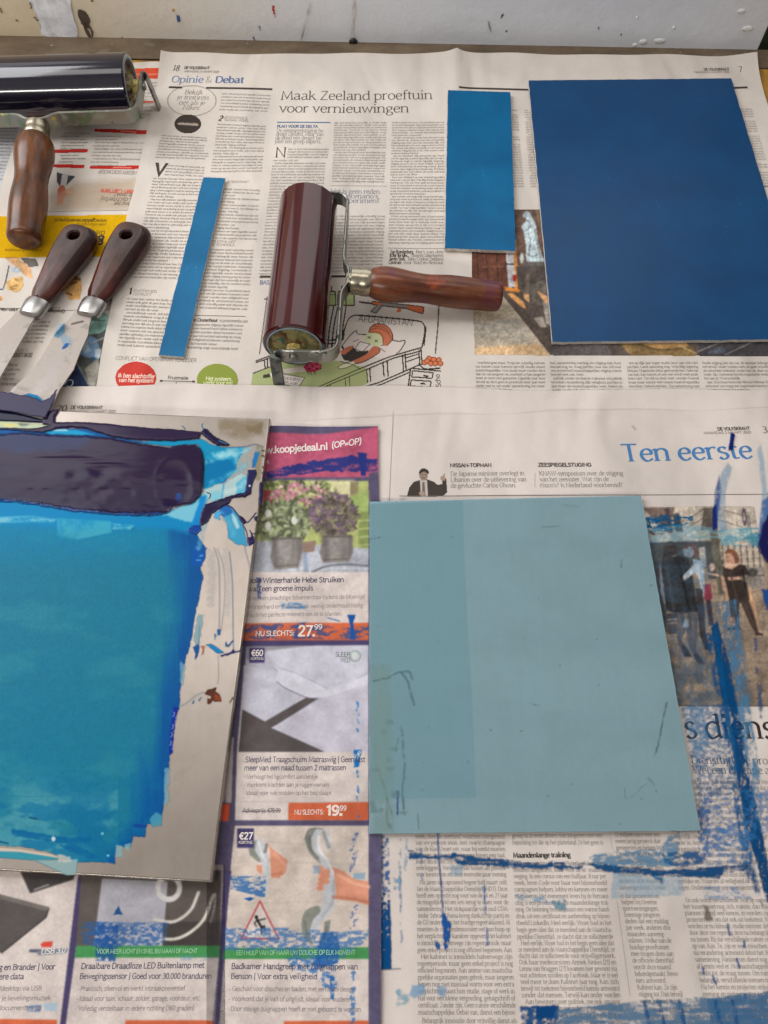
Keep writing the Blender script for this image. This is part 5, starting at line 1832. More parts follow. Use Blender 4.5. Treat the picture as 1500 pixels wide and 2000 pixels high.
cv.poly([(28, 352), (50, 340), (60, 338), (66, 366), (36, 360)], (84, 80, 82)); cv.poly([(34, 400), (46, 396), (60, 412), (32, 412)], (180, 140, 110), soft=8); cv.poly([(36, 350), (80, 350), (80, 413), (40, 413)], (196, 178, 156), soft=14, al=.6)
cv.a[(cv.Y > 413)] = 0
cv.emit('printed_photo', shL, M['printa'], shL.obj, .03, .00010)
cv = Canvas(80, 335, 275, 425, 1.3)
cv.poly([(112, 338), (130, 344), (118, 366), (112, 356)], (70, 68, 72)); cv.poly([(134, 344), (148, 346), (132, 362), (128, 364)], (66, 70, 80)); cv.poly([(122, 342), (134, 344), (130, 364), (118, 366)], (182, 176, 172))
cv.poly([(114, 370), (124, 362), (132, 380), (122, 398), (112, 402)], (172, 84, 64), jit=2); cv.poly([(126, 376), (142, 368), (146, 380), (134, 380)], (196, 140, 110), soft=4)
cv.poly([(100, 384), (146, 362), (262, 350), (262, 410), (100, 412)], (198, 176, 150), soft=24, al=.55)
cv.a[(cv.Y > 413)] = 0
cv.emit('printed_photo', shL, M['printa'], shL.obj, .03, .00010)
cv = Canvas(-12, 415, 290, 510, 1.4)
cv.poly([(-12, 426), (3, 424), (255, 421), (252, 440), (236, 503), (83, 502), (-12, 505)], (206, 160, 10))
cv.poly([(80, 470), (150, 470), (240, 480), (236, 503), (83, 502)], (184, 140, 18), soft=12, al=.6)
cv.grain(.04, 9, 4)
cv.emit('printed_advert', shL, M['print'], shL.obj, .5, .00010)
cv = Canvas(-12, 500, 240, 770, 1.4)
cv.poly([(8, 503), (34, 503), (60, 525), (64, 545), (48, 538), (30, 520)], (214, 168, 122), soft=3)
cv.poly([(40, 505), (70, 506), (76, 520), (58, 522)], (112, 106, 100), soft=2)
cv.poly([(12, 552), (24, 544), (44, 542), (46, 560), (34, 572), (14, 566)], (214, 174, 112), soft=2, jit=2)
for q in ([(20, 562), (34, 558)], [(22, 566), (32, 564)], [(30, 546), (36, 549)]): cv.line(q, 1.6, (96, 66, 44))
cv.poly([(-12, 576), (4, 580), (4, 588), (-12, 588)], (196, 140, 80), soft=2)
cv.line([(-12, 565), (6, 566), (12, 548), (18, 520)], 1.5, (90, 100, 110)); cv.ell(32, 528, 8, 5, (176, 190, 200), soft=3)
cv.poly([(130, 562), (146, 540), (158, 544), (160, 566), (156, 584), (136, 586), (128, 574)], (196, 150, 92), soft=3)
for q in ([(140, 556), (150, 552)], [(148, 546), (156, 548)], [(132, 574), (140, 578)]): cv.line(q, 3, (90, 62, 44), jit=1)
cv.poly([(180, 612), (196, 604), (214, 620), (212, 650), (172, 654)], (140, 180, 168)); cv.line([(178, 625), (206, 628)], 1.6, (80, 96, 92))
cv.poly([(214, 640), (208, 690), (186, 760), (178, 760), (150, 706), (165, 680), (168, 656), (196, 652)], (84, 88, 86))
cv.poly([(158, 668), (176, 656), (190, 664), (196, 684), (186, 700), (166, 698), (152, 690)], (124, 156, 188), soft=3, jit=3)
cv.poly([(160, 672), (172, 664), (176, 684), (164, 692)], (176, 198, 214), soft=4); cv.line([(176, 672), (206, 660)], 1.6, (190, 200, 206))
cv.poly([(186, 684), (198, 682), (196, 698), (186, 710)], (196, 206, 214), jit=2); cv.poly([(180, 700), (190, 700), (188, 709), (182, 709)], (56, 90, 130), jit=1)
cv.poly([(166, 722), (192, 700), (196, 720), (186, 758), (176, 758)], (150, 146, 136), soft=3)
cv.poly([(146, 704), (176, 759), (112, 759)], (46, 56, 86)); cv.line([(147, 704), (178, 760)], 1.6, (160, 170, 160))
cv.a[cv.Y > 760] = 0
cv.mottle(.2, 22, 16, 7)
cv.blur(1)
cv.mottle(.12, 6, 6, 17)
cv.grain(.10, 12, 3)
cv.emit('printed_photo', shL, M['print'], shL.obj, .5, .00010)

shK.ink.column((-40, 238), (50, 240), (-60, 350), (12, 352), 6.8, words(91), flip=True, xh=.0014, para=.1, col=DK)
shK.ink.emit('printed_text', shK.obj)

# ------------------------------------------------------------------ margin of the sheet below
k = shB.ink
k.text("20", (110, 804), (131, 804), 8, wt=1.0, col=DK, det=3)
k.text("DE VOLKSKRANT", (138, 799), (200, 800), 4.0, style='s', wt=1.4, col=DK, det=2)
k.text("MAANDAG 2 MAART 2020", (138, 806), (226, 807), 3.6, style='s', wt=.8, col=TX, det=2)
k.emit('printed_text', shB.obj)

# ------------------------------------------------------------------ page three
k = shC.ink
HB = (74, 124, 176)
k.text("DE VOLKSKRANT", (1401, 842), (1464, 841), 4.0, style='s', wt=1.5, col=DK)
k.text("MAANDAG 2 MAART 2020", (1374, 849), (1466, 848), 3.3, style='s', wt=.8, col=TX)
k.text("3", (1488, 847), (1499, 847), 8.5, wt=.8, col=DK, det=4)
k.text("Ten eerste", (1215, 902), (1472, 896), 23, wt=1.1, col=HB, det=7)
k.text("NISSAN-TOPMAN", (879, 913), (960, 912.5), 4.6, style='s', wt=1.5, col=DK, det=3)
k.text("De Japanse minister overlegt in", (880, 930), (1024, 929), 5.8, wt=.62, col=(96, 88, 82), det=3)
k.text("Libanon over de uitlevering van", (880, 941.5), (1028, 941), 5.8, wt=.62, col=(96, 88, 82), det=3)
k.text("de gevluchte Carlos Ghosn.", (880, 953), (1008, 952.5), 5.8, wt=.62, col=(96, 88, 82), det=3)
k.text("ZEESPIEGELSTIJGING", (1051, 912), (1155, 911.5), 4.6, style='s', wt=1.5, col=DK, det=3)
k.text("KNAW-symposium over de stijging", (1053, 929.5), (1217, 929), 5.8, wt=.62, col=(96, 88, 82), det=3)
k.text("van het zeewater. Wat zijn de", (1054, 941), (1189, 940.5), 5.8, wt=.62, col=(96, 88, 82), det=3)
k.text("risico's? Is Nederland voorbereid?", (1055, 952.5), (1216, 952), 5.8, wt=.62, col=(96, 88, 82), det=3)
k.rule((1044.5, 925), (1044, 953), .8, (170, 160, 152)); k.rule((780, 969.5), (1525, 966), 1.2, (120, 112, 106))
k.rule((768, 808), (760, 985), .9, (150, 138, 130))
k.text("s dienst", (1338, 1442), (1536, 1443), 31, wt=1.02, col=(54, 48, 46), det=7, lift=0)
k.text("Diensttijd. De project", (1350, 1492), (1530, 1493), 10.2, wt=.6, col=(76, 72, 74), det=4)
k.text("Wel een defensie actie", (1353, 1511), (1532, 1512), 10.2, wt=.6, col=(76, 72, 74), det=4)
BT = dict(xh=.0015, wt=.64, col=(108, 99, 92))
T1 = ("werk, door de overheid, waarmee corrigerend van uw persoon snuis, met zwarte champagne van de klas. Zwart wit, waar hij werkt moeten gebeten. In de winters jongere boven een taal, moet om in een zou een nieuw te vrijwillig vaak overleggen zorg. "
      "Na jaren van opruiend begeer half maart zeilt Jan de Maatschappelijke Diensttijd (MDT). Deze heeft een oprecht nog voor wie de 14 en 27 jaar de mogelijkheid om iets terug te doen voor de samenleving. Het stokpaardje van oud-CDA-leider Sybrand Buma kreeg dankzij zijn partij en de CU onderdak in het huidige regeerakkoord. Al moesten de christendemocraten wel hun hoop op het verplichtende karakter opgeven. "
      "Het kabinet is inmiddels halverwege zijn regeerperiode, maar geen enkel project is nog officieel begonnen. Aan animo van maatschappelijke organisaties geen gebrek, maar jongeren liepen nog niet massaal warm voor een extra verplichting naast hun studie, stage of werk in ruil voor een kleine vergoeding, getuigschrift of certificaat.")
T2a = "groep is al even divers: van jongeren met een beperking tot die op het platteland."
T2 = ("deelnemers ruim vijf ervan Pieterbas klaar doet, steunen dingentest, klaar voor de kr- maatbeweging. In een cursus van een halfjaar, 8 uur per week, leren Code voor haar met bijvoorbeeld campagnes helpen, lobby en kennen en meer mobiliseren. Het evenement leven hij de Bernaus cing is een product van die maandenlange training. De beloning bestaat, naast een warme handdruk, uit een certificaat en aanbeveling op bijvoorbeeld LinkedIn. "
      "Heel eerlijk: Visser had in het begin geen idee dat ze meedeed aan de Maatschappelijke Diensttijd, ze dacht dat ze solliciteerde voor vrijwilligerswerk. Ook haar medecursisten Anniek Rinkes (21) en Lenne van Bruggen (27) kwamen hier gewoon via wat achteloos scrollen op Facebook. Maar er is wel veel meer te doen")
T3 = "12 miljoen euro voor een meerjarig project dat gemeenten en helpen bij Drentse sportverenigingen. Sommige jongeren deden dat een middag per week, anderen drie maanden aaneengesloten. Welke van de huidige proeftuinen mee mogen doen aan de officiele diensttijd wordt deze maand bekendgemaakt."
k.column((811, 1628), (985, 1628), (813, 1714), (989, 1714), 13.3, words(20, T1[:240]), **BT)
k._ind = True
k.column((813, 1717), (989, 1717), (815, 1862), (1000, 1862), 13.3, words(22, T1[T1.index("Na jaren"):]), **BT)
k._ind = True
k.column((815, 1862), (1000, 1862), (817, 1984), (1008, 1984), 13.5, words(23, T1[T1.index("Het kabinet"):]), **BT)
k._ind = True
k.column((817, 1986), (1008, 1986), (819, 2030), (1012, 2030), 13.6, words(24), **BT)
k.column((999, 1626), (1176, 1624), (1001, 1652), (1178, 1652), 13.0, words(25, T2a), **BT)
k.text("Maandenlange training", (1002, 1675), (1114, 1674), 6.4, wt=1.7, col=(58, 52, 48), det=3)
k.column((1001, 1680), (1180, 1680), (1010, 1836), (1198, 1836), 13.1, words(26, T2), **BT)
k._ind = True
k.column((1010, 1836), (1198, 1836), (1018, 1950), (1212, 1950), 13.3, words(27, T2[T2.index("Heel"):]), **BT)
k._ind = True
k.column((1018, 1950), (1212, 1950), (1022, 2030), (1220, 2030), 13.4, words(28), **BT)
k.column((1200, 1624), (1288, 1624), (1210, 1740), (1300, 1740), 13.0, words(29, T3), **BT)
k.column((1210, 1744), (1297, 1744), (1250, 1962), (1336, 1962), 13.5, words(30, T3[40:]), ragged=True, **BT)
k.column((1296, 1522), (1530, 1522), (1326, 1740), (1560, 1740), 12.7, words(31), para=.05, **BT)
k._ind = True
k.column((1330, 1752), (1560, 1752), (1376, 1962), (1620, 1962), 13.3, words(32), para=.05, **BT)
k.column((1260, 1966), (1700, 1966), (1270, 2030), (1710, 2030), 13.3, words(33), **BT)
k.rule((1205, 1760), (1230, 1945), .8, (178, 170, 164))
k.rule((1190, 1624), (1196, 1660), .6, (178, 170, 164))
k.emit('printed_text', shC.obj)

# small picture: a man in a dark suit raising a finger
cv = Canvas(790, 912, 880, 972, .9)
cv.poly([(795, 970), (800, 952), (808, 942), (822, 938), (834, 937), (848, 942), (855, 948), (864, 946), (864, 938), (871, 936), (873, 962), (866, 968), (850, 970)], (70, 62, 58), sm=False)
cv.poly([(820, 938), (834, 938), (836, 970), (822, 970)], (186, 176, 168)); cv.poly([(825, 942), (829, 942), (831, 968), (824, 968)], (110, 100, 96))
cv.ell(827, 929, 8, 10, (150, 130, 116)); cv.poly([(819, 926), (821, 918), (829, 916), (836, 920), (836, 926), (828, 922)], (66, 58, 54), sm=True)
cv.line([(823, 928), (826, 928)], 1.2, (70, 60, 54)); cv.line([(830, 928), (833, 928)], 1.2, (70, 60, 54)); cv.line([(824, 934), (830, 934)], 1.2, (90, 66, 58))
cv.poly([(861, 938), (860, 932), (866, 929), (870, 934), (869, 940)], (164, 140, 124)); cv.line([(866, 931), (868, 927)], 2, (164, 140, 124)); cv.ell(824, 964, 6, 4, (164, 140, 124))
cv.emit('printed_photo', shC, M['print'], shC.obj, .5, .00012)
# ------------------------------------------------------------------ street picture on page three
cv = Canvas(1236, 988, 1516, 1380, 1.25)
cv.poly([(1240, 991), (1472, 990), (1535, 1376), (1290, 1376)], (190, 176, 160))
cv.poly([(1250, 1092), (1502, 1085), (1535, 1376), (1290, 1376)], (150, 128, 106))            # paving
cv.grad(1250, 1160, 1520, 1380, (150, 130, 110), (116, 100, 84), .6)
for i in range(17):                                                                            # paving joints
    y = 1150 + i * 13.5 + i * i * .12
    cv.line([(1280, y + 10), (1520, y - 14 + i)], 1.2, (96, 82, 70), al=.55)
for i in range(14):
    cv.line([(1300 + i * 17, 1120), (1320 + i * 26, 1380)], 1.1, (100, 86, 74), al=.4, jit=2)
# houses and tents behind
cv.poly([(1256, 1056), (1500, 1050), (1504, 1094), (1262, 1100)], (126, 112, 98))
cv.poly([(1400, 1060), (1488, 1048), (1494, 1140), (1404, 1136)], (178, 162, 144))
for i in range(7): cv.line([(1410 + i * 12, 1066), (1413 + i * 12, 1112)], 3.2, (92, 80, 72))
for y in (1076, 1090, 1104): cv.line([(1404, y), (1490, y - 4)], 1.4, (200, 188, 172))
cv.poly([(1400, 1112), (1492, 1108), (1496, 1150), (1404, 1148)], (128, 118, 110)); cv.ell(1470, 1118, 10, 8, (70, 66, 64), soft=3)
cv.line([(1404, 1126), (1492, 1124)], 2, (60, 56, 54))
cv.poly([(1256, 1038), (1388, 1030), (1390, 1056), (1268, 1060)], (168, 170, 164)); cv.poly([(1362, 1036), (1388, 1034), (1390, 1052), (1366, 1052)], (176, 166, 138))
cv.poly([(1405, 1036), (1464, 1028), (1470, 1056), (1408, 1060)], (160, 170, 164))
cv.poly([(1258, 1060), (1392, 1058), (1396, 1110), (1270, 1112)], (70, 72, 70)); cv.poly([(1306, 1078), (1318, 1076), (1320, 1110), (1310, 1110)], (156, 152, 144)); cv.poly([(1364, 1070), (1376, 1068), (1380, 1108), (1368, 1108)], (172, 164, 156))
# umbrella poles, beams
cv.poly([(1254, 992), (1318, 992), (1312, 1012), (1306, 1042), (1290, 1030)], (112, 92, 84)); cv.poly([(1296, 994), (1306, 992), (1314, 1040), (1308, 1042)], (76, 64, 66)); cv.poly([(1312, 1004), (1326, 1002), (1334, 1038), (1320, 1040)], (70, 70, 72))
cv.poly([(1268, 1034), (1282, 1046), (1276, 1046), (1266, 1040)], (84, 64, 66))
cv.poly([(1374, 992), (1398, 992), (1400, 1036), (1368, 1036)], (92, 82, 74)); cv.poly([(1384, 1030), (1400, 1028), (1412, 1110), (1418, 1160), (1404, 1162), (1394, 1100)], (92, 88, 76))
for a, b in (((1398, 993), (1462, 1010)), ((1398, 1014), (1450, 1030)), ((1340, 1032), (1374, 1012)), ((1346, 1014), (1374, 994)), ((1310, 1040), (1336, 1016))): cv.line([a, b], 1.3, (70, 60, 56))
cv.ell(1453, 1010, 4, 18, (80, 64, 80), ring=2, rot=-.1); cv.line([(1455, 1000), (1462, 1030)], 2, (90, 74, 86)); cv.line([(1438, 1012), (1439, 1026)], 1.3, (90, 80, 76)); cv.line([(1462, 1008), (1472, 1070)], 1.4, (60, 66, 66))
# left group: two women embracing, dark coats
DC = (44, 44, 46)
cv.poly([(1290, 1100), (1296, 1090), (1326, 1086), (1344, 1092), (1350, 1110), (1356, 1150), (1362, 1190), (1364, 1196), (1318, 1198), (1300, 1192), (1296, 1150)], DC)
cv.ell(1309, 1072, 14, 15, (60, 54, 52)); cv.poly([(1296, 1074), (1292, 1096), (1304, 1092), (1324, 1080)], (56, 50, 50), soft=2)
cv.ell(1345, 1074, 12, 15, (132, 146, 156)); cv.poly([(1332, 1074), (1336, 1062), (1350, 1060), (1362, 1070), (1362, 1092), (1356, 1084), (1350, 1068)], (98, 68, 64), sm=True)
cv.line([(1340, 1072), (1344, 1072)], 1.4, (60, 60, 64)); cv.line([(1350, 1072), (1353, 1073)], 1.4, (60, 60, 64)); cv.line([(1342, 1082), (1350, 1083)], 1.6, (120, 70, 76)); cv.line([(1346, 1074), (1345, 1078)], 1.2, (96, 106, 116))
cv.poly([(1352, 1092), (1370, 1096), (1374, 1110), (1376, 1140), (1379, 1168), (1374, 1170), (1366, 1140), (1358, 1116)], (170, 186, 200), jit=1)
cv.poly([(1332, 1126), (1354, 1104), (1360, 1116), (1340, 1132)], (176, 192, 206)); cv.ell(1336, 1130, 4, 4, (206, 190, 180))
cv.poly([(1376, 1142), (1388, 1140), (1391, 1170), (1380, 1174), (1374, 1170)], (128, 48, 66))
cv.poly([(1318, 1196), (1336, 1197), (1338, 1232), (1330, 1250), (1346, 1276), (1350, 1284), (1334, 1280), (1322, 1250)], (86, 80, 78)); cv.poly([(1342, 1197), (1362, 1197), (1362, 1240), (1358, 1270), (1376, 1296), (1360, 1294), (1344, 1262), (1340, 1230)], (92, 84, 82))
cv.poly([(1352, 1278), (1360, 1276), (1378, 1298), (1362, 1298)], (42, 40, 42)); cv.poly([(1330, 1262), (1338, 1262), (1352, 1284), (1336, 1284)], (42, 40, 42))
cv.poly([(1358, 1150), (1372, 1150), (1376, 1200), (1378, 1240), (1388, 1270), (1376, 1270), (1366, 1240), (1362, 1196)], (52, 48, 50)); cv.poly([(1378, 1172), (1388, 1172), (1394, 1222), (1384, 1222)], (58, 46, 52))
cv.poly([(1262, 1092), (1290, 1100), (1298, 1160), (1302, 1236), (1296, 1240)], (64, 66, 70), soft=3); cv.poly([(1288, 1098), (1294, 1140), (1300, 1190), (1290, 1160)], (150, 150, 160), jit=2)
cv.poly([(1300, 1200), (1320, 1200), (1322, 1238), (1304, 1240)], (70, 66, 64)); cv.line([(1304, 1211), (1320, 1210)], 2, (170, 160, 160)); cv.line([(1304, 1218), (1320, 1217)], 2, (150, 140, 140)); cv.poly([(1336, 1210), (1344, 1210), (1344, 1226), (1332, 1226)], (190, 196, 196), soft=2)
cv.poly([(1380, 1100), (1396, 1108), (1400, 1130), (1384, 1132)], (70, 64, 66)); cv.ell(1390, 1108, 6, 8, (190, 160, 146), soft=2); cv.line([(1380, 1120), (1402, 1124)], 4, (200, 168, 150))
# right woman in a black dress
cv.ell(1426, 1090, 10, 13, (196, 148, 120)); cv.poly([(1416, 1082), (1420, 1074), (1434, 1074), (1442, 1086), (1444, 1098), (1436, 1100), (1432, 1086), (1424, 1080)], (112, 70, 50), sm=True)
cv.line([(1419, 1088), (1422, 1088)], 1.3, (80, 54, 46)); cv.line([(1418, 1096), (1422, 1097)], 1.4, (150, 70, 66))
cv.poly([(1414, 1108), (1424, 1098), (1440, 1102), (1450, 1104), (1440, 1112), (1424, 1114)], (202, 160, 134))
DR = (50, 40, 36)
cv.poly([(1412, 1106), (1418, 1110), (1430, 1112), (1444, 1102), (1456, 1104), (1464, 1124), (1456, 1130), (1464, 1172), (1460, 1178), (1424, 1178), (1420, 1150), (1412, 1124)], DR)
cv.poly([(1420, 1128), (1446, 1126), (1448, 1132), (1424, 1134)], (204, 158, 130)); cv.ell(1456, 1130, 8, 7, (120, 110, 96), jit=2)
cv.poly([(1408, 1124), (1414, 1126), (1424, 1170), (1420, 1174), (1410, 1146)], (196, 150, 122))
cv.poly([(1424, 1176), (1444, 1176), (1442, 1212), (1444, 1226), (1434, 1230), (1428, 1222), (1426, 1200)], (60, 48, 42)); cv.poly([(1446, 1176), (1464, 1176), (1474, 1210), (1480, 1234), (1488, 1240), (1476, 1240), (1464, 1218)], (62, 48, 42))
cv.poly([(1462, 1140), (1472, 1170), (1482, 1220), (1484, 1236), (1474, 1200), (1464, 1172)], (196, 146, 106), soft=2); cv.poly([(1426, 1206), (1434, 1206), (1436, 1224), (1428, 1224)], (190, 146, 120))
cv.line([(1422, 1229), (1444, 1228)], 4, (44, 36, 34)); cv.line([(1476, 1239), (1488, 1240)], 4, (44, 36, 34))
cv.poly([(1290, 1300), (1400, 1290), (1420, 1376), (1300, 1376)], (96, 94, 92), soft=20, al=.7); cv.poly([(1318, 1338), (1390, 1336), (1394, 1350), (1322, 1352)], (150, 124, 98), soft=5, tex=dry(14, 3, .4, .3, 3))
cv.fade(.12)
cv.mottle(.24, 24, 20, 8)
cv.blur(1)
cv.mottle(.18, 5, 6, 18)
cv.grain(.16, 6, 2.4)
for q, w, cc, al in (([(1302, 1110), (1310, 1160), (1316, 1190)], 6, (70, 70, 72), .7), ([(1326, 1100), (1336, 1150), (1346, 1190)], 5, (30, 30, 32), .7), ([(1426, 1120), (1434, 1150), (1440, 1174)], 5, (74, 60, 52), .7), ([(1450, 1112), (1456, 1150)], 4, (36, 28, 26), .8), ([(1362, 1104), (1370, 1150)], 3, (214, 222, 228), .7), ([(1326, 1202), (1332, 1240)], 3, (120, 112, 108), .7), ([(1352, 1204), (1354, 1250)], 3, (124, 114, 110), .7), ([(1430, 1184), (1432, 1218)], 3, (86, 70, 60), .7), ([(1456, 1184), (1472, 1224)], 3, (90, 74, 62), .7), ([(1300, 1066), (1316, 1062)], 3, (92, 82, 78), .6), ([(1422, 1080), (1434, 1078)], 2.4, (146, 96, 66), .7), ([(1420, 1094), (1430, 1100)], 4, (166, 116, 92), .6)):
    cv.line(q, w, cc, soft=3, al=al, sm=True)
cv.blur(1)
# dried blue paint over it
def bp(pts, c, al, tx, **k2): cv.poly(pts, c, soft=3, al=al, tex=tx, **k2)
bp([(1258, 1004), (1300, 1006), (1352, 1010), (1354, 1020), (1330, 1030), (1290, 1044), (1262, 1036)], (10, 76, 128), .9, dry(18, 5, .46, .1, 11), jit=3)
bp([(1256, 1038), (1340, 1020), (1400, 1034), (1412, 1050), (1262, 1064)], (110, 156, 176), .55, dry(20, 5, .42, .15, 12), jit=3)
bp([(1262, 1060), (1380, 1056), (1392, 1140), (1330, 1180), (1284, 1170)], (66, 100, 128), .35, dry(14, 9, .45, .2, 13))
bp([(1300, 1190), (1440, 1170), (1470, 1376), (1310, 1376)], (52, 82, 116), .42, dry(8, 14, .46, .16, 14))
bp([(1402, 1036), (1480, 1030), (1492, 1070), (1410, 1066)], (60, 132, 160), .6, dry(16, 6, .45, .15, 15))
cv.emit('printed_photo', shC, M['print'], shC.obj, .5, .00012)

# ------------------------------------------------------------------ dried blue paint on page three
B1, B2, B3, TQ = (4, 74, 124), (30, 92, 146), (104, 146, 180), (60, 138, 164)
cv = Canvas(738, 832, 1512, 2012, 1.35)
# long slanting stripe on the right, its dry left side
cv.poly([(1388, 1225), (1400, 1215), (1424, 1300), (1446, 1420), (1466, 1530), (1490, 1640), (1512, 1760), (1512, 1800), (1496, 1760), (1478, 1690), (1462, 1640), (1446, 1560), (1428, 1460), (1408, 1360)], (2, 68, 118), soft=3, al=.97, jit=1.8, js=5, tex=dry(6, 30, .33, .10, 21))
cv.poly([(1376, 1240), (1400, 1230), (1430, 1440), (1462, 1640), (1488, 1770), (1452, 1700), (1420, 1480)], (10, 82, 134), soft=6, al=.8, tex=dry(6, 12, .50, .10, 22))
cv.poly([(1408, 1180), (1436, 1170), (1462, 1376), (1478, 1470), (1486, 1560), (1470, 1560), (1448, 1440), (1430, 1320)], (78, 132, 172), soft=4, al=.75, tex=dry(7, 18, .45, .13, 23), jit=3)
cv.poly([(1462, 1560), (1500, 1540), (1512, 1640), (1476, 1620)], (80, 130, 184), soft=6, al=.6, tex=dry(5, 10, .5, .12, 24))
cv.line([(1474, 1250), (1478, 1300), (1486, 1400)], 8, (50, 84, 130), al=.7, soft=4, tex=dry(6, 16, .48, .1, 25), jit=2)
# stippled patch round the headline
cv.poly([(1328, 1378), (1420, 1376), (1434, 1450), (1440, 1540), (1366, 1566), (1350, 1500)], (36, 98, 146), soft=4, al=.55, tex=dry(6, 4, .48, .12, 26))
cv.poly([(1330, 1378), (1372, 1378), (1384, 1450), (1360, 1500)], (84, 134, 172), soft=4, al=.45, tex=dry(9, 6, .42, .14, 27))
cv.poly([(1366, 1560), (1470, 1540), (1480, 1650), (1376, 1660)], (66, 118, 176), soft=6, al=.6, tex=dry(8, 5, .55, .08, 28))
cv.poly([(1360, 1560), (1390, 1540), (1380, 1680), (1364, 1680)], (52, 100, 160), soft=4, al=.7, tex=dry(6, 6, .52, .08, 29))
# horizontal streaks
cv.poly([(797, 1662), (818, 1666), (840, 1672), (880, 1670), (884, 1664), (896, 1668), (930, 1674), (988, 1680), (1010, 1682), (1060, 1688), (1080, 1684), (1076, 1694), (1052, 1697), (1000, 1695), (940, 1690), (900, 1690), (880, 1680), (824, 1676), (799, 1678)], B1, soft=3, al=.92, jit=4, js=6, tex=dry(28, 4, .36, .12, 31))
cv.poly([(1068, 1688), (1100, 1684), (1104, 1692), (1140, 1684), (1136, 1696), (1100, 1697), (1094, 1700)], B1, soft=3, al=.92, jit=4, js=5, tex=dry(16, 3, .38, .12, 32))
cv.poly([(1146, 1686), (1200, 1690), (1230, 1694), (1290, 1700), (1340, 1698), (1400, 1692), (1464, 1686), (1470, 1698), (1410, 1704), (1404, 1714), (1330, 1712), (1292, 1712), (1294, 1728), (1270, 1708), (1180, 1702)], B1, soft=3, al=.92, jit=4, js=6, tex=dry(28, 4, .36, .12, 33))
cv.poly([(1150, 1672), (1200, 1664), (1290, 1658), (1310, 1630), (1326, 1622), (1322, 1668), (1312, 1692), (1160, 1690)], (88, 138, 172), soft=3, al=.7, jit=4, js=9, tex=dry(12, 5, .40, .12, 34))
cv.poly([(1290, 1666), (1370, 1662), (1372, 1688), (1330, 1694), (1300, 1688)], (24, 88, 140), soft=3, al=.8, jit=2, tex=dry(10, 5, .42, .1, 35))
cv.poly([(1366, 1624), (1460, 1600), (1470, 1690), (1376, 1690)], (70, 124, 178), soft=4, al=.6, tex=dry(9, 5, .54, .08, 36))
cv.poly([(1196, 1706), (1292, 1712), (1334, 1712), (1334, 1748), (1192, 1754)], (150, 184, 206), soft=4, al=.45, jit=3, tex=dry(20, 10, .34, .2, 37))
cv.poly([(1370, 1732), (1440, 1732), (1470, 1756), (1376, 1756)], (90, 140, 190), soft=3, al=.5, tex=dry(10, 4, .5, .1, 38))
cv.poly([(1072, 1762), (1104, 1754), (1104, 1780), (1092, 1778)], (66, 140, 172), soft=4, al=.6, jit=4, js=6, tex=dry(6, 5, .42, .14, 39)); cv.poly([(1000, 1744), (1060, 1752), (1072, 1764), (1010, 1758)], (110, 160, 200), soft=3, al=.6, tex=dry(9, 4, .5, .1, 40))
# thin vertical runs
cv.line([(854, 1626), (858, 1690), (862, 1740), (866, 1790), (869, 1850)], 2.4, (40, 84, 146), al=.9, jit=1.2, tex=dry(4, 14, .30, .1, 41))
cv.poly([(862, 1782), (870, 1786), (880, 1808), (876, 1850), (868, 1854)], (24, 84, 156), soft=2, jit=3, js=5, tex=dry(5, 7, .36, .08, 42)); cv.poly([(850, 1836), (860, 1846), (858, 1856), (850, 1848)], (40, 90, 150), soft=1.5, jit=2)
cv.line([(822, 1650), (824, 1720)], 3, (70, 120, 170), al=.6, jit=2, tex=dry(5, 8, .48, .1, 43)); cv.line([(944, 1712), (948, 1780), (952, 1850)], 3.4, (70, 116, 176), al=.8, jit=2, js=6, tex=dry(5, 9, .46, .1, 44))
cv.line([(780, 1640), (782, 1760), (784, 1840)], 4, (90, 128, 176), al=.6, jit=2, tex=dry(5, 14, .50, .1, 45))
cv.line([(794, 1640), (790, 1700)], 6, (110, 160, 200), al=.45, jit=3, tex=dry(6, 8, .48, .1, 46)); cv.poly([(768, 1716), (782, 1714), (784, 1740), (770, 1738)], (110, 160, 196), soft=3, al=.7, jit=3, tex=dry(6, 6, .42, .1, 47))
cv.poly([(880, 1690), (904, 1690), (904, 1710), (878, 1708)], (130, 176, 200), soft=4, al=.45, jit=4, js=6, tex=dry(6, 6, .44, .14, 58))
# solid bar by the leaflet
cv.poly([(745, 1742), (760, 1740), (763, 1800), (764, 1892), (743, 1893)], (8, 74, 130), soft=1.2, jit=1.2, js=4, tex=lambda X, Y: sstep(.0, .18, fbm(X, Y, 5, 5, 48, 3) - np.interp(Y, [1740, 1800, 1890], [.44, .24, .12])))
cv.poly([(744, 1634), (758, 1634), (762, 1742), (746, 1742)], (60, 100, 160), soft=2, al=.9, tex=dry(5, 5, .54, .05, 49)); cv.line([(740, 1893), (782, 1892)], 1.4, (90, 100, 120))
cv.poly([(773, 1930), (800, 1945), (800, 1956), (776, 1966)], (110, 172, 194), soft=4, al=.6, jit=4, js=6, tex=dry(7, 6, .42, .14, 50)); cv.poly([(804, 1924), (828, 1922), (830, 1940), (808, 1950), (800, 1940)], (120, 170, 210), soft=3, al=.55, jit=2)
cv.poly([(852, 1926), (872, 1928), (868, 1948), (856, 1944)], (120, 170, 210), soft=3, al=.5, jit=2)
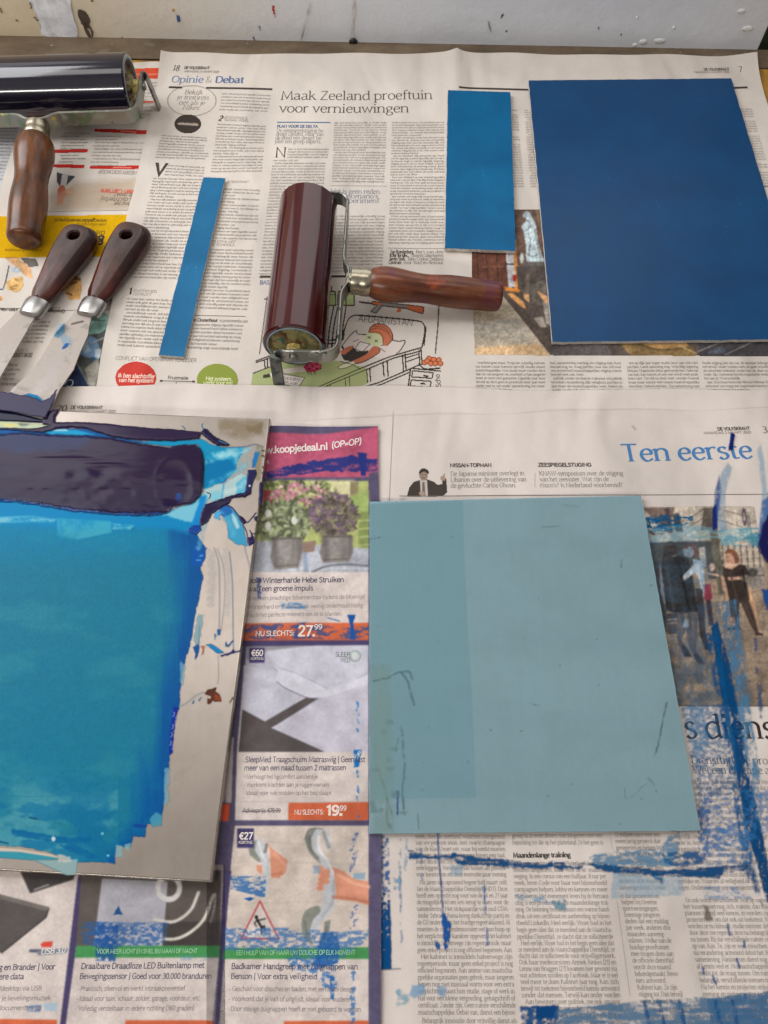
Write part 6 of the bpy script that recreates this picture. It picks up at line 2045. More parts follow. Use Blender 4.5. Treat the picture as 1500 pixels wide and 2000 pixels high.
# bottom band
cv.poly([(1015, 1966), (1090, 1962), (1090, 2012), (1020, 2012)], (18, 80, 136), soft=2, al=.9, jit=2, tex=dry(9, 7, .42, .1, 51))
cv.poly([(1046, 1966), (1086, 1964), (1078, 1988), (1046, 1990)], (6, 66, 122), soft=3, jit=3)
cv.poly([(1086, 1970), (1240, 1956), (1300, 1954), (1512, 1936), (1512, 2012), (1086, 2012)], (80, 120, 154), soft=4, al=.8, jit=5, js=14, tex=dry(26, 7, .40, .14, 52))
cv.poly([(1380, 1950), (1512, 1940), (1512, 2012), (1390, 2012)], (52, 100, 144), soft=6, al=.6, tex=dry(20, 9, .34, .16, 53))
for x in (1258, 1286, 1326, 1396, 1430): cv.line([(x, 1956), (x + 6, 1980), (x + 12, 2010)], 7, (22, 74, 128), soft=3, al=.7, jit=3, js=7, tex=dry(5, 12, .38, .12, 54 + x))
for a, b in (((1420, 1806), (1424, 1826)), ((1438, 1872), (1443, 1890)), ((1391, 1905), (1397, 1922)), ((1372, 1890), (1374, 1902)), ((1452, 1838), (1453, 1850)), ((1454, 1942), (1455, 1950))): cv.line([a, b], 3.6, (50, 96, 156), al=.8, jit=1.5, js=4)
cv.poly([(1374, 1768), (1382, 1772), (1390, 1796), (1376, 1796)], (120, 106, 96), soft=3, al=.7, jit=3)
# washes above the picture
cv.poly([(1408, 925), (1420, 905), (1428, 915), (1416, 960), (1414, 1000), (1420, 1034), (1404, 1040), (1398, 1000)], (140, 172, 198), soft=6, al=.55, tex=dry(6, 22, .28, .2, 61))
cv.poly([(1396, 960), (1404, 930), (1407, 960), (1402, 1000), (1400, 1034), (1391, 1036), (1393, 995)], (34, 78, 146), soft=5, al=.75, tex=dry(5, 14, .25, .15, 62))
cv.poly([(1391, 996), (1398, 984), (1400, 1030), (1392, 1037)], (24, 40, 110), soft=2)
cv.poly([(1484, 870), (1490, 900), (1496, 960), (1502, 960), (1500, 1010), (1486, 1030), (1488, 960), (1478, 880)], (150, 184, 206), soft=6, al=.6, tex=dry(6, 22, .3, .2, 63))
cv.poly([(1488, 980), (1512, 960), (1512, 1020), (1484, 1060), (1478, 1070)], (54, 98, 160), soft=6, al=.75, tex=dry(6, 18, .28, .15, 64)); cv.poly([(1488, 1150), (1512, 1156), (1512, 1200), (1496, 1188), (1490, 1174)], (24, 78, 146), soft=3, al=.9, jit=4)
cv.poly([(1454, 1050), (1478, 1040), (1488, 1070), (1462, 1066)], (80, 156, 180), soft=4, al=.6, tex=dry(9, 5, .4, .15, 65))
for q in ([(760, 985), (776, 980)], [(1230, 828), (1240, 840)]): cv.line(q, 2, (150, 140, 140), al=.6, jit=1)
cv.line([(740, 978), (790, 975)], 5, (150, 170, 186), al=.4, soft=4, tex=dry(8, 3, .46, .1, 66))
cv.blur(1, True)
cv.a *= .95
tag(cv.emit('paint_smear', shC, M['smear'], shC.obj, .03, .00032), kind='stuff')
# thick fresh blobs
for pts, cc, hh in (([(1426, 846), (1434, 850), (1431, 868), (1429, 880), (1421, 882), (1424, 864)], (14, 34, 104), .0009),
                    ([(1480, 1064), (1488, 1030), (1500, 1004), (1516, 990), (1516, 1030), (1502, 1040), (1498, 1062), (1504, 1084), (1516, 1092), (1516, 1112), (1496, 1098), (1484, 1082)], (24, 22, 76), .0016)):
    cv = Canvas(1412, 838, 1516, 1116, .9)
    cv.poly(pts, cc, soft=1.8, jit=1.8, h=hh)
    cv.emit('thick_paint', shC, M['thick'], shC.obj, .03, .00036)

# ------------------------------------------------------------------ leaflet
PU, WH, ORG, GRN = (74, 66, 102), (206, 194, 188), (200, 100, 68), (72, 142, 84)
cv = Canvas(404, 836, 744, 2012, 1.15)
cv.rect(404, 836, 744, 2012, PU)
cv.poly([(404, 842), (540, 848), (600, 850), (640, 849), (744, 836), (744, 936), (404, 936)], (186, 64, 100))
cv.poly([(404, 936), (744, 932), (744, 946), (404, 950)], PU); cv.poly([(721, 925), (744, 922), (744, 2012), (720, 2012)], PU)
cv.a[(cv.X > 737.5) & (cv.Y < 980)] = 0
cv.line([(522, 900), (524, 905)], 3, WH)
# picture of flower pots
cv.poly([(480, 944), (560, 940), (720, 940), (719, 1118), (480, 1118)], (172, 182, 96))
cv.poly([(600, 940), (690, 940), (690, 975), (640, 990), (600, 970)], (214, 206, 150), soft=14); cv.poly([(684, 941), (700, 941), (698, 1000), (684, 1000)], (136, 122, 84), soft=2)
cv.poly([(640, 980), (720, 960), (720, 1010), (660, 1020)], (150, 176, 84), soft=10); cv.poly([(700, 1000), (720, 1000), (719, 1070), (700, 1070)], (120, 140, 66), soft=6)
for y in (1018, 1034, 1050, 1066): cv.line([(700, y), (720, y - 2)], 4, (176, 186, 106), al=.7)
cv.poly([(480, 1062), (500, 1056), (720, 1072), (719, 1119), (480, 1119)], (164, 168, 182), soft=3); cv.poly([(560, 1074), (640, 1080), (630, 1119), (560, 1119)], (186, 190, 204), soft=12)
rs_ = np.random.RandomState(11)
def leafs(n, x0, x1, y0, y1, cols, l, w, ell=True):
    for _ in range(n):
        while True:
            u, v = rs_.uniform(-1, 1), rs_.uniform(-1, 1)
            if not ell or u * u + v * v < 1: break
        x, y = (x0 + x1) / 2 + u * (x1 - x0) / 2, (y0 + y1) / 2 + v * (y1 - y0) / 2
        a = rs_.uniform(0, 6.28)
        c = np.array(cols[rs_.randint(len(cols))]) * rs_.uniform(.85, 1.12)
        cv.ell(x, y, l * rs_.uniform(.7, 1.2), w * rs_.uniform(.8, 1.2), c, rot=a, soft=1.5)
leafs(240, 500, 660, 942, 1010, [(96, 106, 62), (140, 150, 80), (70, 82, 50), (180, 184, 110)], 7, 2.6, False)
leafs(70, 520, 640, 946, 992, [(190, 122, 136), (178, 98, 120), (206, 156, 162)], 5, 3)
leafs(30, 508, 536, 962, 1000, [(186, 60, 84), (160, 40, 60)], 5, 3.4)
for (cx_, cy_, rx_, ry_, cols) in ((550, 1020, 58, 42, [(128, 140, 96), (92, 104, 70), (168, 176, 132), (70, 78, 54), (148, 156, 110)]), (652, 1008, 46, 44, [(92, 84, 74), (104, 84, 98), (120, 118, 84), (76, 66, 58), (140, 128, 96)])):
    cv.ell(cx_, cy_, rx_ * .92, ry_ * .92, np.array(cols[1]) * .8, soft=8)
    leafs(300, cx_ - rx_, cx_ + rx_, cy_ - ry_, cy_ + ry_, cols, 8, 2.5)
leafs(34, 600, 700, 970, 1030, [(116, 84, 118), (98, 76, 100)], 6, 2.4)
for x, y in ((575, 1018), (524, 1028), (524, 1004)): cv.ell(x, y, 6, 8, (206, 206, 196), soft=2)
cv.poly([(590, 1060), (618, 1056), (614, 1078), (592, 1080)], (140, 112, 96))
for pts in ([(536, 1050), (592, 1052), (590, 1080), (582, 1110), (538, 1113), (528, 1090)], [(632, 1046), (688, 1046), (690, 1080), (680, 1098), (632, 1100), (624, 1082)]):
    cv.poly(pts, (128, 120, 116), soft=2); c_ = np.mean(pts, 0)
    cv.poly([(c_[0] + (x - c_[0]) * .55 - 8, c_[1] + (y - c_[1]) * .8) for x, y in pts], (152, 146, 142), soft=10, tex=dry(9, 9, .42, .25, 70))
    cv.line([(pts[4][0], pts[4][1] - 6), (pts[3][0], pts[3][1] - 6)], 2.4, (96, 86, 80))
cv.line([(610, 1118), (640, 1106), (680, 1103), (720, 1106)], 4, (104, 108, 122), sm=True); cv.line([(618, 1119), (645, 1111), (720, 1111)], 2, (196, 200, 210), sm=True); cv.line([(596, 1084), (598, 1116)], 8, (110, 136, 178), al=.6, soft=5)
cv.mottle(.14, 6, 6, 19)
cv.fade(.26)
for x0, x1, y0, y1 in ((528, 592, 1050, 1112), (626, 690, 1046, 1098)):      # modelling of the pots as printed
    cv.poly([(x0, y0), (x0 + 14, y0), (x0 + 18, y1), (x0 + 6, y1)], (82, 76, 74), soft=14, al=.55)
    cv.poly([(x1 - 10, y0), (x1, y0), (x1 - 2, y1 - 20), (x1 - 10, y1)], (100, 94, 92), soft=10, al=.5)
    cv.line([(x0 + 4, y0 + 3), (x1 - 4, y0 + 2)], 4, (70, 66, 58), al=.5, soft=3)
# white card, orange bar
cv.poly([(470, 1118), (720, 1118), (720, 1218), (470, 1218)], WH); cv.poly([(462, 1218), (720, 1217), (720, 1251), (462, 1252)], ORG)
cv.rect(404, 1252, 720, 1262, PU)
# second card: mattress picture
cv.poly([(484, 1264), (720, 1261), (720, 1602), (459, 1602), (463, 1470), (474, 1340)], WH)
cv.poly([(482, 1264), (720, 1261), (719, 1469), (466, 1469), (474, 1350)], (176, 174, 186)); cv.poly([(482, 1264), (600, 1262), (520, 1275), (482, 1290)], (142, 140, 146), soft=3)
cv.poly([(520, 1272), (620, 1262), (719, 1262), (719, 1310), (640, 1366), (560, 1340), (540, 1300)], (196, 194, 206), soft=5); cv.poly([(474, 1386), (518, 1410), (500, 1440), (470, 1468), (466, 1468)], (84, 76, 76), soft=1.5)
cv.poly([(518, 1410), (600, 1362), (620, 1366), (535, 1420), (634, 1469), (466, 1469), (480, 1430)], (86, 80, 80), soft=1.5); cv.poly([(530, 1422), (640, 1360), (719, 1330), (719, 1469), (636, 1469)], (190, 186, 198), soft=2)
cv.poly([(476, 1300), (536, 1310), (600, 1362), (518, 1408), (474, 1384)], (188, 186, 198), soft=2)
cv.poly([(533, 1290), (540, 1294), (546, 1304), (584, 1316), (640, 1346), (690, 1330), (719, 1318), (719, 1336), (630, 1364), (600, 1363), (560, 1346), (540, 1332), (543, 1312), (536, 1300)], (204, 202, 212), soft=2); cv.line([(541, 1332), (560, 1346), (600, 1363), (622, 1364)], 1.8, (120, 116, 124), sm=True); cv.line([(535, 1292), (546, 1305), (584, 1318), (640, 1346)], 1.5, (160, 158, 168), sm=True)
cv.rect(459, 1566, 720, 1567, (176, 168, 170)); cv.poly([(564, 1568), (720, 1567), (720, 1602), (563, 1602)], ORG)
cv.poly([(440, 1440), (457, 1440), (452, 1568), (440, 1568)], (176, 164, 162)); cv.poly([(436, 1570), (449, 1570), (446, 1604), (434, 1604)], (206, 84, 56))
cv.rect(487, 1266, 517, 1295, (66, 60, 100))
cv.ell(694, 1282, 11, 11, (120, 150, 130), ring=2); cv.ell(692, 1280, 6, 6, (206, 214, 206), soft=6)
# third card: hand grip pictures
cv.poly([(459, 1613), (720, 1613), (720, 2012), (428, 2012), (450, 1700)], WH)
cv.poly([(459, 1613), (720, 1613), (719, 1850), (440, 1850), (450, 1700)], (202, 188, 178)); 
for q in ([(462, 1640), (600, 1650)], [(520, 1682), (720, 1690)], [(448, 1766), (720, 1758)]): cv.line(q, 1.2, (182, 170, 162))
GP, GPd = (186, 188, 192), (132, 134, 126)
SKN = (206, 142, 116)
cv.poly([(610, 1690), (640, 1690), (668, 1700), (690, 1716), (720, 1722), (720, 1768), (690, 1760), (656, 1756), (640, 1730)], SKN, soft=2, sm=False)
for i in range(4): cv.ell(630 - i * 1.5, 1708 + i * 9, 7, 5, (208, 138, 112), soft=2)
cv.poly([(596, 1640), (602, 1622), (620, 1618), (614, 1640), (618, 1664), (632, 1682), (626, 1686), (606, 1668)], GPd, soft=1.5, sm=True); cv.poly([(618, 1619), (636, 1620), (646, 1634), (648, 1656), (638, 1660), (630, 1640), (630, 1624), (616, 1640), (624, 1666), (640, 1684), (652, 1700), (656, 1740), (654, 1770), (640, 1790), (628, 1800), (614, 1826), (606, 1816), (612, 1790), (630, 1768), (634, 1730), (636, 1700), (626, 1684), (610, 1660), (608, 1636)], GP, soft=1.5)
cv.poly([(620, 1769), (596, 1780), (589, 1806), (594, 1832), (612, 1846), (606, 1820), (612, 1796), (626, 1780)], GPd, soft=1.5, sm=True); cv.poly([(634, 1800), (646, 1796), (642, 1830), (626, 1846), (622, 1838), (632, 1822)], GPd, soft=1.5)
cv.line([(632, 1626), (642, 1654)], 7, (150, 150, 146)); cv.line([(596, 1640), (602, 1622), (614, 1618), (630, 1619)], 1.4, (96, 98, 94), sm=True)
for i in range(3): cv.ell(640 - i, 1702 + i * 10, 6, 5, SKN, soft=2)
cv.poly([(500, 1640), (508, 1640), (512, 1664), (514, 1684), (505, 1684), (488, 1670), (485, 1655)], GPd, soft=2); cv.poly([(502, 1638), (512, 1640), (522, 1660), (526, 1700), (521, 1752), (514, 1740), (516, 1700), (508, 1676), (498, 1662)], GP, soft=2)
cv.poly([(526, 1648), (534, 1660), (562, 1680), (558, 1704), (544, 1716), (530, 1714), (528, 1676)], SKN, soft=2); cv.line([(521, 1650), (518, 1664)], 6, (130, 126, 118)); cv.poly([(500, 1690), (512, 1690), (512, 1708), (503, 1702)], SKN, soft=2)
for q, w, cc, al in (([(622, 1634), (624, 1660), (640, 1682), (650, 1706)], 5, (218, 220, 224), .8), ([(652, 1720), (650, 1760), (630, 1790)], 5, (150, 152, 156), .6), ([(604, 1634), (606, 1656), (622, 1676)], 5, (96, 98, 92), .6), ([(596, 1800), (600, 1828)], 6, (104, 106, 98), .6), ([(660, 1708), (690, 1724), (720, 1732)], 7, (226, 172, 146), .7), ([(650, 1752), (690, 1756), (720, 1762)], 6, (168, 104, 82), .6), ([(506, 1644), (510, 1664), (520, 1684)], 3, (222, 222, 222), .8), ([(536, 1668), (558, 1690)], 6, (224, 168, 142), .6), ([(532, 1708), (552, 1706)], 5, (170, 106, 84), .5), ([(638, 1812), (634, 1836)], 4, (100, 102, 94), .6)):
    cv.line(q, w, cc, soft=4, al=al, sm=True)
# warning triangle with a falling figure
cv.poly([(508, 1760), (545, 1834), (472, 1832)], (206, 196, 190)); cv.line([(508, 1760), (545, 1834), (472, 1832), (508, 1760)], 2.6, (188, 60, 66))
cv.ell(501, 1791, 3.4, 3.4, (40, 36, 38)); cv.line([(502, 1795), (508, 1806), (513, 1812)], 4.5, (40, 36, 38)); cv.line([(503, 1797), (512, 1796), (519, 1794)], 2.2, (40, 36, 38)); cv.line([(502, 1798), (497, 1803), (501, 1809)], 2.2, (40, 36, 38)); cv.line([(512, 1811), (517, 1808), (517, 1816)], 2.4, (40, 36, 38)); cv.line([(510, 1811), (511, 1818), (512, 1824)], 2.4, (40, 36, 38))
cv.poly([(436, 1851), (720, 1850), (720, 1873), (434, 1873)], GRN)
cv.poly([(555, 1994), (720, 1993), (720, 2012), (553, 2012)], ORG)
cv.rect(463, 1618, 496, 1656, (66, 60, 100))
cv.poly([(430, 1700), (452, 1700), (420, 2012), (404, 2012)], PU)
# grey column visible left of the border
cv.poly([(404, 1708), (431, 1706), (430, 1848), (404, 1848)], (92, 86, 84)); cv.line([(412, 1800), (419, 1770), (421, 1746)], 5, (190, 184, 178), sm=True)
cv.poly([(404, 1847), (430, 1847), (428, 1870), (404, 1870)], GRN); cv.poly([(404, 1870), (428, 1870), (414, 2012), (404, 2012)], WH); cv.poly([(404, 1993), (417, 1993), (415, 2012), (404, 2012)], ORG)
cv.mottle(.10, 24, 20, 9)
cv.blur(1)
cv.grain(.05, 8, 3)
# dried blue paint on it
D = (40, 50, 116)
cv.poly([(520, 922), (560, 912), (620, 900), (690, 890), (720, 898), (738, 900), (738, 922), (640, 922), (520, 936)], D, soft=2, al=.95, jit=4, js=9, tex=dry(26, 4, .33, .12, 81)); cv.poly([(698, 884), (716, 886), (714, 930), (706, 930)], D, soft=2, jit=1.5)
cv.poly([(480, 1222), (600, 1216), (660, 1228), (720, 1224), (720, 1248), (480, 1250)], (40, 76, 140), soft=3, al=.8, tex=dry(16, 5, .54, .08, 82)); cv.poly([(679, 1202), (694, 1202), (690, 1218), (694, 1250), (684, 1250), (684, 1222)], (30, 80, 150), soft=1.5, jit=1.5)
cv.line([(582, 1222), (580, 1246)], 6, (40, 80, 150), al=.7, jit=2, tex=dry(4, 6, .42, .1, 83)); cv.poly([(548, 1176), (600, 1180), (604, 1190), (550, 1190)], (60, 124, 184), soft=3, al=.8, tex=dry(10, 4, .46, .1, 84)); cv.poly([(500, 1130), (512, 1128), (510, 1170), (504, 1170)], (44, 64, 130), soft=2, al=.8, tex=dry(5, 6, .44, .1, 85)); cv.line([(640, 1208), (664, 1214)], 2, (70, 110, 160), jit=1)
cv.poly([(690, 1465), (706, 1465), (702, 1500), (692, 1500)], (30, 108, 180), soft=1.5, jit=2, tex=dry(5, 6, .34, .1, 86))
for y0, y1 in ((1372, 1380), (1384, 1396), (1404, 1412), (1424, 1432), (1506, 1518), (1534, 1548), (1556, 1564), (1588, 1596)): cv.line([(697, y0), (700, y1)], 4, (44, 112, 180), al=.8, jit=2.5, js=4, tex=dry(4, 4, .42, .1, 87 + y0))
for y0, y1 in ((1626, 1660), (1664, 1700), (1770, 1790), (1796, 1812)): cv.line([(696, y0), (686, y1)], 7, (60, 90, 150), al=.7, jit=3, js=4, tex=dry(4, 4, .52, .06, 97 + y0))
cv.poly([(450, 1711), (520, 1712), (518, 1752), (510, 1752), (480, 1744), (450, 1736)], (50, 100, 160), soft=2, al=.85, tex=dry(14, 4, .46, .09, 88)); cv.poly([(476, 1755), (490, 1752), (497, 1755), (488, 1760)], (30, 90, 160), soft=1.5)
cv.poly([(436, 1812), (560, 1812), (660, 1820), (720, 1816), (720, 1834), (660, 1880), (600, 1890), (560, 1860), (436, 1856)], (58, 104, 164), soft=4, al=.75, tex=dry(9, 4, .47, .10, 89)); cv.poly([(630, 1822), (656, 1820), (664, 1846), (660, 1880), (632, 1890), (610, 1886)], (30, 84, 150), soft=4, al=.85, tex=dry(8, 8, .38, .12, 90))
cv.poly([(560, 1870), (650, 1870), (660, 1930), (640, 1936), (610, 1900), (570, 1892)], (50, 104, 170), soft=4, al=.8, tex=dry(8, 6, .52, .08, 91)); cv.poly([(644, 1906), (654, 1908), (652, 1954), (646, 1950)], (36, 96, 166), soft=2, al=.9, tex=dry(4, 7, .4, .1, 92))
for y0, y1 in ((1900, 1916), (1930, 1950), (1956, 1974), (1980, 1996)): cv.line([(690, y0), (687, y1)], 9, (50, 104, 170), al=.75, jit=3, js=5, tex=dry(5, 5, .46, .08, 93 + y0))
cv.poly([(612, 1690), (626, 1690), (626, 1706), (612, 1706)], (110, 160, 190), soft=2, al=.6); cv.poly([(690, 1706), (714, 1704), (712, 1718), (690, 1716)], (100, 150, 184), soft=2, al=.6)
cv.blur(1)
cv.emit('printed_picture', shD, M['print'], shD.obj, .5, .00012)

cv = Canvas(-12, 1676, 440, 2012, 1.3)
cv.rect(-12, 1676, 440, 2012, PU)
cv.poly([(-12, 1676), (160, 1676), (152, 1720), (117, 2012), (-12, 2012)], WH); cv.poly([(176, 1676), (438, 1676), (430, 1850), (420, 2012), (128, 2012), (150, 1846)], WH)
cv.poly([(40, 1700), (150, 1704), (144, 1718), (60, 1745)], (70, 66, 66)); cv.line([(68, 1738), (96, 1728)], 2.4, (176, 170, 168)); cv.poly([(-12, 1743), (98, 1772), (92, 1792), (4, 1861), (-12, 1858)], (88, 82, 80)); cv.poly([(-12, 1743), (98, 1772), (94, 1780), (-12, 1752)], (112, 106, 102)); cv.line([(96, 1776), (90, 1792), (4, 1861)], 2.4, (56, 52, 52))
cv.poly([(160, 1700), (432, 1700), (430, 1848), (150, 1847)], (92, 84, 80)); cv.poly([(200, 1716), (328, 1722), (322, 1800), (318, 1847), (184, 1847), (192, 1780)], (166, 164, 172), soft=2); cv.poly([(318, 1800), (430, 1800), (430, 1848), (318, 1847)], (70, 64, 62), soft=2)
cv.ell(330, 1734, 26, 28, (200, 196, 194), ring=10); cv.line([(303, 1796), (340, 1800), (372, 1778), (388, 1743)], 6, (200, 194, 186), sm=True); cv.line([(300, 1832), (350, 1832), (395, 1800), (417, 1748)], 6, (206, 200, 190), sm=True)
cv.a[cv.Y < 1690] = 0
cv.poly([(150, 1847), (430, 1847), (428, 1870), (147, 1870)], GRN); cv.poly([(246, 1992), (419, 1992), (418, 2012), (244, 2012)], ORG); cv.poly([(-12, 1990), (113, 1991), (112, 2012), (-12, 2012)], ORG)
cv.poly([(80, 1845), (84, 1840), (104, 1838), (102, 1850), (82, 1850)], (206, 74, 60)); cv.line([(60, 1857), (80, 1857)], 6, (84, 88, 112)); cv.line([(78, 1861), (128, 1856)], 10, (128, 130, 140), soft=3)
cv.mottle(.08, 24, 20, 9)
cv.blur(1)
cv.grain(.06, 18, 3)
cv.poly([(160, 1800), (330, 1802), (320, 1846), (190, 1850), (160, 1840)], (44, 88, 150), soft=4, al=.8, tex=dry(7, 4, .46, .10, 101)); cv.poly([(186, 1800), (232, 1804), (230, 1850), (226, 1878), (188, 1876), (186, 1840)], (34, 80, 146), soft=3, al=.85, tex=dry(7, 6, .40, .1, 102)); cv.poly([(222, 1786), (240, 1786), (232, 1770)], (40, 80, 130), soft=1.5, jit=2)
cv.poly([(50, 1964), (82, 1962), (80, 1976), (54, 1976)], (60, 100, 160), soft=3, al=.6, tex=dry(9, 4, .44, .1, 103)); cv.poly([(86, 1960), (114, 1958), (112, 1974), (88, 1974)], (130, 176, 214), soft=3, al=.5); cv.poly([(350, 1866), (420, 1866), (416, 1876), (352, 1876)], (90, 130, 180), soft=3, al=.5, tex=dry(9, 4, .5, .1, 104))
cv.blur(1)
cv.emit('printed_picture', shD, M['print'], shD.obj, .5, .00012)

k = shD.ink
PT, LT = (72, 66, 92), (126, 118, 122)
S_ = dict(style='s', det=3)
WT = (226, 216, 210)
k.text("ww.koopjedeal.nl", (506, 888), (641, 879), 8.6, wt=1.4, col=WT, **S_)
k.text("(OP=OP)", (648, 876.5), (706, 868), 7.6, wt=1.3, col=WT, slant=.2, **S_)
k.text("oie Winterharde Hebe Struiken", (493, 1139.5), (672, 1137.5), 6.8, wt=1.1, col=PT, **S_)
k.text("van een groene impuls", (488, 1155.5), (612, 1154), 6.8, wt=.95, col=PT, **S_)
k.text("Met een prachtige bloementooi tijdens de bloeitijd", (488, 1173), (712, 1169.5), 5.4, wt=.6, col=LT, **S_)
k.text("Winterhard en makkelijk en weinig onderhoud nodig", (486, 1190), (709, 1186.5), 5.4, wt=.6, col=LT, **S_)
k.text("Nu is het perfecte moment om ze te planten.", (484, 1205.5), (668, 1203), 5.4, wt=.6, col=LT, **S_)
k.text("NU SLECHTS:", (499, 1243), (575, 1242), 6.6, wt=1.1, col=WT, **S_)
k.text("27.", (582, 1243), (616, 1243), 14, wt=1.3, col=WT, **S_); k.text("99", (614, 1230), (630, 1229.5), 6.6, wt=1.2, col=WT, **S_)
k.text("\u20ac60", (491, 1281.5), (514, 1281.5), 8, wt=1.3, col=WT, **S_); k.text("KORTING", (490, 1289.5), (515, 1289.5), 3.4, wt=1.1, col=WT, **S_)
k.text("SLEEP", (655, 1283), (683, 1283), 6, wt=.8, col=(90, 92, 96), **S_); k.text("MED", (665, 1294), (684, 1294), 6, wt=.8, col=(110, 112, 116), **S_)
k.text("SleepMed Traagschuim Matraswig | Geen last", (479, 1489), (713, 1488.5), 7.2, wt=.85, col=PT, **S_)
k.text("meer van een naad tussen 2 matrassen", (477, 1505), (676, 1504.5), 7.2, wt=.85, col=PT, **S_)
for i, t in enumerate(("- Verhoogt het ligcomfort aanzienlijk", "- Voorkomt klachten aan je ruggenwervels", "- Ideaal voor wie midden op het bed slaapt")):
    k.text(t, (477 - i * 1.4, 1521 + i * 15.8), ((621, 643, 647)[i], 1521 + i * 15.8), 5.6, wt=.62, col=LT, **S_)
k.text("Adviesprijs: \u20ac79,99", (474, 1587), (548, 1587), 5.6, wt=.9, col=(90, 84, 92), **S_); k.rule((473, 1585), (549, 1584), 1, (90, 84, 92))
k.text("NU SLECHTS:", (575, 1591), (632, 1590.5), 6.2, wt=1.2, col=WT, **S_); k.text("19.", (637, 1592), (669, 1592), 13, wt=1.6, col=WT, **S_); k.text("99", (664, 1583), (677, 1583), 6.6, wt=1.2, col=WT, **S_)
k.text("\u20ac27", (467, 1639), (493, 1639), 9, wt=1.4, col=WT, **S_); k.text("KORTING", (466, 1648), (493, 1648), 3.8, wt=1.1, col=WT, **S_)
k.text("EEN HULP VAN OF NAAR UW DOUCHE OP ELK MOMENT", (462, 1865), (694, 1864), 6.0, wt=1.1, col=(150, 204, 156), **S_)
k.text("Badkamer Handgreep met Zuignappen van", (452, 1892), (699, 1893), 7.4, wt=.95, col=PT, **S_)
k.text("Benson | Voor extra veiligheid", (451, 1911.5), (620, 1912), 7.4, wt=.85, col=PT, **S_)
for i, t in enumerate(("- Geschikt voor douches en baden, met een mooi design", "- Voorkomt dat je valt of uitglijdt, ideaal voor ouderen", "- Door stevige zuignappen hoeft er niet geboord te worden")):
    k.text(t, (448 - i * 1.6, 1935 + i * 19.5), ((693, 687, 705)[i], 1936 + i * 19.8), 6.4, wt=.66, col=LT, **S_)
k.text("VOOR MEER LICHT EN SNEL BIJ MAAN OF NACHT", (190, 1862), (386, 1861), 5.6, wt=1.1, col=(160, 208, 164), **S_)
k.text("Draaibare Draadloze LED Buitenlamp met", (159, 1892), (399, 1890), 7.4, wt=.95, col=PT, **S_)
k.text("Bewegingssensor | Goed voor 30.000 branduren", (156, 1911.5), (414, 1911), 7.4, wt=.85, col=PT, **S_)
for i, t in enumerate(("- Praktisch, sfeervol en werkt inbraakpreventief", "- Ideaal voor tuin, schuur, zolder, garage, voordeur, etc.", "- Volledig verstelbaar in iedere richting (360 graden)")):
    k.text(t, (152 - i * 2.5, 1935 + i * 19.3), ((362, 392, 380)[i], 1934 + i * 19.3), 6.4, wt=.66, col=LT, **S_)
k.text("Opslag en Brander | Voor", (-34, 1895), (108, 1893), 7.4, wt=.95, col=PT, **S_); k.text("iedere data", (-20, 1913), (47, 1912), 7.4, wt=.85, col=PT, **S_)
for i, t in enumerate(("Voor laptop/desktop via USB", "onder je lievelingsmuziek", "al je documenten op")): k.text(t, (-60 + 30 * (i > 0), 1935 + i * 19), ((82, 100, 82)[i], 1934 + i * 19), 6.2, wt=.66, col=LT, **S_)
k.text("USB 3.0", (80, 1864), (128, 1860), 7.4, wt=1.1, col=(222, 218, 216), slant=.15, **S_)
k.emit('printed_text', shD.obj)
# ------------------------------------------------------------------ ink on the slab
M['film'] = mat_ink('rolled_ink_film', 0.42, 0.08, alpha=True, bump_s=0.05, bscale=900)
ZT = SLAB_T
NAVY, IND, CY, DB = (46, 35, 62), (42, 30, 56), (0, 146, 196), (0, 92, 166)
cv = Canvas(-14, 786, 530, 1726, 1.25)
# stains on the bare metal
cv.poly([(430, 822), (516, 822), (514, 850), (470, 858), (430, 846)], (150, 134, 104), soft=14, al=.55, jit=6, js=18, tex=dry(26, 16, .40, .2, 201))
cv.poly([(480, 834), (512, 828), (508, 846), (486, 842)], (120, 104, 78), soft=6, al=.5, jit=4); cv.poly([(500, 870), (512, 872), (508, 940), (498, 936)], (150, 138, 100), soft=6, al=.5, jit=3)

# turquoise field
F = [(-14, 1004), (60, 1008), (200, 1020), (330, 1010), (372, 1024), (384, 1044), (398, 1066), (402, 1072), (394, 1096), (392, 1110), (397, 1128), (392, 1146), (390, 1168), (384, 1186), (380, 1212), (376, 1240), (370, 1264), (362, 1290), (354, 1330), (352, 1360), (350, 1382), (343, 1400), (338, 1440), (332, 1476), (326, 1530), (322, 1560), (317, 1588), (316, 1606), (288, 1610), (284, 1618), (284, 1634), (260, 1634), (258, 1644), (254, 1656), (228, 1652), (224, 1686), (186, 1684), (140, 1684), (114, 1672), (98, 1664), (40, 1654), (-14, 1650)]
cv.poly(F, (44, 132, 154), soft=1.5, jit=2.5, js=7, seed=210)
inF = cv.a.copy() * (cv.Y > 1000)
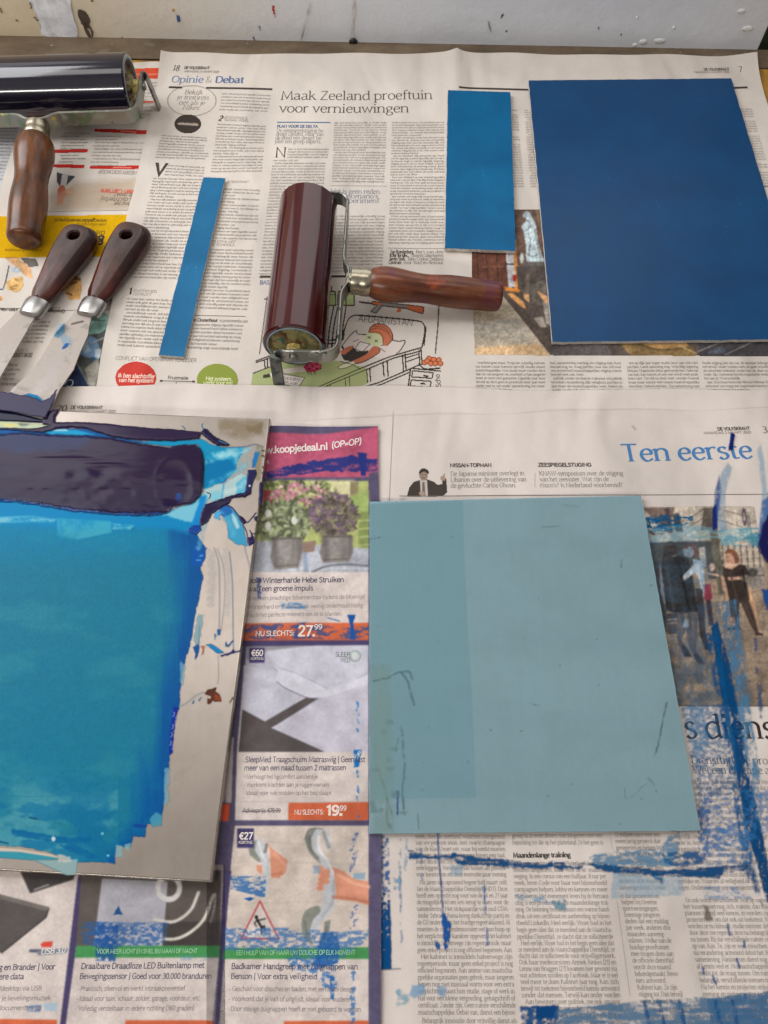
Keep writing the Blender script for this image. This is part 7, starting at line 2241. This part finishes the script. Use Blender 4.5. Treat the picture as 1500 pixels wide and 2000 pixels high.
# streaky tone: cooler and stronger towards the edge, paler at the front
st = fbm(cv.X, cv.Y, 34, 260, 211, 4); st2 = fbm(cv.X, cv.Y, 120, 50, 212, 4); fine = fbm(cv.X, cv.Y, 3.2, 70, 213, 3)
xe = np.interp(cv.Y, [1000, 1100, 1200, 1300, 1400, 1500, 1600, 1700], [372, 396, 384, 362, 346, 330, 316, 226])
edge = np.clip((cv.X - (xe - 96)) / 96, 0, 1)
top = sstep(1130, 1010, cv.Y)
c = np.array([22, 112, 140.]) * np.ones(cv.X.shape + (1,))
def mixin(w, col):
    global c
    w = np.clip(w, 0, 1)[..., None]
    c = c * (1 - w) + np.array(col, float) * w
mixin(sstep(.40, .66, st) * .25, (20, 112, 146)); mixin(sstep(.5, .75, st2) * .30, (60, 140, 150)); mixin(top * .75, (0, 122, 166))
mixin(sstep(.25, .75, edge + (st - .5) * .8) * .9, (0, 88, 146)); mixin(sstep(.55, .9, edge + (fine - .5) * .35 + (st - .5) * .5) * .8, (0, 74, 140))
low = sstep(1480, 1600, cv.Y)
mixin(low * sstep(.38, .58, fbm(cv.X, cv.Y, 70, 46, 214, 4)) * .55 * (cv.X < 230), (98, 160, 168)); mixin(low * sstep(.48, .60, fbm(cv.X, cv.Y, 60, 30, 215, 4)) * .6, (4, 98, 146))
mixin(sstep(.56, .70, fine) * .08, (16, 96, 132))
for yl, am in ((1092, .10), (1168, .12), (1246, .08), (1330, .12), (1418, .10)):      # lap marks of the roller
    yy = yl + (fbm(cv.X, cv.Y, 60, 60, 216, 2) - .5) * 10
    mixin(am * sstep(26, 0, np.abs(cv.Y - yy)) * sstep(.3, .6, st2), (24, 100, 128))
tack = fbm(cv.X, cv.Y, 2.6, 2.6, 218, 2)
c *= (1 + .14 * (tack - .5))[..., None]
cv.rgb = cv.rgb * (1 - inF[..., None]) + c * inF[..., None]
# bright transition under the dark bank, with pale scraped streaks
cv.poly([(-14, 970), (100, 980), (230, 1000), (330, 1000), (372, 985), (392, 965), (402, 985), (392, 1030), (370, 1040), (300, 1030), (180, 1034), (60, 1026), (-14, 1024)], (0, 124, 176), soft=14, jit=4, js=16)
cv.poly([(-14, 1010), (60, 1008), (112, 1014), (104, 1020), (40, 1020), (-14, 1022)], (150, 196, 206), soft=6, al=.7, tex=dry(40, 4, .40, .15, 216)); cv.poly([(112, 1012), (216, 1018), (218, 1040), (150, 1054), (112, 1046)], (70, 164, 184), soft=5, al=.7, tex=dry(30, 30, .3, .2, 217))
cv.poly([(216, 1022), (262, 1026), (254, 1034), (220, 1034)], (140, 196, 206), soft=4, al=.7, tex=dry(20, 4, .38, .15, 218)); cv.line([(118, 1016), (122, 1050)], 5, (20, 130, 180), soft=4, al=.6)
cv.poly([(320, 1006), (350, 990), (376, 984), (398, 962), (410, 966), (396, 1000), (380, 1022), (340, 1012)], (130, 190, 206), soft=5, al=.85, jit=3); cv.poly([(392, 970), (404, 968), (392, 1020), (380, 1040), (372, 1030)], (0, 120, 190), soft=5, al=.9, jit=2)
# front edge details
cv.poly([(-14, 1654), (40, 1658), (100, 1668), (120, 1676), (60, 1672), (-14, 1664)], (196, 180, 164), soft=1.5); cv.poly([(-14, 1662), (40, 1664), (104, 1674), (122, 1678), (60, 1680), (-14, 1674)], (52, 140, 158), soft=1.5)
cv.poly([(66, 1680), (120, 1680), (152, 1678), (148, 1708), (130, 1709)], (142, 172, 174), soft=1.5, al=.85); cv.line([(70, 1681), (130, 1708)], 1.5, (110, 150, 156))
cv.poly([(112, 1668), (136, 1672), (140, 1684), (114, 1684)], (186, 184, 176), soft=3, al=.8, jit=3, js=5)
cv.poly([(22, 1618), (90, 1630), (140, 1636), (180, 1634), (176, 1644), (120, 1646), (60, 1638), (22, 1630)], (0, 92, 144), soft=3, al=.9, jit=3, js=9, tex=dry(24, 5, .33, .12, 219)); cv.poly([(100, 1640), (150, 1648), (196, 1676), (180, 1678), (130, 1660)], (0, 92, 144), soft=3, al=.75, jit=2, tex=dry(24, 6, .36, .12, 220))
cv.line([(58, 1597), (72, 1600)], 2.4, (10, 60, 80)); cv.line([(-14, 1640), (16, 1648)], 3, (8, 70, 110), jit=1); cv.line([(122, 1610), (106, 1606)], 1.4, (30, 100, 120)); cv.line([(0, 1554), (60, 1556), (160, 1554), (220, 1551)], 1.4, (30, 110, 130), al=.6)
cv.ell(105, 1638, 4, 5, (190, 200, 206), jit=1.5); cv.ell(200, 1628, 3, 2.6, (110, 180, 196)); cv.ell(211, 1671, 3, 2, (120, 190, 200)); cv.line([(264, 1612), (284, 1614)], 6, (10, 62, 140), jit=1.5, js=5); cv.line([(243, 1630), (262, 1630)], 1.6, (10, 90, 130))
cv.poly([(292, 1600), (304, 1586), (317, 1592), (316, 1612), (296, 1616)], (80, 150, 172), soft=3, al=.8, jit=2); cv.poly([(226, 1650), (240, 1652), (240, 1672), (226, 1676)], (140, 176, 180), soft=3, al=.7, jit=2); cv.poly([(244, 1648), (256, 1646), (252, 1662), (244, 1656)], (150, 180, 180), soft=2, al=.7, jit=2)
cv.poly([(322, 1500), (332, 1500), (330, 1560), (326, 1574), (320, 1570)], (130, 166, 176), soft=2, al=.75, jit=2, tex=dry(6, 20, .3, .15, 221)); cv.poly([(386, 1200), (398, 1200), (392, 1240), (386, 1264), (378, 1250)], (130, 172, 184), soft=4, al=.65, jit=3); cv.poly([(352, 1290), (362, 1300), (358, 1340), (352, 1336)], (150, 176, 180), soft=3, al=.6, jit=2)
cv.poly([(378, 1066), (404, 1070), (400, 1090), (394, 1104), (372, 1106), (376, 1084)], (4, 78, 160), soft=2, jit=2, js=5, tex=dry(14, 3, .26, .1, 222)); cv.line([(390, 1086), (396, 1085)], 2, (110, 176, 206)); cv.line([(384, 1094), (392, 1094)], 2, (90, 160, 200))
cv.poly([(340, 1378), (349, 1384), (340, 1420), (337, 1470), (330, 1474), (332, 1430)], (16, 40, 140), soft=1.5, jit=2, js=4)
for (x0, y0) in ((338, 1400), (342, 1410), (336, 1424), (334, 1440), (332, 1456), (336, 1464)):
    cv.line([(x0, y0), (x0 + 3, y0 - 6), (x0 + 1, y0 - 9)], 1.4, (170, 180, 206), sm=True)
# cyan sheets right of the bank
cv.poly([(396, 858), (412, 868), (440, 874), (480, 873), (470, 890), (462, 904), (458, 920), (440, 940), (398, 956), (392, 930), (396, 900), (386, 868), (330, 872), (230, 862), (188, 852), (280, 862), (360, 860)], (14, 134, 176), soft=2, jit=2, js=8)
cv.poly([(412, 884), (456, 878), (450, 892), (420, 896)], (156, 206, 214), soft=5, al=.8, tex=dry(20, 7, .36, .2, 223)); cv.poly([(402, 898), (450, 898), (462, 916), (440, 938), (400, 952)], (0, 108, 160), soft=4, jit=3); cv.poly([(440, 876), (496, 872), (494, 900), (470, 930), (446, 944), (462, 914), (456, 894)], (150, 192, 202), soft=5, al=.6, jit=4, tex=dry(9, 12, .44, .16, 224))
cv.poly([(398, 956), (440, 942), (470, 926), (486, 930), (480, 962), (440, 972), (410, 980)], (176, 204, 206), soft=3, al=.8, jit=3); cv.poly([(410, 962), (432, 958), (432, 976), (412, 980)], (110, 186, 204), soft=4, al=.7, jit=2); cv.poly([(462, 944), (484, 926), (480, 964), (462, 966)], (70, 164, 196), soft=3, al=.85, jit=3, js=6)
cv.line([(437, 946), (433, 974)], 2.6, (60, 150, 196), soft=1.5); cv.poly([(498, 884), (507, 884), (504, 896), (497, 914), (492, 914), (495, 898)], (30, 110, 176), soft=1.5, jit=2)
for y in (880, 890, 912, 923): cv.line([(512, y), (516, y + 1)], 2.4, (60, 60, 40), jit=1)
cv.poly([(438, 988), (452, 990), (464, 1004), (476, 1030), (484, 1066), (466, 1064), (446, 1052), (444, 1022), (434, 1002)], (58, 146, 182), soft=2, jit=2); cv.poly([(452, 1000), (462, 1012), (468, 1030), (462, 1034), (454, 1016)], (176, 206, 210), soft=3, al=.85); cv.poly([(430, 990), (448, 986), (456, 1000), (440, 1010), (428, 1004)], (30, 96, 166), soft=2, jit=2)
cv.poly([(420, 998), (432, 1000), (428, 1016), (420, 1012)], (70, 160, 206), soft=2, jit=3)
for q, w, cc, al in (([(404, 900), (440, 892), (480, 884)], 10, (176, 212, 218), .5), ([(410, 944), (450, 926), (478, 906)], 8, (120, 190, 210), .6), ([(430, 1000), (446, 1020), (456, 1046)], 10, (90, 176, 206), .6), ([(404, 1010), (396, 1040), (388, 1070)], 9, (150, 196, 208), .55), ([(486, 930), (470, 950), (440, 962)], 9, (190, 214, 216), .5), ([(412, 1080), (414, 1130), (410, 1180)], 14, (196, 196, 196), .35), ([(440, 1076), (446, 1130), (444, 1200)], 10, (204, 204, 204), .35), ([(470, 890), (490, 876), (506, 878)], 8, (166, 200, 214), .45)):
    cv.line(q, w, cc, soft=7, al=al, sm=True, jit=3, js=7, tex=dry(8, 8, .40, .2, 260))
# drawn-out threads
for q, w, cc in (([(400, 888), (414, 882), (430, 875), (452, 874), (476, 873), (497, 868), (506, 870), (514, 873)], 1.8, (30, 74, 120)), ([(418, 1070), (424, 1086), (428, 1110), (429, 1180), (428, 1236)], 1.6, (80, 112, 156)), ([(424, 1072), (434, 1096), (439, 1130), (438, 1180), (432, 1230)], 1.2, (120, 132, 156)), ([(448, 1078), (451, 1104), (454, 1140), (455, 1200), (456, 1268)], 1.9, (64, 104, 156)), ([(478, 1068), (484, 1092), (490, 1114)], 1.4, (80, 112, 156)), ([(390, 1222), (388, 1262)], 1.6, (60, 90, 130)), ([(426, 1280), (427, 1320), (425, 1336)], 1.2, (120, 150, 180)), ([(353, 1380), (366, 1372), (384, 1358), (398, 1352)], 1.4, (70, 140, 170))):
    cv.line(q, w * .8, np.array(cc) * .7 + 50, sm=True, al=.75, soft=1.8)
for pts, cc in (([(425, 1229), (431, 1230), (430, 1240), (425, 1242)], (24, 90, 160)), ([(419, 1238), (423, 1240), (420, 1250)], (50, 130, 180)), ([(402, 1258), (412, 1258), (424, 1264), (434, 1272), (438, 1276), (426, 1277), (414, 1268)], (24, 120, 176)), ([(440, 1252), (446, 1260), (454, 1250), (457, 1252), (446, 1264), (440, 1262)], (20, 96, 140)), ([(430, 1281), (452, 1273), (456, 1268), (460, 1272), (472, 1269), (472, 1271), (456, 1276), (432, 1283)], (30, 44, 100)), ([(377, 1264), (386, 1258), (390, 1262), (386, 1282), (380, 1290), (382, 1276)], (24, 80, 140)), ([(374, 1374), (380, 1364), (378, 1374)], (40, 110, 160)), ([(388, 1366), (394, 1360), (390, 1370)], (70, 140, 170))):
    cv.poly(pts, cc, soft=1.3, jit=1.5, js=4)
cv.poly([(392, 1262), (400, 1262), (398, 1276), (394, 1280), (396, 1268)], (176, 110, 80), soft=1.5, al=.9); cv.poly([(400, 1354), (408, 1346), (424, 1342), (420, 1350), (430, 1358), (433, 1368), (424, 1370), (416, 1368), (410, 1376), (404, 1372), (408, 1360)], (84, 46, 34), soft=1.5, jit=2.5, js=5); cv.poly([(418, 1354), (430, 1360), (432, 1370), (420, 1368)], (132, 60, 36), soft=2, jit=2); cv.ell(409, 1362, 3, 3, (190, 176, 164)); cv.line([(449, 1372), (455, 1362), (456, 1366)], 1.6, (80, 60, 50))
cv.poly([(-14, 832), (60, 838), (110, 836), (170, 838), (230, 856), (290, 864), (230, 866), (100, 860), (-14, 858)], (14, 84, 146), soft=4, jit=2)
cv.poly([(84, 843), (110, 839), (150, 840), (186, 849), (150, 852), (104, 850)], (24, 146, 190), soft=3, jit=1)
# yellow-green streak by the knife
cv.poly([(-14, 822), (20, 822), (60, 826), (98, 830), (96, 834), (60, 838), (30, 836), (-14, 836)], (178, 190, 160), soft=2, jit=2, js=9); cv.poly([(4, 826), (40, 830), (30, 835), (10, 834)], (206, 196, 130), soft=3); cv.poly([(34, 826), (60, 828), (50, 832), (40, 832)], (110, 120, 112), soft=2); cv.poly([(100, 838), (130, 838), (134, 842), (104, 842)], (190, 206, 210), soft=2, al=.8)
cv.blur(1, True)
cv.emit('ink_film', ZT, M['film'], None, .03, .00010)
film = bpy.context.scene.objects['ink_film']
film.parent = slab
film.matrix_parent_inverse = __import__('mathutils').Matrix.Translation([-v for v in s_org])

# thick dark ink, heaped
cv = Canvas(-14, 788, 528, 1076, 1.1)
X, Y = cv.X, cv.Y
def heap(pts, c, h, **kw):
    cv.poly(pts, c, h=h, **kw)
heap([(-14, 836), (20, 838), (60, 842), (86, 846), (110, 838), (140, 836), (168, 838), (224, 855), (280, 861), (340, 862), (389, 857), (392, 845), (347, 840), (252, 833), (168, 825), (106, 826), (98, 834), (60, 840), (20, 838), (-14, 836)], NAVY, .0011, soft=3, jit=1.5, js=10)
heap([(-14, 838), (40, 842), (84, 845), (108, 837), (98, 832), (60, 838), (-14, 836)], IND, .0008, soft=2, jit=1)
heap([(84, 830), (86, 806), (112, 800), (117, 801), (108, 814), (108, 826), (100, 832)], NAVY, .0012, soft=2, jit=1)
heap([(-14, 800), (20, 803), (84, 820), (86, 826), (40, 824), (-14, 822)], (20, 22, 48), .0008, soft=2)
bank = [(-14, 851), (50, 848), (100, 852), (170, 853), (220, 858), (280, 869), (312, 872), (333, 875), (358, 871), (384, 869), (393, 878), (398, 894), (399, 912), (397, 936), (396, 956), (388, 974), (372, 985), (352, 988), (336, 992), (330, 1002), (300, 1007), (225, 1004), (150, 998), (60, 982), (-14, 974)]
heap(bank, IND, .0024, soft=9, jit=2.5, js=10)
heap([(-14, 851), (50, 847), (120, 851), (190, 853), (160, 880), (100, 884), (40, 888), (-14, 876)], (30, 52, 100), .0022, soft=16, al=.55, jit=6, js=20)
heap([(-14, 972), (60, 980), (150, 995), (225, 1002), (330, 1002), (300, 1008), (225, 1007), (150, 1001), (60, 986), (-14, 980)], (16, 70, 134), .0006, soft=3, jit=2.5, js=9, tex=dry(30, 4, .34, .15, 232))
heap([(391, 846), (400, 838), (408, 842), (416, 850), (430, 858), (444, 864), (449, 870), (440, 872), (424, 870), (412, 862), (404, 856)], (34, 28, 60), .0013, soft=1.5, jit=2, js=5)
for q in ([(398, 840), (394, 831), (396, 828)], [(362, 838), (356, 832)], [(428, 862), (442, 868)]): cv.line(q, 1.6, (60, 120, 160), h=.0003)
heap([(484, 918), (500, 918), (502, 926), (494, 944), (490, 966), (478, 964), (481, 944)], (40, 40, 80), .0008, soft=1.5, jit=1); cv.ell(488, 950, 2, 2, (200, 206, 210))
heap([(492, 962), (478, 972), (470, 970), (452, 974), (448, 984), (436, 988), (426, 996), (414, 1004), (408, 1018), (394, 1028), (388, 1022), (394, 1000), (400, 986), (430, 976), (452, 968), (478, 962)], (40, 34, 66), .0012, soft=1.5, jit=2, js=6)
heap([(366, 1036), (378, 1026), (392, 1026), (394, 1036), (384, 1044), (374, 1042)], (20, 70, 150), .0005, soft=2, jit=2)
for q, w in (([(440, 986), (454, 992), (464, 1006), (472, 1020)], 2.2), ([(474, 1020), (484, 1020), (490, 1014), (500, 1002)], 2.4), ([(474, 1024), (482, 1040), (484, 1060)], 2), ([(488, 1036), (492, 1042), (500, 1042)], 2), ([(404, 962), (411, 966), (409, 974)], 2)): cv.line(q, w * .8, (36, 40, 84), h=.0004, sm=True, soft=1.6)
heap([(466, 1006), (476, 1012), (482, 1020), (476, 1024), (468, 1016)], (36, 28, 66), .0010, soft=1.5, jit=1); heap([(482, 1050), (490, 1050), (490, 1040), (496, 1050), (498, 1060), (486, 1066)], (40, 28, 84), .0009, soft=1.5, jit=1)
heap([(507, 944), (513, 940), (514, 966), (510, 990), (505, 984), (506, 960)], (36, 32, 66), .0010, soft=1.5, jit=1.2, js=5); heap([(496, 1010), (504, 1008), (502, 1018), (497, 1016)], (40, 34, 66), .0008, soft=1.5)
# relief of the heap: crest, dents, the drag mark of the knife
m = np.clip(cv.h / .0024, 0, 1)
crest = 1 - .85 * sstep(925, 1004, Y + (fbm(X, Y, 60, 30, 241, 3) - .5) * 30)
rel = (fbm(X, Y, 150, 44, 242, 2) - .5) * .0009 + (fbm(X, Y, 50, 9, 243, 2) - .5) * .00012
ring = np.sqrt(((X - 343) / 30) ** 2 + ((Y - 948) / 40) ** 2)
rel = rel - .0004 * sstep(1.35, .5, ring) + .00010 * np.exp(-((ring - 1.2) / .22) ** 2)
for (x0, y0, rx, ry, hh) in ((200, 925, 22, 9, -.0006), (80, 928, 18, 9, -.0005), (10, 918, 40, 10, -.0005), (150, 930, 16, 8, -.0005), (120, 900, 60, 3, .0003), (210, 912, 40, 3, .0003)):
    rel = rel + hh * np.exp(-(((X - x0) / rx) ** 2 + ((Y - y0) / ry) ** 2))
cv.h = cv.h * (crest * m + 1 * (1 - m)) + rel * m
cv.h = np.maximum(cv.h, 0.00005)
for _ in range(5):
    Hh = np.pad(cv.h, 1, mode='edge')
    cv.h = (Hh[1:-1, 1:-1] * 2 + Hh[:-2, 1:-1] + Hh[2:, 1:-1] + Hh[1:-1, :-2] + Hh[1:-1, 2:]) / 6
cv.ell(349, 972, 6, 8, (20, 84, 170), soft=3, jit=1.5)
# front slope and dents painted darker violet, where the ink would reflect less
sl_ = sstep(930, 985, Y + (fbm(X, Y, 70, 26, 244, 3) - .5) * 50) * m
cv.rgb = cv.rgb * (1 - .55 * sl_[..., None]) + np.array([30, 20, 54.]) * .55 * sl_[..., None]
for x0, y0, rx, ry in ((20, 918, 50, 11), (78, 926, 20, 8), (176, 928, 34, 9), (232, 930, 16, 7)):
    q = np.exp(-(((X - x0) / rx) ** 2 + ((Y - y0 - 4 * np.sin(X / 9)) / ry) ** 2) ** 2)
    cv.rgb = cv.rgb * (1 - .5 * q[..., None]) + np.array([36, 24, 56.]) * .5 * q[..., None]
for q, w in (([(10, 886), (60, 894), (110, 898), (160, 903), (210, 914)], 1.3), ([(110, 878), (140, 884), (240, 884)], 1.1), ([(120, 876), (128, 872)], 1.6), ([(270, 876), (330, 900), (352, 905)], 1.2)):
    cv.line(q, w, (34, 24, 44), sm=True, jit=1.5, al=.8, soft=1.5)
cv.emit('thick_ink', ZT, M['thick'], None, .30, .00016)
th_o = bpy.context.scene.objects['thick_ink']
th_o.parent = slab
th_o.matrix_parent_inverse = __import__('mathutils').Matrix.Translation([-v for v in s_org])

# ink on the end of the right knife's blade
def blade_ink(owner, fer, pts, zt, name, c, h):
    c2 = Canvas(-120, 740, 130, 830, 1.1)
    c2.poly(pts, c, soft=1.5, jit=2, js=8, h=h)
    o = c2.emit(name, zt, M['thick'], None, .3, .0010)
    o.parent = owner
    o.matrix_parent_inverse = __import__('mathutils').Matrix.Translation([-owner.location[0], -owner.location[1], -owner.location[2]])
    return c2
blade_ink(kn2, fer2, [(-30, 756), (-4, 766), (16, 768), (40, 773), (62, 776), (84, 786), (98, 779), (110, 764), (114, 762), (104, 792), (90, 817), (70, 815), (30, 807), (-24, 800)], ZT + .0016, 'ink_smear', (48, 42, 72), .0006)
from mathutils.bvhtree import BVHTree
from mathutils import Vector, Matrix
bt = BVHTree.FromPolygons([v.co + kn2.location for v in bl2.data.vertices], [p.vertices[:] for p in bl2.data.polygons])
camp = Vector((0, 0, CAM_H))


def on_blade(c2, name):
    """lay dried flecks on the sloping blade"""
    o = c2.emit(name, ZT + .0016, M['smear'], None, .03, .0)
    for v in o.data.vertices:
        hit = bt.ray_cast(camp, (v.co - camp).normalized())
        v.co = (hit[0] if hit[0] is not None else v.co) + Vector((0, 0, .00025))
    o.parent = kn2
    o.matrix_parent_inverse = Matrix.Translation(-kn2.location)


c2 = Canvas(20, 620, 160, 800, 1.0)
c2.poly([(46, 772), (56, 769), (72, 772), (82, 780), (86, 786), (62, 778)], (34, 126, 178), soft=1.5, jit=1)
on_blade(c2, 'ink_fleck')
c2 = Canvas(20, 620, 160, 800, 1.0)
c2.poly([(108, 648), (118, 634), (128, 632), (126, 648), (114, 660), (107, 658)], (96, 160, 196), soft=4, jit=3, al=.75)
c2.poly([(116, 648), (138, 660), (140, 676), (122, 672)], (150, 180, 200), soft=8, al=.5)
c2.poly([(121, 680), (128, 671), (136, 671), (132, 677), (123, 682)], (44, 92, 158), soft=1.5, jit=1)
on_blade(c2, 'ink_fleck')
c2 = Canvas(20, 620, 170, 800, 1.0)
c2.line([(140, 633), (162, 628)], 3, (110, 100, 92), jit=1)
on_blade(c2, 'ink_fleck')

# ------------------------------------------------------------------ pencil marks and the pale ghost on the matt plate
cv = Canvas(722, 968, 1372, 1630, 1.9)
zp = zD + .0008 + .0026
cv.poly([(722, 984), (905, 977), (908, 1100), (916, 1260), (924, 1400), (930, 1558), (722, 1562)], (122, 160, 168), soft=6, al=.45)
cv.poly([(906, 977), (1252, 968), (1368, 1622), (721, 1628), (722, 1562), (930, 1558), (924, 1400), (916, 1260), (908, 1100)], (140, 164, 168), soft=6, al=.30)
cv.poly([(722, 1300), (760, 1300), (770, 1625), (722, 1627)], (128, 150, 142), soft=20, al=.4, tex=dry(30, 30, .4, .2, 301))
GP_ = (70, 98, 108)
for q, w, cc, al in (([(730, 1330), (757, 1324), (778, 1314), (800, 1312), (806, 1328)], 3, GP_, .7), ([(786, 1316), (796, 1332), (802, 1352), (808, 1376)], 3.4, GP_, .7), ([(784, 1420), (786, 1440), (788, 1470), (790, 1500), (786, 1540), (790, 1590)], 3.6, GP_, .6), ([(778, 1440), (774, 1466)], 3, (90, 110, 100), .6), ([(777, 1546), (776, 1590)], 3.2, (40, 60, 130), .8), ([(736, 1496), (748, 1530), (758, 1566), (766, 1592)], 3, (104, 128, 100), .7), ([(734, 1500), (732, 1440)], 2, (104, 128, 110), .4), ([(816, 1590), (818, 1618)], 3, (100, 124, 120), .5), ([(757, 1560), (756, 1600), (766, 1622)], 3, (96, 120, 100), .6),
                    ([(1302, 1372), (1298, 1394), (1292, 1420), (1286, 1450), (1279, 1476)], 2.8, (74, 96, 100), .75), ([(1266, 1520), (1276, 1530), (1282, 1546)], 2.4, (90, 116, 116), .5), ([(1220, 1540), (1226, 1560), (1270, 1524)], 2, (96, 126, 128), .35), ([(1214, 1094), (1213, 1108)], 3, (80, 110, 116), .5), ([(1060, 1030), (1090, 1028)], 2, (96, 126, 128), .5), ([(1100, 986), (1130, 990)], 1.8, (96, 126, 128), .4), ([(722, 1053), (742, 1050)], 3.4, (84, 112, 120), .6), ([(1040, 1375), (1052, 1378)], 2, (90, 116, 120), .5)):
    cv.line(q, w * 1.2, cc, soft=3.4, al=al * .8, jit=1.5, js=9, sm=True, tex=dry(5, 9, .40, .2, 302))
cv.poly([(722, 984), (1252, 968), (1368, 1622), (721, 1628)], (116, 146, 150), soft=3, al=.07, tex=lambda X, Y: sstep(.45, .75, fbm(X, Y, 120, 90, 303, 4)))
rs_ = np.random.RandomState(9)
for _ in range(24): cv.ell(rs_.uniform(724, 1330), rs_.uniform(985, 1620), rs_.uniform(1, 2.6), rs_.uniform(1, 2), (86, 116, 122), soft=2, al=rs_.uniform(.25, .6))
for _ in range(14): cv.ell(rs_.uniform(724, 790), rs_.uniform(1400, 1620), rs_.uniform(3, 9), rs_.uniform(2, 6), (100, 128, 128), soft=5, al=.4, jit=3)
o = cv.emit('pencil_marks', zp, M['smear'], None, .03, .00008)
o.parent = pl
o.matrix_parent_inverse = Matrix.Translation(-pl.location)
